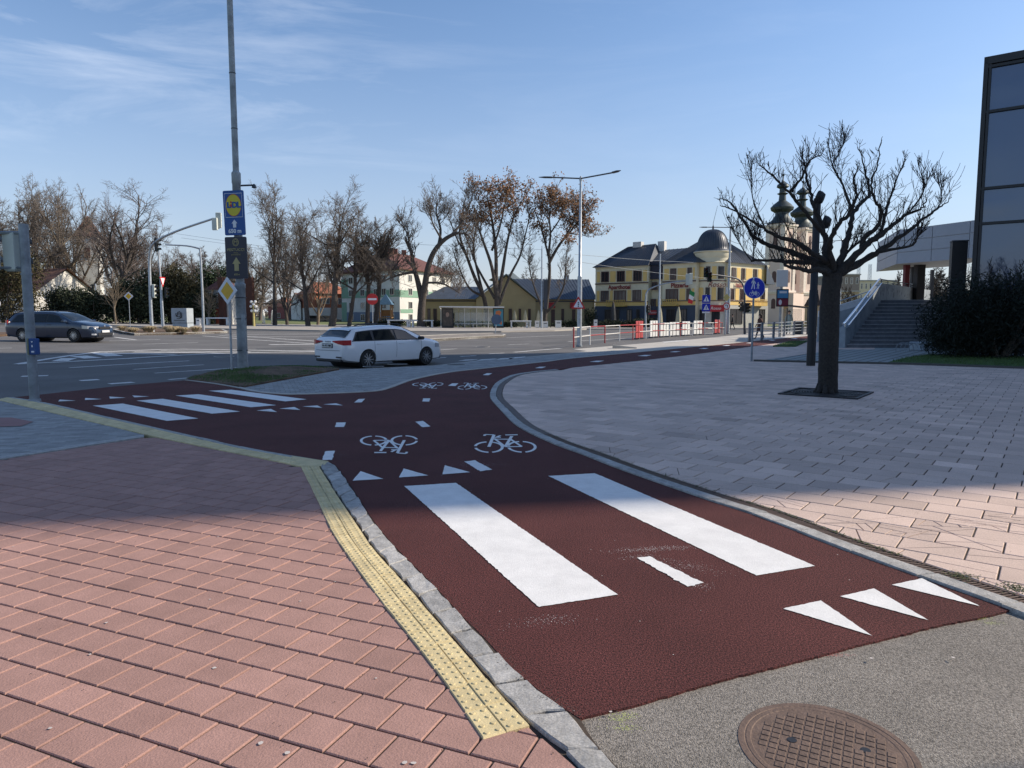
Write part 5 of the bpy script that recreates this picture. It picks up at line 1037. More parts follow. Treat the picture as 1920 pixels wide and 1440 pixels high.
# ================================================================ POLES, SIGNS, SIGNALS
M_sblue = mat('blue_sign_face', (.012, .03, .42), .4, var=.05); M_swhite = mat('white_sign_face', (.72, .73, .76), .45, var=.04); M_sred = mat('red_sign_face', (.5, .02, .02), .45); M_syel = mat('yellow_sign_face', (.75, .42, .01), .45); M_sgrey = mat('grey_sign_back', (.3, .32, .34), .5, .4)
def mpp(Y): return Y / F
def poly_plate(par, name, pts, y0, y1, m_): return MB().plate(pts, y0, y1).build(name, m_, par)
def circ(r, n=28, cx=0, cz=0): return [(cx + r * math.cos(2 * math.pi * k / n), cz + r * math.sin(2 * math.pi * k / n)) for k in range(n)]
def rrect(w_, h_, r, cx=0, cz=0, n=4):
    o = []
    for (sx, sz, a0) in ((1, 1, 0), (-1, 1, 90), (-1, -1, 180), (1, -1, 270)):
        for k in range(n + 1): a = R(a0 + 90 * k / n); o.append((cx + sx * (w_ / 2 - r) + r * math.cos(a), cz + sz * (h_ / 2 - r) + r * math.sin(a)))
    return o
def tri(r, cz=0, down=False, rr=.12):
    o = []; s_ = -1 if down else 1
    for k in range(3):
        a = math.pi / 2 + k * 2 * math.pi / 3
        for e in (-.5, 0, .5): b = a + e; o.append(((r * (1 - rr)) * math.cos(a) + r * rr * math.cos(b), cz + s_ * ((r * (1 - rr)) * math.sin(a) + r * rr * math.sin(b))))
    return o
# -- tall column with the two boards
lp = P(456, 696); LPY = lp.y
col_ = thing('lamp_column', 'tall weathered grey steel column with the two advertising boards, standing on the soil mound', 'lamp post', (lp.x, lp.y, 0))
M_wgalv = mat('weathered_galvanised', (.3, .32, .33), .6, .4, var=.45, vs=2.2, bump=.5, bs=25, detail=8)
m = MB(); m.lathe([(.15, 0), (.14, .5), (.138, 2.38), (.15, 2.4), (.15, 2.5), (.118, 2.54), (.113, 5.3), (.125, 5.32), (.125, 5.6), (.085, 5.65), (.078, 10.75)], n=20); m.build('shaft', M_wgalv, col_, sm=True)
m = MB(); m.lathe([(.1, 10.7), (.1, 10.85), (.06, 10.95), (0, 10.97)], n=16); m.build('top_cap', M_dgrey, col_); m = MB(); m.box((.1, -.12, .9), (.1, .05, 1.5)); m.build('cable_cover', M_wgalv, col_)
for z in (.6, 1.5, 2.1, 6.8, 8.3): m = MB(); m.lathe([(.156 if z < 3 else .09, z), (.156 if z < 3 else .09, z + .025)], n=18); m.build('band_clamp', M_dgrey, col_)
m = MB(); m.tube([(0, 0, 5.25), (.3, .2, 5.3), (.38, .25, 5.31)], .025, 6); m.lathe([(.0, 0), (.07, .02), (.05, .1), (0, .14)], (.4, .27, 5.22), 10); m.build('camera_arm', M_dgrey, col_)  # short side arm ending in a small dark lamp head
def board(name, label, px0, py0, px1, py1, m_, tilt):
    Y = LPY - .17; a, b = at(px0, py0, Y), at(px1, py1, Y); w_, hh = b.x - a.x, a.z - b.z; t = thing(name, label, 'sign', ((a.x + b.x) / 2, Y, (a.z + b.z) / 2), R(-3)); t.rotation_euler = (0, R(tilt), R(-6)); MB().plate(rrect(w_, hh, .04), 0, .03).build('panel', m_, t)
    MB().box((0, .1, hh * .3), (.2, .12, .06)).build('bracket', M_galv, t); MB().box((0, .1, -hh * .3), (.2, .12, .06)).build('bracket', M_galv, t); return t, w_, hh
M_lblue = mat('supermarket_blue', (.0, .07, .28), .4, var=.03); M_lyel = mat('supermarket_yellow', (.62, .52, .03), .45, var=.03); M_lred = mat('supermarket_red', (.5, .02, .02), .45)
t, w_, hh = board('advertising_board', 'blue board with round yellow supermarket logo, white arrow and 650 m, upper of two', 417, 357, 460.5, 441, M_lblue, -1.2)
s_ = hh; cz = .17 * s_
fr_ = MB(); fr_.plate([(-w_ * .42, -.1 * s_), (w_ * .42, -.1 * s_), (w_ * .42, .44 * s_), (-w_ * .42, .44 * s_)], -.004, -.001); fr_.build('frame_line', M_swhite, t)
MB().plate([(-w_ * .405, -.09 * s_), (w_ * .405, -.09 * s_), (w_ * .405, .43 * s_), (-w_ * .405, .43 * s_)], -.006, -.002).build('logo_field', M_lblue, t)
ell = lambda a, b, z: [(a * math.cos(2 * math.pi * k / 36), z + b * math.sin(2 * math.pi * k / 36)) for k in range(36)]
MB().plate(ell(w_ * .375, .25 * s_, cz), -.008, -.003).build('logo_ring', M_lred, t); MB().plate(ell(w_ * .36, .238 * s_, cz), -.011, -.004).build('logo_disc', M_lyel, t)
text('L', .215, M_lblue, t, (-w_ * .225, -.014, cz), (R(90), 0, 0), bold=.012, sx=1.1); text('D', .215, M_lblue, t, (w_ * .055, -.014, cz), (R(90), 0, 0), bold=.012); text('L', .215, M_lblue, t, (w_ * .255, -.014, cz), (R(90), 0, 0), bold=.012, sx=1.1)
m = MB(); m.plate([(-.07 - .0, cz - .075), (-.02, cz), (-.07, cz + .04), (-.12, cz)], -.016, -.012); m.plate([(-.07 + .028 * math.cos(k), cz + .085 + .028 * math.sin(k)) for k in [0, .8, 1.6, 2.4, 3.2, 4, 4.8, 5.6]], -.016, -.012); m.build('logo_letter', M_lred, t)
def arrow(par, cx, cz_, w2, h2, m_, y=-.008): poly_plate(par, 'arrow', [(cx - w2 * .27, cz_ - h2 / 2), (cx + w2 * .27, cz_ - h2 / 2), (cx + w2 * .27, cz_ + h2 * .02), (cx + w2 / 2, cz_ + h2 * .02), (cx, cz_ + h2 / 2), (cx - w2 / 2, cz_ + h2 * .02), (cx - w2 * .27, cz_ + h2 * .02)], y, y + .004, m_)
arrow(t, 0, -.24 * s_, .17, .22, M_swhite); text('650 m', .15, M_swhite, t, (0, -.006, -.41 * s_), (R(90), 0, 0), bold=.006)
M_gold = mat('dull_gold_sign_paint', (.42, .35, .16), .5)
t, w_, hh = board('advertising_board', 'dark navy board with gold emblem, PESTUCCI and gold arrow, lower of two', 420.5, 444, 465.5, 522.5, mat('dark_navy_board', (.008, .012, .035), .35), -.6)
for r0, r1 in ((.095, .083), (.072, .062)):
    a = [(r0 * math.cos(2 * math.pi * k / 28), r0 * 1.15 * math.sin(2 * math.pi * k / 28) + .37 * hh) for k in range(29)]; b = [(r1 * math.cos(2 * math.pi * k / 28), r1 * 1.15 * math.sin(2 * math.pi * k / 28) + .37 * hh) for k in range(29)]; m = MB(); n = 29; m.add([(x, -.004, z) for x, z in a] + [(x, -.004, z) for x, z in b], [(k, k + 1, n + k + 1, n + k) for k in range(28)]); m.build('emblem_ring', M_gold, t)
text('M', .12, M_gold, t, (0, -.005, .37 * hh), (R(90), 0, 0)); text('PESTUCCI', .105, M_gold, t, (0, -.004, .19 * hh), (R(90), 0, 0), space=1.12, bold=.001); text('HOTEL', .045, M_gold, t, (0, -.004, .115 * hh), (R(90), 0, 0)); text('RESTAURANT', .045, M_gold, t, (0, -.004, .07 * hh), (R(90), 0, 0)); arrow(t, 0, -.15 * hh, .24, .38, M_gold); text('650m', .075, M_gold, t, (0, -.004, -.4 * hh), (R(90), 0, 0))
# -- priority diamonds
def diamond(label, px, pyb, pys, hd, yaw, lean=0, group=None, g=None):
    g = g or P(px, pyb); t = thing('priority_sign', label, 'traffic sign', g, yaw, group); zs_ = at(px, pys, g.y).z - g.z; MB().tube([(0, 0, 0), (0, 0, zs_ + hd * .9)], .03, 8).build('post', M_galv, t)
    dm_ = lambda r: [(0, zs_ + r), (-r, zs_), (0, zs_ - r), (r, zs_)]
    pn = poly_plate(t, 'panel', dm_(hd), -.06, -.035, M_swhite); poly_plate(pn, 'yellow_field', dm_(hd * .66), -.064, -.05, M_syel); MB().box((0, -.03, zs_), (.1, .06, .04)).build('bracket', M_galv, t); return t
diamond('yellow and white diamond sign on slim post in front of the tall column', 435, 698, 545.5, .385, R(-28), group='priority road signs'); diamond('yellow and white diamond sign on the grassy island before the dark hedge', 246.5, 609, 555.5, .42, R(8), group='priority road signs', g=Vector((X(246.5, 68), 68, h(X(246.5, 68), 68) + .1)))
# -- traffic signals
M_sigback = mat('pale_grey_signal_housing', (.55, .58, .52), .6, var=.08); M_sigdark = mat('black_signal_housing', (.015, .017, .018), .5)
def head(par, x, y, z, rz, m_=M_sigdark, hh=.9, lit=None, n=3, w_=.3, vis=True):
    e = bpy.data.objects.new('signal_head', None)
    ca, sa = math.cos(rz), math.sin(rz); T = lambda m: (setattr(m, 'v', [(x + a * ca - b * sa, y + a * sa + b * ca, z + c) for a, b, c in m.v]), m)[1]
    b = T(MB().box((0, 0, 0), (w_, .16, hh), bev=.03)).build('signal_head', m_, par)
    for k in range(n):
        zc = hh / 2 - hh / n * (k + .5); m = MB(); m.lathe([(.095, -.13), (.095, -.08)], (0, 0, zc), 12, ax='y'); colr = ((.06, .008, .008), (.06, .035, .005), (.008, .05, .03))[k if n == 3 else (0, 2)[k]]
        T(m).build('lens', mat('signal_lens_%s' % ('red', 'amber', 'green')[k if n == 3 else (0, 2)[k]], colr, .2), b)
        if vis: m = MB(); m.lathe([(.12, -.32), (.12, -.08)], (0, 0, zc), 10, ax='y', a0=-.2, a1=math.pi + .2); T(m).build('visor', M_sigdark, b)
    return b
g = P(65, 752); sp = thing('signal_pole', 'near grey steel signal pole at the left edge with blue push button box', 'traffic light', g); M_dgalv = mat('dull_galvanised', (.24, .27, .3), .55, .5, var=.3, vs=5)
MB().tube([(0, 0, 0), (0, 0, 3.28)], .083, 16).build('pole', M_dgalv, sp, sm=True); m = MB(); m.lathe([(.095, 2.35), (.095, 2.39)], n=16); m.lathe([(.11, 0), (.1, .04)], n=16); m.build('collar', M_dgalv, sp)
head(sp, -.27, .05, 2.78, R(165), M_sigback, .72, n=2, w_=.26); head(sp, -.6, -.1, 2.8, R(192), M_sigback, .76, n=2, w_=.3)
MB().tube([(0, 0, 3.12), (-.6, -.05, 3.12)], .03, 6).build('bracket', M_dgalv, sp); MB().tube([(0, 0, 2.48), (-.6, -.05, 2.48)], .025, 6).build('bracket', M_dgalv, sp)
bx = MB().box((.1, -.06, 1.03), (.14, .1, .3), R(-10), bev=.01).build('push_button_box', mat('blue_button_box', (.01, .06, .22), .5), sp); MB().box((.015, -.06, 1.03), (.03, .1, .3), R(-10)).build('box_back', mat('dull_yellow_plastic', (.2, .2, .12), .6), bx); m = MB(); m.plate([(.08, 1.13), (.12, 1.13), (.1, 1.1)], -.125, -.118); m.plate([(.09, 1.02), (.11, 1.02), (.11, 1.06), (.09, 1.06)], -.125, -.118); m.plate([(.08, .92), (.13, .92), (.13, .95), (.08, .95)], -.125, -.118); m.build('button_mark', M_swhite, bx)
# mast arms
def mast(name, label, pxb, pyb, path, heads, r=.1, cat='traffic light', g=None, group=None, m_=M_galv):
    g = g or P(pxb, pyb); t = thing(name, label, cat, g, 0, group); pts = [at(px, py, g.y + dy) - g for px, py, dy in path]; pts = [Vector((0, 0, 0))] + pts
    pts = [pts[0]] + [Vector((p.x, p.y, p.z)) for p in pts[1:]]; s3 = []
    for i in range(len(pts) - 1):
        p0, p1, p2, p3 = pts[max(i - 1, 0)], pts[i], pts[i + 1], pts[min(i + 2, len(pts) - 1)]
        for k in range(4): u = k / 4; s3.append(.5 * (2 * p1 + (p2 - p0) * u + (2 * p0 - 5 * p1 + 4 * p2 - p3) * u * u + (3 * p1 - p0 - 3 * p2 + p3) * u ** 3))
    s3.append(pts[-1]); n = len(s3); MB().tube(s3, [r * (1 - .55 * k / n) for k in range(n)], 10).build('mast', m_, t, sm=True)
    for (px, py, dy, rz, mm, hh, nn) in heads: p = at(px, py, g.y + dy) - g; head(t, p.x, p.y, p.z, rz, mm, hh, n=nn, w_=.34)
    return t
gm = P(287, 625)
mast('signal_mast', 'curved steel mast arm reaching over the road from the grassy island', 287, 625, [(284, 600, 0), (281.5, 540, 0), (281, 480, 0), (290, 455, -.5), (330, 434, -2.5), (400, 410, -6)], [(293, 459, -.5, R(100), M_sigdark, 1.0, 3), (410, 413, -6, R(185), M_sigback, 1.0, 3), (403, 420, -6.2, R(170), M_sigback, .8, 3), (289, 546, .1, R(95), M_sigback, 1.0, 3)], .14)
gm2 = P(306.5, 615.5); t = mast('signal_mast', 'slender pole behind the curved mast with give way triangle and black signal', 306.5, 615.5, [(304, 570, 0), (301, 520, 0), (297, 480, 0), (293, 470, -.5)], [(311, 549, -.1, R(100), M_sigdark, 1.0, 3)], .12)
p = at(304.5, 526, gm2.y - .3) - gm2; e = poly_plate(t, 'give_way_panel', tri(.62, 0, True), -.03, 0, M_sred); e.location = p; e.rotation_euler = (0, 0, R(90)); e2 = poly_plate(e, 'white_field', tri(.42, 0, True), -.036, -.02, M_swhite)
g = P(183, 606); t = thing('pedestrian_signal', 'short grey pole with small dark signal head before the dark hedge at left', 'traffic light', g); zt = at(183, 532, g.y).z - g.z; MB().tube([(0, 0, 0), (0, 0, zt)], .1, 8).build('pole', M_galv, t); head(t, -.35, 0, zt - .6, R(-80), M_sigdark, 1.1, n=3, w_=.4); MB().box((.1, -.1, 1.6), (.2, .15, .5)).build('control_box', M_sigback, t)
mast('lamp_column', 'thin grey lamp post with long arm to the left beyond the stone block', 382, 625, [(380, 560, 0), (377, 500, 0), (375, 468, 0), (373, 466, 0), (350, 461, 0), (310, 459, 0)], [], .1, 'lamp post')
# pedestrian and cycle sign
g = P(1409, 678); t = thing('shared_path_sign', 'round blue sign with white walkers above a bicycle on grey post', 'traffic sign', g); zc = at(1411, 540, g.y).z; rr_ = 19.8 * mpp(g.y); MB().tube([(0, 0, 0), (0, 0, zc + .2)], .035, 10).build('post', M_dgalv, t)
d = poly_plate(t, 'disc', circ(rr_, 40, 0, zc), -.07, -.045, M_swhite); poly_plate(d, 'blue_field', circ(rr_ * .95, 40, 0, zc), -.074, -.06, M_sblue)
m = MB(); k_ = rr_
def fig(cx, cz_, s): # walking figure of plates
    for pts in (circ(.075 * s, 12, cx, cz_ + .62 * s), [(cx - .1 * s, cz_ + .5 * s), (cx + .08 * s, cz_ + .52 * s), (cx + .1 * s, cz_ + .1 * s), (cx - .08 * s, cz_ + .1 * s)], [(cx - .08 * s, cz_ + .12 * s), (cx + .01 * s, cz_ + .12 * s), (cx - .12 * s, cz_ - .42 * s), (cx - .22 * s, cz_ - .42 * s)], [(cx, cz_ + .12 * s), (cx + .1 * s, cz_ + .12 * s), (cx + .17 * s, cz_ - .42 * s), (cx + .08 * s, cz_ - .42 * s)], [(cx + .05 * s, cz_ + .5 * s), (cx + .26 * s, cz_ + .1 * s), (cx + .21 * s, cz_ + .06 * s), (cx + .02 * s, cz_ + .38 * s)], [(cx - .08 * s, cz_ + .5 * s), (cx - .22 * s, cz_ + .16 * s), (cx - .17 * s, cz_ + .12 * s), (cx - .04 * s, cz_ + .38 * s)]): m.plate(pts, -.079, -.073)
fig(-k_ * .12, zc + k_ * .3, k_ * .95); fig(k_ * .32, zc + k_ * .15, k_ * .55)
for cx in (-.27 * k_, .27 * k_):
    a = circ(.2 * k_, 20, cx, zc - .58 * k_); b = circ(.165 * k_, 20, cx, zc - .58 * k_); m.add([(x, -.078, z) for x, z in a] + [(x, -.078, z) for x, z in b], [(k, (k + 1) % 20, 20 + (k + 1) % 20, 20 + k) for k in range(20)])
def bar2(a, b, w_=.014):
    dx, dz = b[0] - a[0], b[1] - a[1]; l = math.hypot(dx, dz); nx, nz = -dz / l * w_, dx / l * w_; m.plate([(a[0] + nx, a[1] + nz), (a[0] - nx, a[1] - nz), (b[0] - nx, b[1] - nz), (b[0] + nx, b[1] + nz)], -.08, -.074)
B_ = lambda u, v: (u * k_, zc + v * k_)
for a, b in (((-.27, -.58), (-.14, -.32)), ((-.14, -.32), (-.2, -.25)), ((-.17, -.4), (.13, -.4)), ((-.17, -.4), (0, -.6)), ((0, -.6), (.15, -.33)), ((0, -.6), (.27, -.58)), ((.27, -.58), (.13, -.4)), ((.08, -.32), (.2, -.32))): bar2(B_(*a), B_(*b), .012)
m.build('pictogram', M_swhite, d); MB().box((0, -.02, zc - .1), (.12, .1, .05)).build('bracket', M_galv, t)
# no entry signs, round signs, warning triangle
g = Vector((X(700, 82), 82, h(X(700, 82), 82) + .13)); t = thing('no_entry_sign', 'round red no entry sign with white bar beyond the white car', 'traffic sign', g); zc = at(698, 561, g.y).z - g.z; MB().tube([(0, 0, 0), (0, 0, zc)], .05, 8).build('post', M_galv, t); rr_ = 10.5 * mpp(g.y); d = poly_plate(t, 'disc', circ(rr_, 28, 0, zc), -.1, -.06, M_sred); poly_plate(d, 'white_bar', [(-rr_ * .78, zc - rr_ * .17), (rr_ * .78, zc - rr_ * .17), (rr_ * .78, zc + rr_ * .17), (-rr_ * .78, zc + rr_ * .17)], -.11, -.09, M_swhite)
g = P(1537.5, 616); t = thing('no_entry_sign', 'small red no entry sign between dark column and tree trunk', 'traffic sign', g); zc = at(1537, 585, 75).z; g = Vector((X(1537, 75), 75, 0)); t.location = g; MB().tube([(0, 0, 0), (0, 0, zc)], .04, 8).build('post', M_galv, t); rr_ = .3; d = poly_plate(t, 'disc', circ(rr_, 24, 0, zc), -.1, -.06, M_sred); poly_plate(d, 'white_bar', [(-.23, zc - .05), (.23, zc - .05), (.23, zc + .05), (-.23, zc + .05)], -.11, -.09, M_swhite)
g = P(931, 629); t = thing('keep_right_sign', 'round sign on short leaning post at the tip of the median, seen from behind', 'traffic sign', g); zc = at(931, 599, g.y).z - g.z; MB().tube([(-.1, 0, 0), (0, 0, zc + .2)], .035, 8).build('post', M_galv, t); poly_plate(t, 'disc', circ(.42, 28, 0, zc), -.07, -.04, mat('blue_grey_sign_back', (.09, .13, .2), .5))
g = P(2, 608); t = thing('round_blue_sign', 'small round blue sign on post cut by the left edge of the view', 'traffic sign', (X(-1, 40), 40, .3)); zc = at(-1, 569, 40).z - .3; MB().tube([(0, 0, 0), (0, 0, zc)], .04, 8).build('post', M_galv, t); d = poly_plate(t, 'disc', circ(.27, 24, 0, zc), -.07, -.04, M_swhite); poly_plate(d, 'blue_field', circ(.24, 24, 0, zc), -.075, -.05, M_sblue)
# double armed street lamps
def lamp2(label, px, pyb, pyt, armL, armR, r=.09, Y=None, dim=False, group='double armed street lamps'):
    g = P(px, pyb) if Y is None else Vector((X(px, Y), Y, 0)); t = thing('street_lamp', label, 'street lamp', g, 0, group); zt = at(px, pyt, g.y).z - g.z
    MB().lathe([(r * 1.25, 0), (r * 1.2, zt * .42), (r * .85, zt * .425), (r * .55, zt)], n=12).build('pole', M_galv, t, sm=True); MB().lathe([(r * 1.6, 0), (r * 1.6, .08), (r * 1.25, .1)], n=12).build('base_flange', M_dgalv, t)
    MB().lathe([(.07, zt - .15), (.08, zt), (.03, zt + .1)], n=8).build('top_cap', M_galv, t)
    for (px2, py2, dy) in (armL, armR):
        p = at(px2, py2, g.y + dy) - g; MB().tube([(0, 0, zt - .02), tuple(p)], .035, 6).build('arm', M_dgrey, t); dv = p - Vector((0, 0, zt)); dv.normalize(); q = p - dv * .15
        lm = MB().tube([q, q + dv * .15, q + dv * .5, q + dv * .8], [.045, .1, .1, .03], 8); lm.v = [(a, b, q.z + (c - q.z) * .5 + dv.z * 0) for a, b, c in lm.v]; lm.build('lamp_head', M_dgrey, t)
    return t
sl = lamp2('tall double armed street lamp by the end of the red and white fence', 1086, 650, 334, (1034, 332.5, 0), (1150, 323.5, -3), .1)
zc = at(1083, 571, sl.location.y - .2).z; tr_ = thing('warning_sign', 'red bordered triangle warning of traffic lights mounted on the near street lamp', 'traffic sign', (sl.location.x - .08, sl.location.y - .14, zc)); a = poly_plate(tr_, 'panel', tri(.4), -.03, 0, M_sred); b = poly_plate(a, 'white_field', tri(.27), -.036, -.02, M_swhite); m = MB()
for dz in (.09, 0, -.09): m.plate(circ(.035, 12, 0, dz), -.042, -.037)
m.build('signal_dots', M_black, b); MB().box((0, .05, 0), (.1, .14, .05)).build('bracket', M_galv, tr_)
lamp2('double armed street lamp standing in front of the hotel tower', 1364, 626, 426, (1325, 426, 0), (1398, 419, -5), .13)
lamp2('distant street lamp with two arms between tree trunk and canopy', 1570, 612, 450, (1500, 458, 5), (1612, 444, -5), .12, Y=80)
# poles carrying the overhead wires
def wirepole(label, px, pyb, pyt, extra=None, Y=None):
    g = P(px, pyb) if Y is None else Vector((X(px, Y), Y, 0)); t = thing('utility_pole', label, 'pole', g, 0, 'thin wire poles along the far road'); zt = at(px, pyt, g.y).z - g.z; MB().lathe([(.14, 0), (.13, zt * .4), (.1, zt * .41), (.07, zt)], n=8).build('pole', M_galv, t, sm=True)
    MB().lathe([(.03, zt), (.03, zt + .3), (0, zt + .32)], n=6).build('tip', M_dgrey, t)
    if extra: MB().box((extra[0], -.05, at(px, extra[1], g.y).z), (.45, .25, extra[2])).build('control_box', M_dgrey, t)
    return t, zt
w1, z1 = wirepole('thin tall wire pole with dark box before the long ochre building', 1015.5, 617, 466, (.45, 552, 3.4)); w2, z2 = wirepole('thin wire pole right of the Pizzeria balcony door', 1234.5, 616, 476, Y=80)
w3, z3 = wirepole('thin wire pole left of the white gatehouse', 307, 609, 470, Y=76)
wr = thing('overhead_wires', 'two thin overhead wires sagging across the street towards the hotel', 'wires', (0, 0, 0))
for a, b, Ya, Yb, sg in (((1078, 477), (1300, 492), 60, 80, 4), ((1078, 490), (1330, 522), 60, 80, 5)):
    pa, pb = at(*a, Ya), at(*b, Yb); MB().tube([pa.lerp(pb, k / 12) - Vector((0, 0, .02 * sg * math.sin(math.pi * k / 12))) for k in range(13)], .022, 4).build('wire', M_sgrey, wr)
for (x0, y0, x1, y1) in ((700, 455, 1015, 468), (560, 462, 700, 455), (330, 438, 520, 466), (340, 446, 520, 470)):
    pa, pb = at(x0, y0, 90), at(x1, y1, 90); MB().tube([pa.lerp(pb, k / 8) for k in range(9)], .02, 4).build('wire', M_sgrey, wr)
# signals by the hotel
g = Vector((X(1608 / 1.0 * 0 + 1395.5, 62), 62, 0)); mast('signal_mast', 'dark curved signal mast reaching left in front of the Italian lettering', 0, 0, [(1395.8, 600, 0), (1396, 560, 0), (1395, 540, 0), (1385, 524, 0), (1360, 518, -1), (1328, 514, -2)], [(1323.5, 511, -2, R(0), M_sigdark, .8, 3), (1330, 519.5, -2.1, R(5), M_sigdark, .8, 3), (1391, 575, 0, R(-60), M_sigdark, .85, 3), (1401, 577, 0, R(20), M_sigdark, .85, 3)], .11, g=g, m_=M_dgrey)
g = Vector((X(1210.5, 72), 72, 0)); mast('signal_mast', 'pale curved signal mast at the recess of the hotel with arm to the right', 0, 0, [(1210.5, 600, 0), (1211, 560, 0), (1213, 548, 0), (1222, 540, 0), (1250, 531, -1), (1285, 527, -2)], [(1289, 524, -2, R(175), M_sigback, 1.1, 3), (1295, 523, -2, R(190), M_sigback, 1.1, 3), (1216, 579, 0, R(-30), M_sigdark, .8, 3)], .11, g=g)
g = Vector((X(1320, 58), 58, 0)); t = thing('crossing_sign', 'two stacked blue pedestrian crossing signs on a slim post before the hotel door', 'traffic sign', g); zc = at(1322, 568, 58).z; MB().tube([(0, 0, 0), (.06, 0, zc + .7)], .04, 8).build('post', M_galv, t)
for dz in (.32, -.36): a = MB().box((.06, -.07, zc + dz), (.66, .03, .64)).build('panel', M_sblue, t); b = MB().plate([(-.18, zc + dz - .2), (.3, zc + dz - .2), (.06, zc + dz + .24)], -.1, -.09).build('white_triangle', M_swhite, a); MB().plate([(.03, zc + dz - .16), (.1, zc + dz - .16), (.09, zc + dz + .1), (.04, zc + dz + .1)], -.108, -.101).build('walker_mark', M_sblue, b)
MB().box((.06, -.07, zc - .76), (.6, .03, .12)).build('lower_plate', M_swhite, t)
g = Vector((X(1359.5, 60), 60, 0)); t = thing('no_left_turn_sign', 'round red bordered no left turn sign on a post before the hotel tower', 'traffic sign', g); zc = at(1359.5, 574, 60).z; MB().tube([(0, .1, 0), (0, .1, zc + 1.6)], .08, 8).build('post', M_galv, t); d = poly_plate(t, 'disc', circ(.3 * 1.0, 24, 0, zc), -.07, -.03, M_sred); b = poly_plate(d, 'white_field', circ(.22, 24, 0, zc), -.08, -.05, M_swhite); MB().plate([(.04, zc - .13), (.1, zc - .13), (.1, zc + .06), (.02, zc + .12), (-.1, zc + .1), (-.1, zc + .14), (-.16, zc + .08), (-.1, zc + .02), (-.1, zc + .06), (.0, zc + .07), (.04, zc + .03)], -.086, -.081).build('turn_arrow', M_black, b); poly_plate(t, 'diamond_panel', [(0, zc + 1.05), (-.28, zc + .72), (0, zc + .4), (.28, zc + .72)], -.06, -.03, mat('pale_yellow_sign', (.5, .42, .15), .5))
# dark column with round floodlights near the tree
g = P(1520, 686); t = thing('floodlight_column', 'thick black lamp column with two round floodlights behind the pruned tree', 'lamp post', g); zt = at(1525, 372, g.y).z; M_blk = mat('black_painted_steel', (.012, .012, .014), .5, .2); MB().lathe([(.135, 0), (.13, 2.4), (.115, 2.42), (.11, zt)], n=16).build('shaft', M_blk, t, sm=True)
for dx, dz, dy in ((.05, -.0, -.1), (.32, -.75, .0)):
    m = MB(); m.lathe([(.02, -.1), (.15, -.1), (.2, .0), (.21, .1), (.2, .12)], (0, 0, 0), 18, ax='y'); a = m.build('floodlight', M_blk, t, loc=(dx, dy, zt + dz)); a.rotation_euler = (R(20), 0, R(60)); MB().lathe([(.185, .1), (.0, .13)], n=18, ax='y').build('lens', M_sgrey, a)
# red and white fence with barrier boards
M_fred = mat('red_fence_paint', (.35, .03, .03), .6, var=.2, vs=6); M_fwhite = mat('white_fence_paint', (.68, .66, .62), .6, var=.15, vs=6)
fp = [(1075.5, 652), (1106, 646.5), (1134, 643.5), (1161.5, 640), (1186.5, 637.5), (1211, 635), (1234, 633), (1256, 631.5), (1275.5, 630.5), (1298, 629), (1318, 628), (1336, 627), (1353.5, 625.5)]
fpos_ = [P(*p) for p in fp]; fn = thing('road_fence', 'long low fence of red and white painted tubes between road and pavement', 'fence', fpos_[0]); o0 = fpos_[0]; M_both = [M_fred, M_fwhite]
for k, p in enumerate(fpos_):
    q = p - o0; MB().tube([q, q + Vector((0, 0, 1.02))], .035, 8).build('post', M_both[k % 2], fn)
    if k < len(fpos_) - 1:
        n_ = fpos_[k + 1] - o0
        for z in (1.0, .52):
            mid_ = q.lerp(n_, .5)
            for j in range(2 if k > 3 else 1): a, b = (q, n_) if k <= 3 else ((q, mid_) if j == 0 else (mid_, n_)); MB().tube([a + Vector((0, 0, z)), b + Vector((0, 0, z))], .028, 6).build('rail', M_both[(k + (1 if k <= 3 else j)) % 2], fn)
bd = thing('barrier_board', 'red plastic barrier board leaning on the fence, leftmost of the row', 'barrier', (0, 0, 0), group='barrier boards leaning on the fence'); M_pw = mat('white_plastic_barrier', (.66, .67, .66), .5, var=.08); M_pr = mat('red_plastic_barrier', (.4, .05, .05), .5, var=.1)
def barrier(t, m_): 
    MB().box((0, 0, .58), (.95, .05, 1.0), bev=.015).build('board', m_, t); q = MB()
    for x in (-.17, .17): q.box((x, -.03, .58), (.04, .02, .96))
    q.build('rib', M_dgrey if m_ is M_pw else mat('dark_red_plastic', (.22, .02, .02), .5), t)
    for x in (-.3, .3): MB().box((x, 0, .05), (.08, .35, .07), bev=.01).build('foot', M_dgrey, t)
barrier(bd, M_pr); lst = [(1199, 1), (1226, 0), (1246, 0), (1264.5, 0), (1286.5, 0), (1309, 0), (1345, 1)]
wl_ = ['white barrier board nearest to the left red one', 'white barrier board, second from the left of the white five', 'white barrier board in the middle of the white five', 'white barrier board, fourth of the white five', 'white barrier board at the right end of the white five']
wb = thing('barrier_board', wl_[0], 'barrier', (0, 0, 0), group='barrier boards leaning on the fence'); barrier(wb, M_pw)
def on_fence(px):
    for (a, b) in zip(fp, fp[1:]):
        if a[0] <= px <= b[0]: u = (px - a[0]) / (b[0] - a[0]); q = P(px, a[1] + (b[1] - a[1]) * u); w__ = P(*b) - P(*a); return q + Vector((0, .12, 0)), math.atan2(w__.y, w__.x)
wi = 0
for px, rd in lst:
    q, rz = on_fence(px); rz += .0
    if rd: o = bd if px < 1250 else another(bd, 'bright red barrier board at the right end of the fence', q, rz)
    else: o = wb if wi == 0 else another(wb, wl_[wi], q, rz); wi += 1
    o.location = q; o.rotation_euler = (0, 0, rz)
    hs = (1.25 if px < 1230 else 1.05 + (px - 1230) * .0018); o.scale = (1.75, 1, hs * .92)
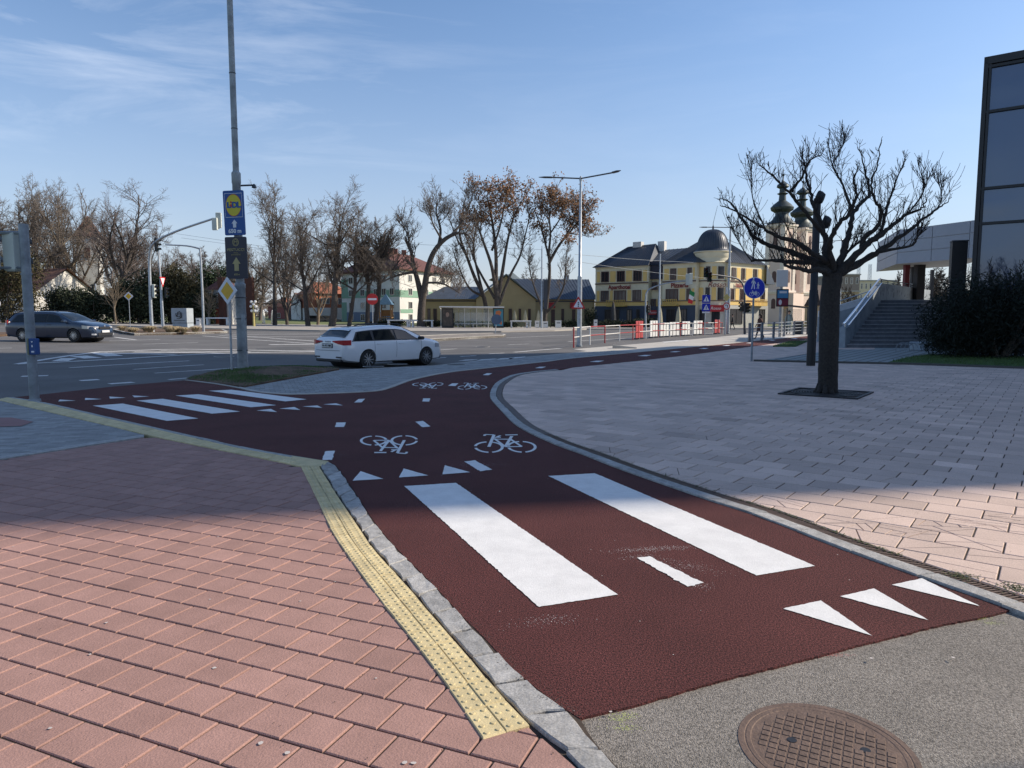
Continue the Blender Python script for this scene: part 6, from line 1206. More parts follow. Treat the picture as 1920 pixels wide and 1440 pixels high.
kp = thing('kerb_stone', 'loose grey wedge shaped stone lying on the pale pavement near the fence', 'stone', P(1170, 653)); MB().prism([(-.6, -.2), (.6, -.15), (.6, .2), (-.5, .22)], 0, lambda x, y: .17 - .12 * (x + .6) / 1.2).build('stone_block', M_conc, kp)
# steel railing by the crossing
rg = thing('steel_railing', 'low dark grey railing with four rails behind the round blue sign', 'railing', P(1405, 641)); ra = [P(1405, 641), P(1428, 638), P(1450, 634.5), P(1469.5, 631), P(1488, 628.5), P(1504, 627), P(1514, 626)]
for k, p in enumerate(ra):
    q = p - ra[0]; MB().box((q.x, q.y, .58), (.14, .14, 1.16)).build('post', M_dgalv, rg)
    if k:
        a = ra[k - 1] - ra[0]
        for z in (.35, .6, .85, 1.1): MB().tube([a + Vector((0, 0, z)), q + Vector((0, 0, z))], .022, 6).build('rail', M_galv, rg)
# ================================================================ STREET FURNITURE
def shelter():
    Y = P(830, 616.5).y; x0, x1 = X(825, Y), X(938, Y); g = Vector((x0, Y, .13)); t = thing('bus_shelter', 'glass bus shelter with white roof and two poster panels before the ochre building', 'bus shelter', g); L_ = x1 - x0; H_ = at(840, 573, Y).z - .13
    MB().add([(.1, -1.4, H_ - .2), (L_ + .5, -1.4, H_ - .25), (L_ + .2, 1, H_ - .35), (.9, 1, H_ - .3), (.1, -1.4, H_ - .08), (L_ + .5, -1.4, H_ - .13), (L_ + .2, 1, H_ - .23), (.9, 1, H_ - .18)], [(3, 2, 1, 0), (4, 5, 6, 7), (0, 1, 5, 4), (1, 2, 6, 5), (2, 3, 7, 6), (3, 0, 4, 7)]).build('roof', M_offwh, t)
    for k in range(6): x = .1 + (L_ - .1) * k / 5; MB().box((x, .5, (H_ - .3) / 2), (.08, .08, H_ - .3)).build('post', M_offwh, t); MB().tube([(x, .5, H_ - .35), (x + .0, -1.3, H_ - .25)], .04, 4).build('roof_rib', M_offwh, t)
    G = mat('shelter_glass', (.5, .58, .55), .05, var=.02); b = G.node_tree.nodes['Principled BSDF']; b.inputs['Alpha'].default_value = .22
    for k in range(1, 5): x = .1 + (L_ - .1) * k / 5; MB().box((x + .0, .55, 1.25), ((L_ - .1) / 5 - .1, .02, 2.1)).build('glass_pane', G, t)
    m = MB()
    for k in range(34): m.box((1.9 + k * .14, .53, 1.35), (.05, .01, 1.0))
    m.build('glass_stripes', M_swhite, t); MB().box((L_ * .55, .2, .5), (L_ * .6, .4, .06)).build('bench_seat', M_offwh, t)
    for x in (L_ * .3, L_ * .55, L_ * .8): MB().box((x, .2, .24), (.06, .3, .48)).build('bench_leg', M_offwh, t)
    pa = MB().box((1.0, -.6, 1.2), (1.35, .16, 2.35)).build('poster_case', M_black, t); MB().plate(rrect(1.15, 2.0, .02, 1.0, 1.25), -.7, -.685).build('poster', mat('dark_portrait_poster', (.06, .045, .035), .4, var=.8, vs=2.5), pa)
    pf = MB(); pf.plate(ell(.2, .28, 0), -.71, -.702); q = pf.build('portrait_shape', mat('muted_skin_print', (.3, .2, .15), .5, var=.3, vs=8), pa); q.location = (1.0, 0, 1.6)
    pb_ = MB().box((L_ - .2, -.6, 1.2), (1.3, .16, 2.35)).build('poster_case', M_black, t); MB().plate(rrect(1.1, 2.0, .02, L_ - .2, 1.25), -.7, -.685).build('poster', mat('teal_poster_print', (.05, .22, .3), .4, var=.3, vs=1.2), pb_)
    m = MB(); m.plate([(L_ - .6, 1.4), (L_ - .1, 1.3), (L_ + .15, 1.9), (L_ - .1, 2.1), (L_ - .5, 2.0)], -.71, -.7); m.plate([(L_ - .7, .7), (L_ + .2, .4), (L_ + .2, .8), (L_ - .5, 1.1)], -.71, -.7); m.build('orange_print', mat('orange_print', (.5, .15, .05), .5), pb_); return t
shelter()
def bench(label, px, D_, first=None):
    g = Vector((X(px, D_), D_, h(X(px, D_), D_) + .13))
    if first: return another(first, label, g)
    t = thing('concrete_bench', label, 'bench', g, 0, 'white concrete benches along the far pavement'); MB().box((0, 0, .82), (2.6, .7, .14), bev=.02).build('seat', M_offwh, t)
    for x in (-1.15, 1.15): MB().box((x, 0, .375), (.18, .7, .74), bev=.02).build('leg', M_offwh, t)
    return t
b0 = bench('white concrete bench directly above the roof of the white car', 747.5, 86); bench('white concrete bench between the bin and the bus shelter', 793, 86, b0); bench('white concrete bench in front of the long ochre building', 976.5, 87, b0); bench('white concrete bench before the white gatehouse', 411, 83, b0); bench('white concrete bench beyond the bench nearest the white car', 768, 92, b0)
def cabinet(label, px0, px1, py0, D_, kind='litter_bin', cat='bin', m_=M_offwh, dark=None, group=None):
    g = Vector((X((px0 + px1) / 2, D_), D_, h(X(px0, D_), D_) + .13)); w_ = (px1 - px0) * D_ / F; hh = at(px0, py0, D_).z - g.z; t = thing(kind, label, cat, g, 0, group); MB().box((0, 0, hh / 2), (w_, .5, hh), bev=.03).build('cabinet_body' if kind != 'litter_bin' else 'bin_body', m_, t); MB().box((0, 0, hh + .02), (w_ + .06, .56, .05)).build('lid', m_, t); MB().box((0, -.255, hh * .7), (w_ * .6, .02, hh * .12)).build('slot' if kind == 'litter_bin' else 'vent', M_dgrey, t); return t
cabinet('white slim litter bin between the two benches', 764.5, 770.5, 602, 86, group='slim white litter bins'); cabinet('white slim litter bin beside the bench before the ochre building', 986, 990.5, 605, 87, group='slim white litter bins'); cabinet('white slim litter bin right of the stone monument', 371.5, 378.5, 597, 80, group='slim white litter bins')
for px0, px1, py, lb in ((1003, 1011, 602, 'white utility cabinet at the foot of the thin wire pole'), (1017, 1027, 603, 'grey white utility cabinet right of the thin wire pole'), (1041, 1052, 601.5, 'wide white utility cabinet near the brown doors of the ochre building'), (1113, 1119, 600, 'grey utility cabinet at the left corner of the hotel')): cabinet(lb, px0, px1, py, 88, 'utility_cabinet', 'cabinet', M_offwh, group='utility cabinets by the far pavement')
# stone monument block, corten pillars, multi lamp
g = Vector((X(345.5, 66), 66, h(X(345, 66), 66) + .1)); t = thing('stone_monument', 'pale grey stone block carved with a dark crest on the grassy island', 'monument', g); zz = at(345, 578, 66).z - g.z; M_mon = mat('blue_grey_stone', (.36, .4, .42), .85, var=.12, vs=2); MB().box((0, 0, zz * .13), (1.55, .9, zz * .26), R(-12)).build('plinth', M_mon, t); MB().box((-.03, 0, zz * .64), (1.6, .95, zz * .72), R(-12), bev=.02).build('block', M_mon, t)
m = MB()
for k in range(14): a = k * .45; r_ = .28 + .12 * math.sin(k * 2.3); m.tube([(r_ * math.cos(a), -.52, zz * .66 + r_ * math.sin(a)), (.8 * r_ * math.cos(a + .9), -.52, zz * .66 + .8 * r_ * math.sin(a + .9))], .035, 4)
m.box((0, -.5, zz * .4), (1.1, .03, .05)); c_ = m.build('carved_crest', M_dgrey, t); c_.rotation_euler = (0, 0, R(-12))
M_cor = mat('rusty_steel_plate', (.09, .035, .022), .8, .2, var=.3, vs=2)
for px, w_, d_, lb in ((420.5, .75, .5, 'narrow rusty steel pillar left of the tall column'), (471, 1.25, .35, 'wide rusty steel pillar right of the tall column')):
    D_ = 84; t = thing('rusty_pillar', lb, 'pillar', (X(px, D_), D_, .3)); zz = at(px, 520, D_).z - .3; MB().box((0, 0, zz / 2), (w_ * 1.05, d_, zz), R(-25), bev=.01).build('steel_shaft', M_cor, t); MB().box((0, 0, .05), (w_ * 1.3, d_ * 1.4, .1), R(-25)).build('base_plate', M_cor, t)
D_ = 80; t = thing('globe_lamp', 'short yellow post carrying a cluster of white globe lamps beside the wide rusty pillar', 'street lamp', (X(478, D_), D_, .3)); zz = at(478, 566, D_).z - .3; MB().lathe([(.14, 0), (.11, zz * .45), (.08, zz)], n=8).build('post', mat('pale_yellow_post', (.5, .42, .15), .6), t)
for dx, dz in ((-.22, .0), (.22, .02), (0, -.25), (-.28, -.5), (.25, -.52), (-.2, -1.0), (.16, -1.0)): MB().lathe([(0, -.17), (.12, -.12), (.17, 0), (.12, .12), (0, .17)], (dx, 0, zz + dz), 10).build('globe', M_offwh, t)
for px, lb in ((496, 'white stub bollard left of the first park trunk'), (513, 'white stub bollard between the first park trunks')): t = thing('white_bollard', lb, 'bollard', (X(px, 100), 100, h(X(px, 100), 100) + .1), group='white bollards in the park'); MB().lathe([(.22, 0), (.2, 1.5), (.12, 1.55), (.14, 1.75), (0, 1.95)], n=10).build('shaft', M_offwh, t); MB().lathe([(.26, 0), (.26, .12), (.2, .14)], n=10).build('foot', M_conc, t)
# playground tower
t = thing('play_tower', 'small wooden play tower with blue pointed roof in front of the apartment house', 'playground', (X(725, 104), 104, .1)); M_wood = mat('brown_timber', (.25, .15, .07), .8, var=.2)
for x in (-.8, .8):
    for y in (-.8, .8): MB().box((x, y, 1.6), (.15, .15, 3.2)).build('post', M_wood, t)
MB().box((0, 0, 1.2), (1.9, 1.9, .15)).build('deck', M_wood, t); MB().lathe([(1.5, 3.1), (.0, 4.7)], n=4, a0=R(45), a1=R(45) + 2 * math.pi).build('roof', mat('blue_play_roof', (.06, .13, .2), .6), t); MB().add([(-2.6, -.3, 0), (-2.6, .3, 0), (-1.0, .3, 1.3), (-1.0, -.3, 1.3)], [(0, 1, 2, 3)]).build('slide', M_galv, t); MB().box((0, .9, 1.9), (1.6, .08, .9)).build('side_panel', M_wood, t)
# parasols
def parasol(label, px, D_, top, closed_col, first=None):
    g = Vector((X(px, D_), D_, .13))
    if first: return another(first, label, g, s=(at(px, top, D_).z - .13) / 2.7)
    t = thing('folded_parasol', label, 'parasol', g, 0, 'folded parasols on the terraces', (at(px, top, D_).z - .13) / 2.7); MB().tube([(0, 0, 0), (0, 0, 2.7)], .035, 6).build('pole', M_wood, t); m = MB(); m.lathe([(.32, .75), (.3, .9), (.28, 1.3), (.2, 2.0), (.07, 2.55), (.0, 2.7)], n=9); m.v = [(x * (1 + .25 * math.sin(5 * math.atan2(y, x))), y, z) for x, y, z in m.v]; m.build('canopy', closed_col, t); MB().box((0, 0, .05), (.6, .6, .1)).build('base', M_conc, t); return t
M_par1 = mat('cream_parasol_cloth', (.5, .45, .3), .9, var=.12); pa = parasol('folded cream parasol, left of the three before the ochre gable', 965, 92, 581, M_par1); parasol('folded cream parasol, middle of the three before the ochre gable', 985, 92, 580.5, None, pa); parasol('folded cream parasol, right of the three before the ochre gable', 1009.5, 92, 581, None, pa); parasol('folded cream parasol in the recess of the hotel front', 1237, 86, 576, None, pa); parasol('folded cream parasol before the right Pizzeria shop window', 1271, 84, 574, None, pa); pd = parasol('folded black parasol before the Aparthotel shop windows', 1149, 90, 565, M_black)
# info column with advert, far bus shelter
g = P(1462, 632); t = thing('info_column', 'grey post with blank white board above a blue and maroon advert', 'sign', g); Y = g.y; zb = lambda py: at(1462, py, Y).z; MB().tube([(0, 0, 0), (0, 0, zb(508))], .11, 10).build('post', M_wgalv, t); MB().box((-.02, -.14, (zb(506) + zb(538)) / 2), (.84, .06, zb(506) - zb(538)), bev=.02).build('white_panel', M_offwh, t); a = MB().box((.03, -.16, (zb(542) + zb(575)) / 2), (.88, .12, zb(542) - zb(575)), bev=.02).build('advert_case', M_black, t); MB().box((.03, -.23, (zb(544) + zb(559)) / 2), (.8, .02, zb(544) - zb(559))).build('blue_print', mat('blue_advert', (.08, .25, .45), .4, var=.1), a); MB().box((.03, -.23, (zb(560) + zb(573)) / 2), (.8, .021, zb(560) - zb(573))).build('maroon_print', mat('maroon_advert', (.2, .03, .05), .4, var=.2), a); MB().box((.05, -.243, zb(548)), (.55, .01, .16)).build('advert_label', M_swhite, a); MB().plate(ell(.12, .2, 0), -.25, -.242).build('figure_print', M_swhite, a).location = (-.15, 0, zb(567))
Y = P(1480, 627).y; t = thing('bus_shelter', 'frameless glass bus shelter at the far right pavement behind the railing', 'bus shelter', (X(1473, Y), Y, 0)); L_ = X(1519, Y) - X(1473, Y); H_ = at(1473, 571, Y).z; MB().add([(0, 0, H_), (L_ + .2, 0, H_ - .25), (L_ + .2, 1.3, H_ - .25), (0, 1.3, H_), (0, 0, H_ - .1), (L_ + .2, 0, H_ - .35), (L_ + .2, 1.3, H_ - .35), (0, 1.3, H_ - .1)], [(0, 1, 2, 3), (7, 6, 5, 4), (0, 4, 5, 1), (1, 5, 6, 2), (2, 6, 7, 3), (3, 7, 4, 0)]).build('roof', M_dgrey, t)
for x in (.05, L_ - .3, L_): MB().box((x, .1, (H_ - .3) / 2), (.07, .07, H_ - .3)).build('post', M_dgrey, t)
MB().box((L_ * .45, 1.2, 1.2), (L_ * .8, .02, 2.0)).build('glass_pane', MATS['shelter_glass'], t); MB().box((L_ - .14, .1, 1.2), (.25, .02, 2.0)).build('glass_pane', MATS['shelter_glass'], t)
t = thing('litter_bin', 'dark square litter bin inside the far glass bus shelter', 'bin', (X(1496, Y), Y + .3, 0)); MB().box((0, 0, .55), (.5, .5, 1.1), bev=.02).build('bin_body', M_dgrey, t); MB().box((0, 0, 1.13), (.56, .56, .06)).build('lid', M_black, t)
# bike rack
g = P(1706, 659.5); t = thing('bike_rack', 'low bicycle rack of dark steel hoops at the foot of the stairs', 'bicycle rack', g)
for k in range(4):
    x = (k - 1.5) * .22; MB().tube([(x - .3, 0, 0)] + [(x - .3 * math.cos(a * math.pi / 8), .15 * k / 3, .15 + .25 * math.sin(a * math.pi / 8)) for a in range(9)] + [(x + .3, 0, 0)], .018, 6).build('hoop', M_dgalv, t)
# tree grate, manhole
gc = P(1549, 738.5); gr = thing('tree_grate', 'square cast iron grate of concentric slots round the near pruned tree', 'tree grate', (gc.x, gc.y, .008), R(-37.5)); S_ = .72
m = MB()
for k in range(1, 9):
    r0 = .2 + k * .055; n = 28; a = [(r0 * math.cos(2 * math.pi * j / n), r0 * math.sin(2 * math.pi * j / n)) for j in range(n)]; b = [((r0 + .03) * math.cos(2 * math.pi * j / n), (r0 + .03) * math.sin(2 * math.pi * j / n)) for j in range(n)]; m.add([(x, y, .02) for x, y in a] + [(x, y, .02) for x, y in b], [(j, (j + 1) % n, n + (j + 1) % n, n + j) for j in range(n)])
for k in range(8): a = k * math.pi / 4; m.box((.44 * math.cos(a), .44 * math.sin(a), .018), (.5, .03, .02), a)
for sx in (-1, 1): m.box((sx * S_, 0, .01), (.06, 2 * S_ + .06, .03)); m.box((0, sx * S_, .0105), (2 * S_ - .06, .06, .03))
m.build('grating', M_iron, gr); MB().box((0, 0, 0.001), (2 * S_, 2 * S_, .004)).build('soil_bed', M_joint, gr)
mc_ = P(1549, 1395); a, b = P(1384, 1370), P(1712, 1425); cx, cy = (P(1395, 1340) + P(1695, 1395)) / 2 if False else (0, 0), 0
CX, CY = (P(1384, 1372).x + P(1712, 1412).x) / 2, P(1500, 1314).y - .315
mh = thing('manhole_cover', 'round rusty brown manhole cover with grid relief and two holes in grey asphalt', 'manhole cover', (CX, CY, -.012)); rM = .315
m = MB(); m.lathe([(rM, .001), (rM, .0025), (rM - .022, .0025), (rM - .026, -.0), (rM - .03, .0025), (rM - .045, .0025), (rM - .05, .0005)], n=64); m.build('frame_ring', M_rust, mh, sm=False)
m = MB(); m.lathe([(rM - .048, .0006), (0, .0007)], n=48); cov = m.build('cover_plate', M_rust, mh); m = MB(); q = .036; ang = R(-28)
k = -9
rr = random.Random(2)
for i in range(-8, 9):
    for j in range(-8, 9):
        x, y = i * q, j * q; 
        if math.hypot(x, y) < rM - .075 and not any(math.hypot(x - hx, y - hy) < .026 for hx, hy in ((-.12, .0), (.13, .06))): m.box((x * math.cos(ang) - y * math.sin(ang), x * math.sin(ang) + y * math.cos(ang), .0022), (q - .007, q - .007, .003), ang, bev=.0012)
m.build('relief', M_rust, cov)
for hx, hy in ((-.12, .0), (.13, .06)): X_, Y_ = hx * math.cos(ang) - hy * math.sin(ang), hx * math.sin(ang) + hy * math.cos(ang); MB().lathe([(.018, .003), (0, .0031)], (X_, Y_, 0), 16).build('lifting_hole', M_black, cov)
for (px, py, lb) in ((700, 687.5, 'dark round cover behind the rear wheel of the white car'), (745, 683, 'small dark drain cover on the island pavement near the white car front wheel'), (855, 684, 'flat dark cover on the island pavement right of the white car')):
    g = P(px, py); t = thing('drain_cover', lb, 'drain cover', (g.x, g.y, .008), group='dark covers in the island pavement'); MB().lathe([(.3, 0), (.3, .006), (0, .007)], n=24).build('cover_plate', M_iron, t); MB().lathe([(.33, -.002), (.33, .004), (.3, .004)], n=24).build('frame_ring', M_conc, t)
# ================================================================ PEOPLE
M_skin = mat('skin', (.5, .3, .22), .6); M_hair = mat('dark_brown_hair', (.03, .018, .012), .7)
def person(label, loc, rz, s, top_m, leg_m, stride=.22, hair='short', coat=None, coat_len=.5, armsw=.15):
    t = thing('person', label, 'person', loc, rz, None, s)      # faces local +x
    bm = bmesh.new(); sk = bm.verts.layers.skin.verify(); V = {}
    def v(n, x, y, z, r, r2=None): q = bm.verts.new((x, y, z)); q[sk].radius = (r, r2 or r); V[n] = q; return q
    v('pel', 0, 0, .95, .12, .15); v('wai', .0, 0, 1.1, .11, .135); v('che', .01, 0, 1.32, .12, .165); v('nec0', .0, 0, 1.46, .06); v('nec', .01, 0, 1.53, .05); v('hd1', .02, 0, 1.6, .078); v('hd2', .025, 0, 1.68, .088); v('hd3', .01, 0, 1.75, .06)
    for a, b in (('pel', 'wai'), ('wai', 'che'), ('che', 'nec0'), ('nec0', 'nec'), ('nec', 'hd1'), ('hd1', 'hd2'), ('hd2', 'hd3')): bm.edges.new((V[a], V[b]))
    for sy, sg in ((1, 1), (-1, -1)):
        st_ = stride * sg; k = str(sy); v('hip' + k, .0, .09 * sy, .9, .1); v('kn' + k, st_ * .55 + .04, .1 * sy, .5, .062); v('an' + k, st_ - (.05 if st_ < 0 else 0), .1 * sy, .1 + (.05 if st_ < 0 else 0), .042); v('to' + k, st_ + .15, .11 * sy, .04 + (.0 if st_ < 0 else 0), .038)
        v('sh' + k, .0, .19 * sy, 1.4, .06); v('el' + k, -armsw * sg * .6, .24 * sy, 1.14, .045); v('wr' + k, -armsw * sg + .08, .23 * sy, .9, .032)
        for a, b in (('pel', 'hip' + k), ('hip' + k, 'kn' + k), ('kn' + k, 'an' + k), ('an' + k, 'to' + k), ('che', 'sh' + k), ('sh' + k, 'el' + k), ('el' + k, 'wr' + k)): bm.edges.new((V[a], V[b]))
        for fi, (dy, l) in enumerate(((-.02, .075), (-.007, .085), (.007, .08), (.02, .065))):
            q0 = v('f%s%d' % (k, fi), -armsw * sg + .09, (.23 * sy) + dy, .85, .01); q1 = v('g%s%d' % (k, fi), -armsw * sg + .11, .23 * sy + dy, .85 - l, .008); bm.edges.new((V['wr' + k], q0)); bm.edges.new((q0, q1))
        q0 = v('t%s' % k, -armsw * sg + .12, .22 * sy, .86, .01); bm.edges.new((V['wr' + k], q0))
    me = bpy.data.meshes.new('body'); V['pel'][sk].use_root = True; bm.to_mesh(me); bm.free(); o = bpy.data.objects.new('body', me); col.objects.link(o); o.parent = t
    o.modifiers.new('s', 'SKIN'); sb = o.modifiers.new('u', 'SUBSURF'); sb.levels = 1; sb.render_levels = 1; bpy.context.view_layer.update()
    me2 = bpy.data.meshes.new_from_object(o.evaluated_get(bpy.context.evaluated_depsgraph_get())); o.modifiers.clear(); o.data = me2; me2.materials.clear()
    for m_ in (M_skin, top_m, leg_m, M_black): me2.materials.append(m_)
    for p in me2.polygons:
        z = p.center.z; y = abs(p.center.y); p.use_smooth = True; p.material_index = 0 if (z > 1.5 or (z < .9 and y > .185)) else (3 if z < .1 else (2 if z < .95 else 1))
    MB().box((.11, 0, 1.665), (.03, .022, .045), bev=.008).build('nose', M_skin, t)
    h_ = MB(); h_.lathe([(.095, -.03), (.107, .03), (.09, .09), (.05, .12), (0, .13)], (-.012, 0, 1.67), 12)
    if hair == 'long': h_.lathe([(.11, -.36), (.105, -.1), (.1, .03)], (-.06, 0, 1.68), 10)
    h_.build('hair', M_hair, t, sm=True)
    if coat: c = MB(); c.lathe([(.27, 1.0 - coat_len), (.22, .95), (.185, 1.12), (.21, 1.34), (.17, 1.44), (.08, 1.49)], n=16); c.v = [(x * .8, y, z) for x, y, z in c.v]; c.build('coat', coat, t, sm=True)
    return t
M_dcl = mat('black_clothes', (.015, .015, .018), .9, var=.2); M_brcoat = mat('brown_coat', (.09, .04, .03), .9, var=.15); M_jean = mat('dark_trousers', (.02, .022, .03), .9)
g = P(1424, 636.5); person('woman-like figure with long dark hair in brown coat walking left behind the railing'.replace('woman-like figure', 'person'), (g.x, g.y, 0), R(178), .97, M_brcoat, M_jean, .3, 'long', M_brcoat, .45)
person('small distant person in black walking before the hotel shop front', (X(1372, 80), 80, 0), R(150), 1.0, M_dcl, M_dcl, .22)
person('person in dark winter clothes waiting at the left end of the bus shelter', (X(848.5, 86.5), 86.0, .13), R(-60), 1.25, M_dcl, M_dcl, .08, coat=M_dcl, coat_len=.1)
Y = P(1484, 627).y; person('person in pale coat waiting behind glass in the far bus shelter', (X(1485, Y), Y + .9, 0), R(-120), 1.15, mat('pale_green_coat', (.3, .36, .34), .9), mat('grey_trousers', (.22, .26, .27), .9), .06, coat=MATS['pale_green_coat'], coat_len=.3)
# ================================================================ TREES AND SHRUBS
M_bark = mat('dark_bark', (.08, .066, .055), .95, var=.4, vs=6, bump=1, bs=18); M_pale = mat('pale_brown_bark', (.17, .135, .095), .95, var=.3, vs=5); M_twig = mat('grey_brown_twigs', (.16, .13, .105), .9, var=.25, vs=1); M_twigp = mat('purplish_twigs', (.14, .112, .1), .9, var=.25, vs=1)
M_dryleaf = mat('dry_brown_leaves', (.2, .1, .045), .9, var=.35, vs=1.2)
def rtube(vs, fs, pts, rad, n):
    o = len(vs); u = None; L_ = len(pts)
    for i in range(L_):
        p = pts[i]; a = pts[max(i - 1, 0)]; b = pts[min(i + 1, L_ - 1)]; d = (b - a)
        if u is None: u = d.orthogonal()
        u = u - d * (u.dot(d) / max(1e-9, d.dot(d))); u.normalize(); w_ = d.cross(u); w_.normalize()
        for k in range(n):
            an = 6.28318 * k / n; q = p + (u * math.cos(an) + w_ * math.sin(an)) * rad[i]; vs.append((q.x, q.y, q.z))
    for i in range(L_ - 1):
        for k in range(n): k2 = (k + 1) % n; fs.append((o + i * n + k, o + i * n + k2, o + (i + 1) * n + k2, o + (i + 1) * n + k))
def grow(store, p, d, L_, r, lvl, mx_, rnd, st, tips):
    nseg = (7, 6, 4, 3, 2, 2)[lvl]; pts = [p]; rad = [r]; q = p; dd = d.copy(); wob = st['wob'][min(lvl, len(st['wob']) - 1)]; up = st['up'][min(lvl, len(st['up']) - 1)]
    for i in range(nseg):
        dd = dd + Vector((rnd.gauss(0, wob), rnd.gauss(0, wob), rnd.gauss(0, wob * .7) + up)); dd.normalize(); q = q + dd * (L_ / nseg); pts.append(q); rad.append(max(st['rmin'], r * (1 - (1 - st['taper']) * (i + 1) / nseg)))
    vs, fs = store[0 if lvl <= 1 else 1]; rtube(vs, fs, pts, rad, (9, 6, 4, 3, 3, 3)[lvl])
    if lvl >= mx_: tips.append(q); return
    nc = st['kids'][lvl]; lo = st['lo'][min(lvl, len(st['lo']) - 1)]
    for c in range(nc):
        t = lo + (1 - lo) * (c + rnd.random() * .9) / nc; t = min(t, .99); f = t * nseg; i = int(f); u = f - i; b = pts[i].lerp(pts[i + 1], u); base = (pts[i + 1] - pts[i]).normalized()
        if c == nc - 1: b = pts[-1]
        a = rnd.uniform(0, 6.283) if lvl else (c * 2.4 + rnd.uniform(-.5, .5)); side = base.orthogonal().normalized(); side.rotate(Matrix.Rotation(a, 3, base)); sp = R(rnd.uniform(*st['ang'][min(lvl, len(st['ang']) - 1)])); 
        if c == nc - 1: sp *= .4
        nd = base * math.cos(sp) + side * math.sin(sp)
        grow(store, b, nd, L_ * st['len'][min(lvl, len(st['len']) - 1)] * rnd.uniform(.7, 1.15) * (1.1 - .35 * t), max(st['rmin'], rad[i] * rnd.uniform(.5, .68)), lvl + 1, mx_, rnd, st, tips)
ST = {
 'tall': dict(wob=(.05, .12, .18, .2), up=(.02, .07, .05, .03), taper=.3, rmin=.015, kids=(14, 8, 6, 5), lo=(.32, .2, .2, .15), ang=((25, 60), (25, 60), (25, 65), (25, 70)), len=(.42, .5, .55, .6)),
 'wide': dict(wob=(.07, .16, .2, .25), up=(.03, .05, .04, .03), taper=.4, rmin=.016, kids=(12, 9, 7, 7), lo=(.22, .2, .2, .15), ang=((35, 75), (30, 65), (30, 70), (30, 75)), len=(.62, .5, .5, .55)),
 'vase': dict(wob=(.05, .1, .16, .2), up=(.02, .12, .07, .04), taper=.5, rmin=.016, kids=(9, 9, 7, 7), lo=(.1, .25, .2, .2), ang=((15, 42), (18, 45), (25, 60), (30, 70)), len=(.95, .45, .45, .5)),
 'broom': dict(wob=(.05, .08, .1, .12), up=(.02, .12, .08, .03), taper=.6, rmin=.016, kids=(10, 8, 6, 4), lo=(.65, .3, .2, .2), ang=((15, 50), (15, 40), (15, 45), (20, 50)), len=(.6, .55, .55, .5)),
 'twist': dict(wob=(.13, .22, .24, .25), up=(.03, .06, .05, .03), taper=.45, rmin=.018, kids=(9, 8, 6, 4), lo=(.3, .2, .2, .2), ang=((30, 70), (30, 70), (30, 70), (30, 75)), len=(.65, .5, .5, .5)),
 'small': dict(wob=(.03, .08, .1), up=(.0, .05, .03), taper=.6, rmin=.014, kids=(14, 6, 4), lo=(.38, .2, .2), ang=((20, 50), (20, 50), (25, 60)), len=(.6, .5, .5)),
}
def leaf_quads(mb, pts, n, sp, size, rnd, flat=.7):
    for p in pts:
        for _ in range(n):
            c = p + Vector((rnd.gauss(0, sp), rnd.gauss(0, sp), rnd.gauss(0, sp * flat))); a = Vector((rnd.gauss(0, 1), rnd.gauss(0, 1), rnd.gauss(0, 1))).normalized() * size * rnd.uniform(.5, 1.3); b = a.orthogonal().normalized() * size * rnd.uniform(.4, .9)
            mb.add([c - a, c + b, c + a, c - b], [(0, 1, 2, 3)])
def tree(name, label, px, Y, top, pl, pr, style, r0, seed, barkm=M_bark, twigm=M_twig, levels=4, leaves=None, group='bare trees along the far side of the road', z0=None, stems=1):
    rnd = random.Random(seed); g = Vector((X(px, Y), Y, (h(X(px, Y), Y) + .1) if z0 is None else z0)); t = thing(name, label, 'tree', g, 0, group); st = ST[style]; H_ = at(px, top, Y).z - g.z; store = (([], []), ([], [])); tips = []
    for s_ in range(stems):
        d = Vector((0, 0, 1)) if stems == 1 else Vector((.28 * math.cos(s_ * 2.1), .28 * math.sin(s_ * 2.1), 1)).normalized()
        grow(store, Vector((0, 0, -.1)), d, H_ * (.62 if style in ('wide', 'twist', 'vase') else .8), r0, 0, levels, rnd, st, tips)
    al = store[0][0] + store[1][0]; zs_ = sorted(v[2] for v in al); zt = zs_[-1]; kz = H_ / zt; up_ = [v for v in al if v[2] > zt * .35]; xs_ = sorted(v[0] for v in up_); n = len(xs_); xa, xb = xs_[int(n * .004)], xs_[int(n * .996)]
    XL, XR = (pl - px) * Y / F, (pr - px) * Y / F; k = (XR - XL) / max(.1, xb - xa); ky = k * .9; off = (XL + XR) / 2 - (xa + xb) / 2 * k
    def tf(v):
        w_ = max(0, v[2] / zt); f_ = min(1, max(0, (w_ - .08) / .35)); kk = 1 + (k - 1) * f_; ky_ = 1 + (ky - 1) * f_; return (v[0] * kk + off * (w_ ** 1.0) * 1.15 if w_ < .87 else v[0] * kk + off, v[1] * ky_, v[2] * kz)
    for (vs, fs), nm, m_ in ((store[0], 'trunk', barkm), (store[1], 'crown', twigm)):
        b = MB(); b.v = [tf(v) for v in vs]; b.f = fs; b.sh = [1] * len(vs); b.build(nm, m_, t, sm='all', fix=False)
    if leaves:
        b = MB(); tp = [Vector(tf(q)) for q in tips]; tp = [q for q in tp if leaves[0](q.x, q.z / H_)]; rnd.shuffle(tp); leaf_quads(b, tp[:leaves[1]], leaves[2], .28, .16, rnd); b.build('dry_leaves', M_dryleaf, t, fix=False)
    return t
tree('bare_tree', 'big bare tree with tangled crown cut by the left edge', -20, 98, 335, -130, 70, 'wide', .4, 1, M_pale, M_twig)
tree('bare_tree', 'pale bare tree with brownish spreading crown above the blue car rear', 45, 104, 350, -30, 125, 'wide', .35, 2, M_pale, M_twig)
tree('bare_tree', 'tall pale trunked bare tree in front of the white manor gable', 112, 100, 322, 40, 185, 'wide', .42, 3, M_pale, M_twig)
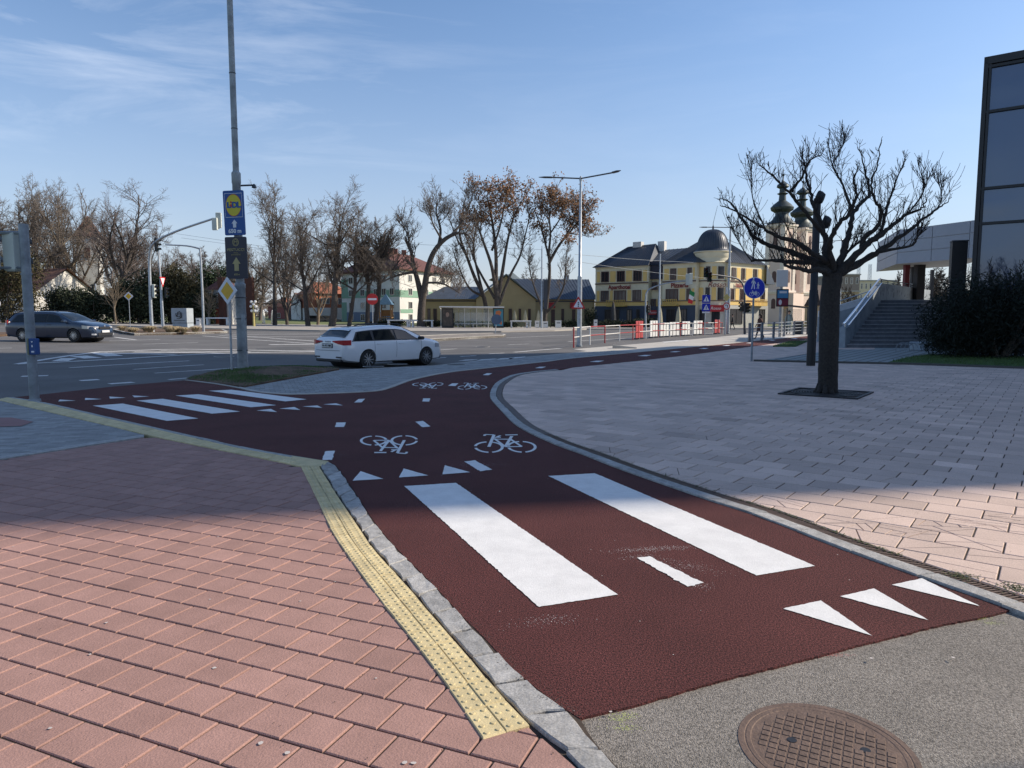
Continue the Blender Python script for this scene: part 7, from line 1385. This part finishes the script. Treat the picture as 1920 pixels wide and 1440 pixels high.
tree('bare_tree', 'tall greyish bare tree rising directly behind the pale trunked one', 82, 112, 322, 10, 150, 'vase', .4, 34, M_bark, M_twig)
tree('bare_tree', 'greyish bare tree just right of the belfry behind the dark trunked one', 255, 112, 345, 190, 318, 'vase', .4, 35, M_bark, M_twigp)
tree('bare_tree', 'bare tree with pale limbs between the manor gable and belfry', 160, 106, 332, 79.4, 240.6, 'vase', .35, 33, M_pale, M_twig)
tree('bare_tree', 'large bare tree with dark trunk and dense purplish twigs', 222, 97, 326, 140, 312, 'vase', .42, 4, M_bark, M_twigp)
tree('bare_tree', 'lower bare tree with rounded crown right of the large purplish one', 298, 108, 395, 240, 352, 'wide', .3, 5, M_bark, M_twigp)
tree('street_tree', 'small pale vase shaped street tree before the dark hedge', 220, 82, 500, 186, 252, 'small', .13, 6, M_pale, M_pale, 3, group='small street trees')
tree('street_tree', 'small pale street tree beside the white bin and gatehouse', 392.5, 84, 530, 370, 425, 'small', .11, 7, M_pale, M_pale, 3, group='small street trees')
tree('bare_tree', 'distant bare tree showing between the mast arm and the tall column', 372, 125, 455, 322, 420, 'wide', .35, 8, M_bark, M_twigp)
tree('bare_tree', 'bare tree behind the tall column and the rusty pillar', 474, 110, 452, 410.4, 509.6, 'wide', .32, 9, M_bark, M_twig)
tree('bare_tree', 'slender bare tree, first trunk right of the globe lamp', 517, 88, 330, 467.92, 572.08, 'tall', .3, 10)
tree('bare_tree', 'bare tree with twin stems, second trunk right of the globe lamp', 540, 92, 398, 496.6, 583.4, 'vase', .22, 11)
tree('bare_tree', 'bare tree with thick lower trunk left of the tallest straight trunk', 579, 86, 362, 524.8, 630.2, 'tall', .33, 12)
tree('bare_tree', 'thin pale bare tree immediately left of the tallest straight trunk', 597, 95, 430, 556, 649, 'vase', .2, 13, M_pale)
tree('bare_tree', 'tallest bare tree with thick straight trunk behind the white car', 623, 84, 325, 566.8, 703.2, 'tall', .45, 14)
tree('bare_tree', 'bare tree leaning right in front of the green corner of the apartment house', 655, 86, 378, 615.76, 742.24, 'tall', .27, 15)
tree('bare_tree', 'leaning bare tree with brushy crown left of the no entry sign', 690, 87, 430, 659.12, 750.88, 'broom', .3, 16)
tree('bare_tree', 'bare tree with brushy crown right of the no entry sign', 703, 89, 405, 680.16, 781.84, 'broom', .32, 17)
# the dark crooked tree, limbs traced as in the photo
def limb_tree(name, label, px, Y, limbs, seed, r0, tw=(26, 3), group='bare trees along the far side of the road', barkm=M_bark, twigm=M_twig, tl=2.2, rmin=.02, up=.5, frac=.3, g0=None, z0=None, subs=6, depth=1.0, n1=10, knobs=0, leaves=None, tws=.35):
    rnd = random.Random(seed); g = Vector((X(px, Y), Y, (h(X(px, Y), Y) + .1) if z0 is None else z0)); t = thing(name, label, 'tree', g, 0, group); V1, F1, V2, F2 = [], [], [], []; tips = []
    for li, (pts, ra, rb, dy) in enumerate(limbs):
        w3 = []; n = len(pts)
        for i, (a, b) in enumerate(pts):
            f_ = i / max(1, n - 1); q = at(a, b, Y + dy * f_ ** .9 * depth) - g; w3.append(q)
        s3 = []
        for i in range(n - 1):
            p0, p1, p2, p3 = w3[max(i - 1, 0)], w3[i], w3[i + 1], w3[min(i + 2, n - 1)]
            for k in range(5): u = k / 5; s3.append(.5 * (2 * p1 + (p2 - p0) * u + (2 * p0 - 5 * p1 + 4 * p2 - p3) * u * u + (3 * p1 - p0 - 3 * p2 + p3) * u ** 3))
        s3.append(w3[-1]); m_ = len(s3); jit = 0 if li == 0 else ra * .2 * knobs; s3 = [s3[0]] + [q + Vector((rnd.gauss(0, jit), rnd.gauss(0, jit), rnd.gauss(0, jit * .6))) for q in s3[1:]]; rad = [(ra + (rb - ra) * (k / (m_ - 1)) ** .8) * (1 + rnd.uniform(-.5, 1) * (.06 if li == 0 else .28) * knobs) * (.7 if knobs and li else 1) for k in range(m_)]
        rtube(V1, F1, s3, rad, n1)
        if li == 0 and ra >= r0 * .99: continue
        for k in range(tw[0]):
            f_ = frac + (1 - frac) * (k + rnd.random()) / tw[0]; i = min(m_ - 2, int(f_ * (m_ - 1))); b = s3[i].lerp(s3[i + 1], rnd.random()); d = (s3[i + 1] - s3[i]).normalized()
            nd = d * .5 + Vector((rnd.gauss(0, .55), rnd.gauss(0, .55), up + rnd.gauss(0, tws))); nd.normalize(); L1 = tl * rnd.uniform(.35, 1.1) * (1.3 - 1.02 * f_ if knobs else 1); 
            def twig(b, nd, L1, r1, lv):
                q = b; pp = [b]; e = nd.copy()
                for s_ in range(4): e = e + Vector((rnd.gauss(0, .16 if not knobs else .07), rnd.gauss(0, .16 if not knobs else .07), rnd.gauss(.07, .1))); e.normalize(); q = q + e * L1 / 4; pp.append(q)
                rtube(V2, F2, pp, [max(rmin, r1 * (1 - .7 * j / 4)) for j in range(5)], 4 if lv == 0 else 3)
                if lv < tw[1]:
                    for c in range(subs if lv == 0 else 4): j = rnd.randint(1, 3); nn = e * .45 + Vector((rnd.gauss(0, .5), rnd.gauss(0, .5), rnd.gauss(.35, .4))); nn.normalize(); twig(pp[j].lerp(pp[j + 1], rnd.random()), nn, L1 * rnd.uniform(.35, .65), r1 * .5, lv + 1)
                else: tips.append(q)
            twig(b, nd, L1, max(rmin, rad[i] * .42) if not knobs else min(.011, max(rmin, rad[i] * .3)), 0)
    for vs, fs, nm, mm in ((V1, F1, 'trunk', barkm), (V2, F2, 'crown', twigm)): b = MB(); b.v = vs; b.f = fs; b.sh = [1] * len(vs); b.build(nm, mm, t, sm='all', fix=False)
    if leaves: tp = [q for q in tips if leaves[0](q)]; rnd.shuffle(tp); b = MB(); leaf_quads(b, tp[:leaves[1]], leaves[2], leaves[3], leaves[4], rnd); b.build('dry_leaves', M_dryleaf, t, fix=False)
    return t
limb_tree('bare_tree', 'dark crooked forked tree with curved limb reaching right, before the apartment house', 789, 86, [([(789, 612), (791, 570), (796, 540), (803, 500), (815, 470), (835, 448), (858, 436)], .52, .2, 0), ([(792, 565), (784, 530), (776, 500), (770, 470), (760, 450)], .42, .12, 2), ([(776, 510), (755, 514), (735, 520), (715, 530)], .2, .06, -2), ([(797, 520), (820, 512), (832, 522)], .18, .06, 1), ([(800, 530), (830, 532), (860, 548)], .16, .05, -2), ([(822, 462), (826, 430), (818, 400), (820, 375)], .2, .06, 2), ([(830, 452), (812, 420), (806, 395)], .14, .05, -2), ([(845, 442), (868, 415), (880, 385), (886, 372)], .17, .05, 2), ([(858, 436), (876, 440), (884, 450)], .14, .05, 0), ([(770, 475), (764, 440), (752, 420)], .12, .04, 1)], 21, .52, tw=(15, 2), tl=2.4, rmin=.016)
def ailanthus(label, px, Y, limbs, seed, lf, nl):
    return limb_tree('brown_leaved_tree', label, px, Y, limbs, seed, 9, tw=(14, 2), tl=2.6, frac=.42, subs=6, rmin=.016, leaves=(lf, nl, 7, .34, .16), up=.6, group='multi stemmed trees with dry brown leaves')
ailanthus('multi stemmed tree with dense dry brown leaves on top behind the bus shelter', 932, 90, [([(932, 612), (932, 560), (930, 530), (930, 480), (925, 430), (918, 390), (912, 366)], .42, .06, 0), ([(934, 560), (942, 510), (950, 460), (962, 410), (980, 375)], .3, .05, 1.5), ([(930, 550), (922, 500), (905, 450), (895, 420), (888, 385)], .28, .05, -1.5), ([(936, 570), (955, 520), (975, 480), (985, 440), (996, 395)], .22, .05, 2), ([(928, 560), (905, 520), (890, 490), (880, 460), (868, 430)], .2, .05, 2), ([(922, 470), (936, 430), (945, 390), (950, 366)], .16, .05, -1)], 31, lambda q: q.z > 12.8 and q.x > -4.6, 480)
ailanthus('leafless multi stemmed tree left of the brown leaved one behind the bus shelter', 915, 92, [([(915, 612), (908, 560), (890, 520), (875, 480), (862, 440), (868, 400), (872, 372)], .34, .05, 0), ([(908, 560), (898, 520), (888, 470), (892, 430), (900, 395)], .22, .05, 1.5), ([(905, 555), (880, 540), (860, 500), (848, 465)], .2, .04, -1), ([(875, 480), (858, 450), (846, 420), (840, 405)], .14, .04, 1)], 32, lambda q: False, 0)
ailanthus('tree with curved trunk and spreading brown leaved top before the long ochre building', 1021, 92, [([(1021, 612), (1022, 590), (1026, 560), (1030, 520), (1030, 490), (1022, 455), (1012, 420), (1000, 390)], .36, .05, 0), ([(1030, 492), (1048, 460), (1065, 440), (1085, 415), (1110, 400)], .22, .05, 1), ([(1028, 480), (1032, 440), (1030, 405), (1035, 382)], .18, .05, -1), ([(1048, 462), (1070, 425), (1080, 400)], .13, .04, 2), ([(1022, 588), (1040, 570), (1056, 540), (1060, 510), (1062, 470)], .2, .05, -1), ([(1018, 580), (1006, 550), (995, 515), (990, 480)], .18, .04, 1), ([(1030, 440), (1050, 410), (1056, 390)], .12, .04, -2), ([(1068, 438), (1090, 440), (1104, 445)], .1, .03, 1)], 33, lambda q: q.z > 10.6, 560)
tree('bare_tree', 'bare tree behind the small roof dormer right of the curved trunk', 1000, 112, 505, 950.4, 1049.6, 'wide', .2, 18, group='bare trees along the far side of the road')
for i, (px, Y, top, pl, pr, st, lb) in enumerate(((455, 150, 470, 415, 500, 'wide', 'far bare tree just right of the rusty pillars'), (490, 140, 470, 455, 530, 'wide', 'far bare tree behind the slender first trunk'), (545, 150, 455, 500, 590, 'wide', 'far bare tree behind the twin stemmed trunk'), (650, 190, 470, 600, 700, 'wide', 'far bare tree behind the brick house roof'), (850, 165, 500, 815, 885, 'wide', 'far bare tree right of the apartment house'), (20, 130, 440, -40, 80, 'wide', 'far bare tree behind the manor roof at far left'), (420, 140, 480, 385, 450, 'wide', 'far bare tree behind the gatehouse roof'), (262, 130, 430, 215, 310, 'wide', 'far bare tree behind the hedge centre'), (335, 140, 460, 290, 380, 'wide', 'far bare tree behind the curved mast'))):
    tree('background_tree', lb, px, Y, top, pl, pr, st, .35, 50 + i, M_twigp, M_twigp, 3 if i != 0 else 4, group='far background trees')
# trees under the canopy on the right
for i, (px, pl, pr, top, lb) in enumerate(((1735, 1690, 1780, 500, 'bare tree seen under the white canopy, left of two'), (1775, 1740, 1822, 495, 'bare tree seen under the white canopy, right of two'), (1680, 1655, 1702, 505, 'thin bare tree left of the red canopy column'))):
    tree('bare_tree', lb, px, 70, top, pl, pr, 'wide', .2, 70 + i, M_bark, M_bark, 4, group='bare trees behind the stairs')
tree('bare_tree', 'low bare tree beyond the ramp wall right of the near trunk', 1592, 62, 535, 1566, 1612, 'wide', .13, 75, M_bark, M_bark, 3, group='bare trees behind the stairs')
tree('bare_tree', 'pale bare treetop above the canopy roof beside the glass office', 1810, 75, 412, 1785, 1835, 'wide', .2, 77, M_pale, M_pale, 3, group='bare trees behind the stairs')
# ---- near pruned tree
C = lambda u, v: (1340 + u / 4.174, 240 + v / 4.174)
def cl(*p): return [C(*q) for q in p]
NT = [([(1552, 738), (1552, 720), (1554, 640), (1556, 560), (1560, 528), (1561, 512)], .192, .185, 0),
 (cl((900, 1150), (830, 1110), (740, 1120), (660, 1100), (580, 1090), (540, 1050)), .09, .03, -.9),
 (cl((880, 1140), (780, 1060), (620, 1050), (450, 1035), (290, 1040)), .1, .03, .2), (cl((290, 1040), (230, 960), (170, 850), (115, 725)), .022, .008, .2), (cl((300, 1035), (305, 940), (300, 880)), .022, .012, .2),
 (cl((880, 1130), (800, 1050), (700, 1010), (560, 960), (400, 910), (300, 840), (220, 720), (130, 590), (55, 550)), .12, .012, .5),
 (cl((890, 1060), (780, 990), (650, 900), (500, 850), (400, 800), (280, 720), (150, 640), (45, 610)), .09, .01, -1.0),
 (cl((920, 1140), (870, 980), (870, 880), (820, 720), (760, 560), (730, 420), (700, 280), (680, 165)), .12, .012, .9),
 (cl((850, 830), (760, 720), (650, 590), (600, 520), (500, 420), (390, 320), (345, 290)), .07, .01, -.6), (cl((600, 490), (640, 440), (690, 380), (740, 260), (835, 210)), .05, .012, -.8),
 (cl((930, 1120), (900, 960), (910, 860), (970, 760), (1060, 660), (1110, 520), (1085, 410), (1130, 300)), .1, .012, -.9), (cl((1080, 650), (1010, 470), (960, 370), (920, 290), (890, 100)), .045, .008, .6), (cl((920, 290), (980, 180), (1025, 75)), .02, .006, .6),
 (cl((960, 1140), (1010, 960), (1045, 840), (1080, 680), (1150, 580), (1210, 520), (1195, 400), (1160, 270), (1120, 145)), .11, .01, 1.0),
 (cl((960, 1150), (1090, 1010), (1200, 900), (1300, 840), (1420, 740), (1500, 680), (1620, 630), (1660, 560)), .12, .015, -.4),
 (cl((980, 1130), (1130, 1060), (1260, 980), (1400, 890), (1540, 790), (1650, 700), (1760, 620), (1835, 570)), .12, .01, .7),
 (cl((1280, 970), (1420, 945), (1550, 915), (1590, 850), (1650, 790)), .05, .012, -.6), (cl((1150, 960), (1175, 850), (1270, 780), (1300, 640), (1250, 560), (1225, 420), (1270, 300), (1305, 90)), .08, .01, -.5),
 (cl((1210, 900), (1300, 800), (1350, 620), (1400, 480), (1440, 360), (1495, 250)), .06, .01, 1.2), (cl((1500, 680), (1600, 560), (1640, 450), (1590, 280)), .03, .008, .3), (cl((1680, 680), (1760, 600), (1770, 480), (1715, 390)), .022, .007, .3), (cl((960, 1080), (1040, 970), (1120, 900), (1150, 880)), .06, .02, .6), (cl((400, 800), (300, 560), (290, 380), (260, 240)), .025, .007, .5)]
nt_ = limb_tree('pruned_tree', 'gnarled pruned bare tree with thick trunk and upright twigs in the plaza', 1552, 14.57, NT, 5, .192, tw=(26, 1), tl=.74, rmin=.0042, up=1.0, frac=.28, z0=0, subs=3, n1=10, knobs=.55, group=None, barkm=mat('rough_dark_bark', (.032, .028, .025), .95, var=.45, vs=22, bump=1, bs=35), twigm=mat('dark_twigs', (.028, .022, .02), .9), tws=.3)
# root flare and knobs
b = MB(); rr = random.Random(9)
for k in range(9): a = k * .7; b.tube([(.25 * math.cos(a), .25 * math.sin(a), -.01), (.17 * math.cos(a), .17 * math.sin(a), .05), (.13 * math.cos(a), .13 * math.sin(a), .2)], [.04, .06, .05], 6)
b.build('root_flare', MATS['rough_dark_bark'], nt_, sm='all', fix=False)
# ---- evergreens and shrubs
M_yew = mat('dark_yew_leaves', (.022, .032, .014), .9, var=.45, vs=1.3); M_yewb = mat('brownish_green_leaves', (.07, .06, .025), .9, var=.4, vs=.9); M_blackgreen = mat('deep_green_needles', (.008, .014, .009), .9, var=.4, vs=2)
def shrub(name, label, px, Y, w_, hh, d_, m_, n, size, seed, group=None, top=None, spiky=0, z0=None, cat='shrub'):
    rnd = random.Random(seed); g = Vector((X(px, Y), Y, (h(X(px, Y), Y) + .1) if z0 is None else z0)); t = thing(name, label, cat, g, 0, group); b = MB(); lob = [(rnd.uniform(-.36, .36) * w_, rnd.uniform(-.3, .3) * d_, rnd.uniform(.3, .72) * hh, rnd.uniform(.2, .34)) for _ in range(9)] + [(0, 0, .35 * hh, .45), (-.25 * w_, 0, .25 * hh, .3), (.25 * w_, 0, .25 * hh, .3)]
    for _ in range(n):
        lx, ly, lz, lr = rnd.choice(lob); u = Vector((rnd.gauss(0, 1), rnd.gauss(0, 1), rnd.gauss(0, 1))).normalized() * (rnd.random() ** .35) * (1 + rnd.gauss(0, .12)); c = Vector((lx + u.x * lr * w_, ly + u.y * lr * d_, max(.05, lz + u.z * lr * hh))); s_ = size * rnd.uniform(.5, 1.4)
        a = Vector((rnd.gauss(0, 1), rnd.gauss(0, 1), rnd.gauss(0, 1) + spiky * (1))).normalized() * s_; e = a.orthogonal().normalized() * s_ * (.45 if not spiky else .22); e.rotate(Matrix.Rotation(rnd.uniform(0, 6), 3, a)); b.add([c - a, c + e, c + a, c - e], [(0, 1, 2, 3)])
    b.build('foliage', m_, t, fix=False); b = MB()
    for k in range(7): a = rnd.uniform(0, 6.28); b.tube([(.1 * math.cos(a), .1 * math.sin(a), -.05), (.2 * w_ * math.cos(a), .2 * d_ * math.sin(a), .3 * hh), (.32 * w_ * math.cos(a), .3 * d_ * math.sin(a), .62 * hh)], [.1, .06, .03], 5)
    b.build('stems', M_bark, t, fix=False); return t
GH = 'evergreens behind the left island'
shrub('evergreen_shrub', 'dark evergreen shrub beside the manor door, leftmost of the hedge', 128, 88, 5.5, 4.4, 3, M_yew, 9000, .16, 81, GH); shrub('evergreen_shrub', 'dark evergreen shrub behind the short signal pole', 180, 86, 5.5, 4.3, 3, M_yew, 9000, .16, 82, GH)
shrub('evergreen_tree', 'tall dark evergreen with brownish top behind the yellow diamond sign', 262, 86, 6.5, 7.4, 4, M_yew, 16000, .17, 83, GH, cat='tree'); shrub('evergreen_tree', 'tall brownish evergreen behind the curved signal mast', 325, 88, 7.5, 8.6, 4, M_yewb, 18000, .18, 84, GH, cat='tree'); shrub('evergreen_shrub', 'dark evergreen shrub beside the stone monument', 372, 88, 4.2, 4.9, 3, M_yew, 8000, .16, 85, GH); shrub('evergreen_shrub', 'low brown green shrub beyond the white bin left of the gatehouse', 398, 92, 4, 4.6, 3, M_yewb, 6000, .16, 86, GH)
shrub('evergreen_tree', 'dark pine crown behind the gatehouse and rusty pillar', 412, 120, 7, 10.5, 4, mat('pine_green_leaves', (.03, .05, .022), .9, var=.4), 9000, .22, 87, GH, cat='tree'); shrub('ivy_thicket', 'tangled dark ivy thicket left of the near signal pole above the blue car', 12, 80, 7, 8.2, 4, M_yewb, 12000, .15, 88, GH, cat='shrub')
for i, (px, w_, hh, lb) in enumerate(((718, 5, .9, 'low green hedge plant below the play tower'), (738, 4, 1.0, 'low hedge plant right of the play tower'), (812, 3, 1.0, 'low hedge plant left of the bus shelter'), (880, 6, .9, 'low hedge plant seen through the bus shelter'), (946, 4, 1.0, 'low hedge plant right of the bus shelter'), (1064, 4, 1.1, 'low hedge plant before the brown doors'), (1106, 1.6, 2.6, 'narrow dark upright evergreen at the corner of the ochre building'), (1140, 4, 1.2, 'low dark planter shrub before the Aparthotel windows'), (1180, 4, 1.2, 'low dark planter shrub before the left hotel wing'), (1210, 3, 1.3, 'low dark planter shrub beside the hotel recess'))):
    shrub('low_shrub', lb, px, 91 if px < 1110 else 89, w_, hh, 1.2, M_yew, 1500, .1, 90 + i, 'low shrubs along the far buildings')
# yucca-like tufts beside the monument and ornamental grass tufts on the island
M_straw = mat('straw_grass', (.42, .33, .19), .9, var=.3, vs=3)
tuft = None; rnd = random.Random(15)
b = MB()
for k in range(520):
    a = rnd.uniform(0, 6.28); r_ = rnd.random() ** .5; L1 = .62 * rnd.uniform(.7, 1.1); d = Vector((math.cos(a) * r_ * .5, math.sin(a) * r_ * .5, 1)).normalized(); p0 = Vector((math.cos(a) * r_ * .12, math.sin(a) * r_ * .12, 0)); p1 = p0 + d * L1 * .55; p2 = p1 + Vector((d.x * 1.8 + .2, d.y * 1.8, -.25)).normalized() * L1 * .45; w_ = Vector((-math.sin(a), math.cos(a), 0)) * .012; b.add([p0 - w_, p0 + w_, p1 + w_, p1 - w_, p2], [(0, 1, 2, 3), (3, 2, 4)])
tp = [(229, 618), (245, 620.5), (251, 621), (273, 619), (282, 620.5), (316, 620), (322, 621.5), (332, 621), (345, 621.5), (366, 620.5)]
tl_ = ['pale dry grass tuft at the left tip of the island', 'second pale grass tuft from the left tip of the island', 'pale grass tuft under the yellow diamond sign', 'pale grass tuft left of the curved mast foot', 'pale grass tuft close to the curved mast foot', 'pale grass tuft left of the stone monument', 'pale grass tuft before the left side of the monument', 'pale grass tuft before the monument plinth', 'pale grass tuft right of the monument plinth', 'pale grass tuft at the right end of the island']
for i, (a, c) in enumerate(tp):
    q = P(a, c + 2.6, lambda x, y: h(x, y) + .12)
    if i == 0: t0 = thing('grass_tuft', tl_[0], 'plant', q, 0, 'dry grass tufts on the island', 1.15); bl = b.build('blades', M_straw, t0, fix=False); MB().lathe([(.14, 0), (.1, .06), (0, .08)], n=8).build('root_clump', M_soil, t0)
    else: another(t0, tl_[i], q, i * 1.3, s=rnd.uniform(.95, 1.35))
# dark yew bush and leafless shrub before the glass office
shrub('yew_bush', 'large black green yew bush at the right before the glass office', 1872, 26.5, 5.0, 3.3, 3.2, M_blackgreen, 26000, .09, 120, None, spiky=.6, z0=0); shrub('yew_bush', 'lower spreading black green yew at the right foot of the stairs', 1812, 28.0, 3.0, 1.8, 2.2, M_blackgreen, 15000, .08, 121, None, spiky=.5, z0=0)
for (px, pl, pr, lb, sd) in ((1860, 1826, 1880, 'dark leafless shrub rising above the yew before the glass, left one', 122), (1905, 1872, 1935, 'dark leafless shrub rising above the yew before the glass, right one', 123)): tree('leafless_shrub', lb, px, 27.5, 480, pl, pr, 'vase', .06, sd, M_bark, mat('dark_twigs', (.028, .022, .02)), 3, group='leafless shrubs before the glass office', z0=0)
# far treeline
b = MB(); rnd = random.Random(77)
for k in range(34000):
    x = rnd.uniform(-330, 330); z = abs(rnd.gauss(0, 1)) * (3.0 + 1.6 * mnoise.noise(Vector((x * .03, 0, 0)))) ; z = min(z, 9); y = 240 + rnd.uniform(-12, 12); s_ = rnd.uniform(.2, .7); a = Vector((rnd.gauss(0, 1), rnd.gauss(0, .5), rnd.gauss(0, 1))).normalized() * s_; e = a.orthogonal().normalized() * s_ * .5; c = Vector((x, y, z + (1 if x < 0 else 0))); b.add([c - a, c + e, c + a, c - e], [(0, 1, 2, 3)])
b.build('far_woodland', mat('far_brown_woodland', (.1, .085, .065), 1, var=.3, vs=.05), fix=False, kind='stuff')
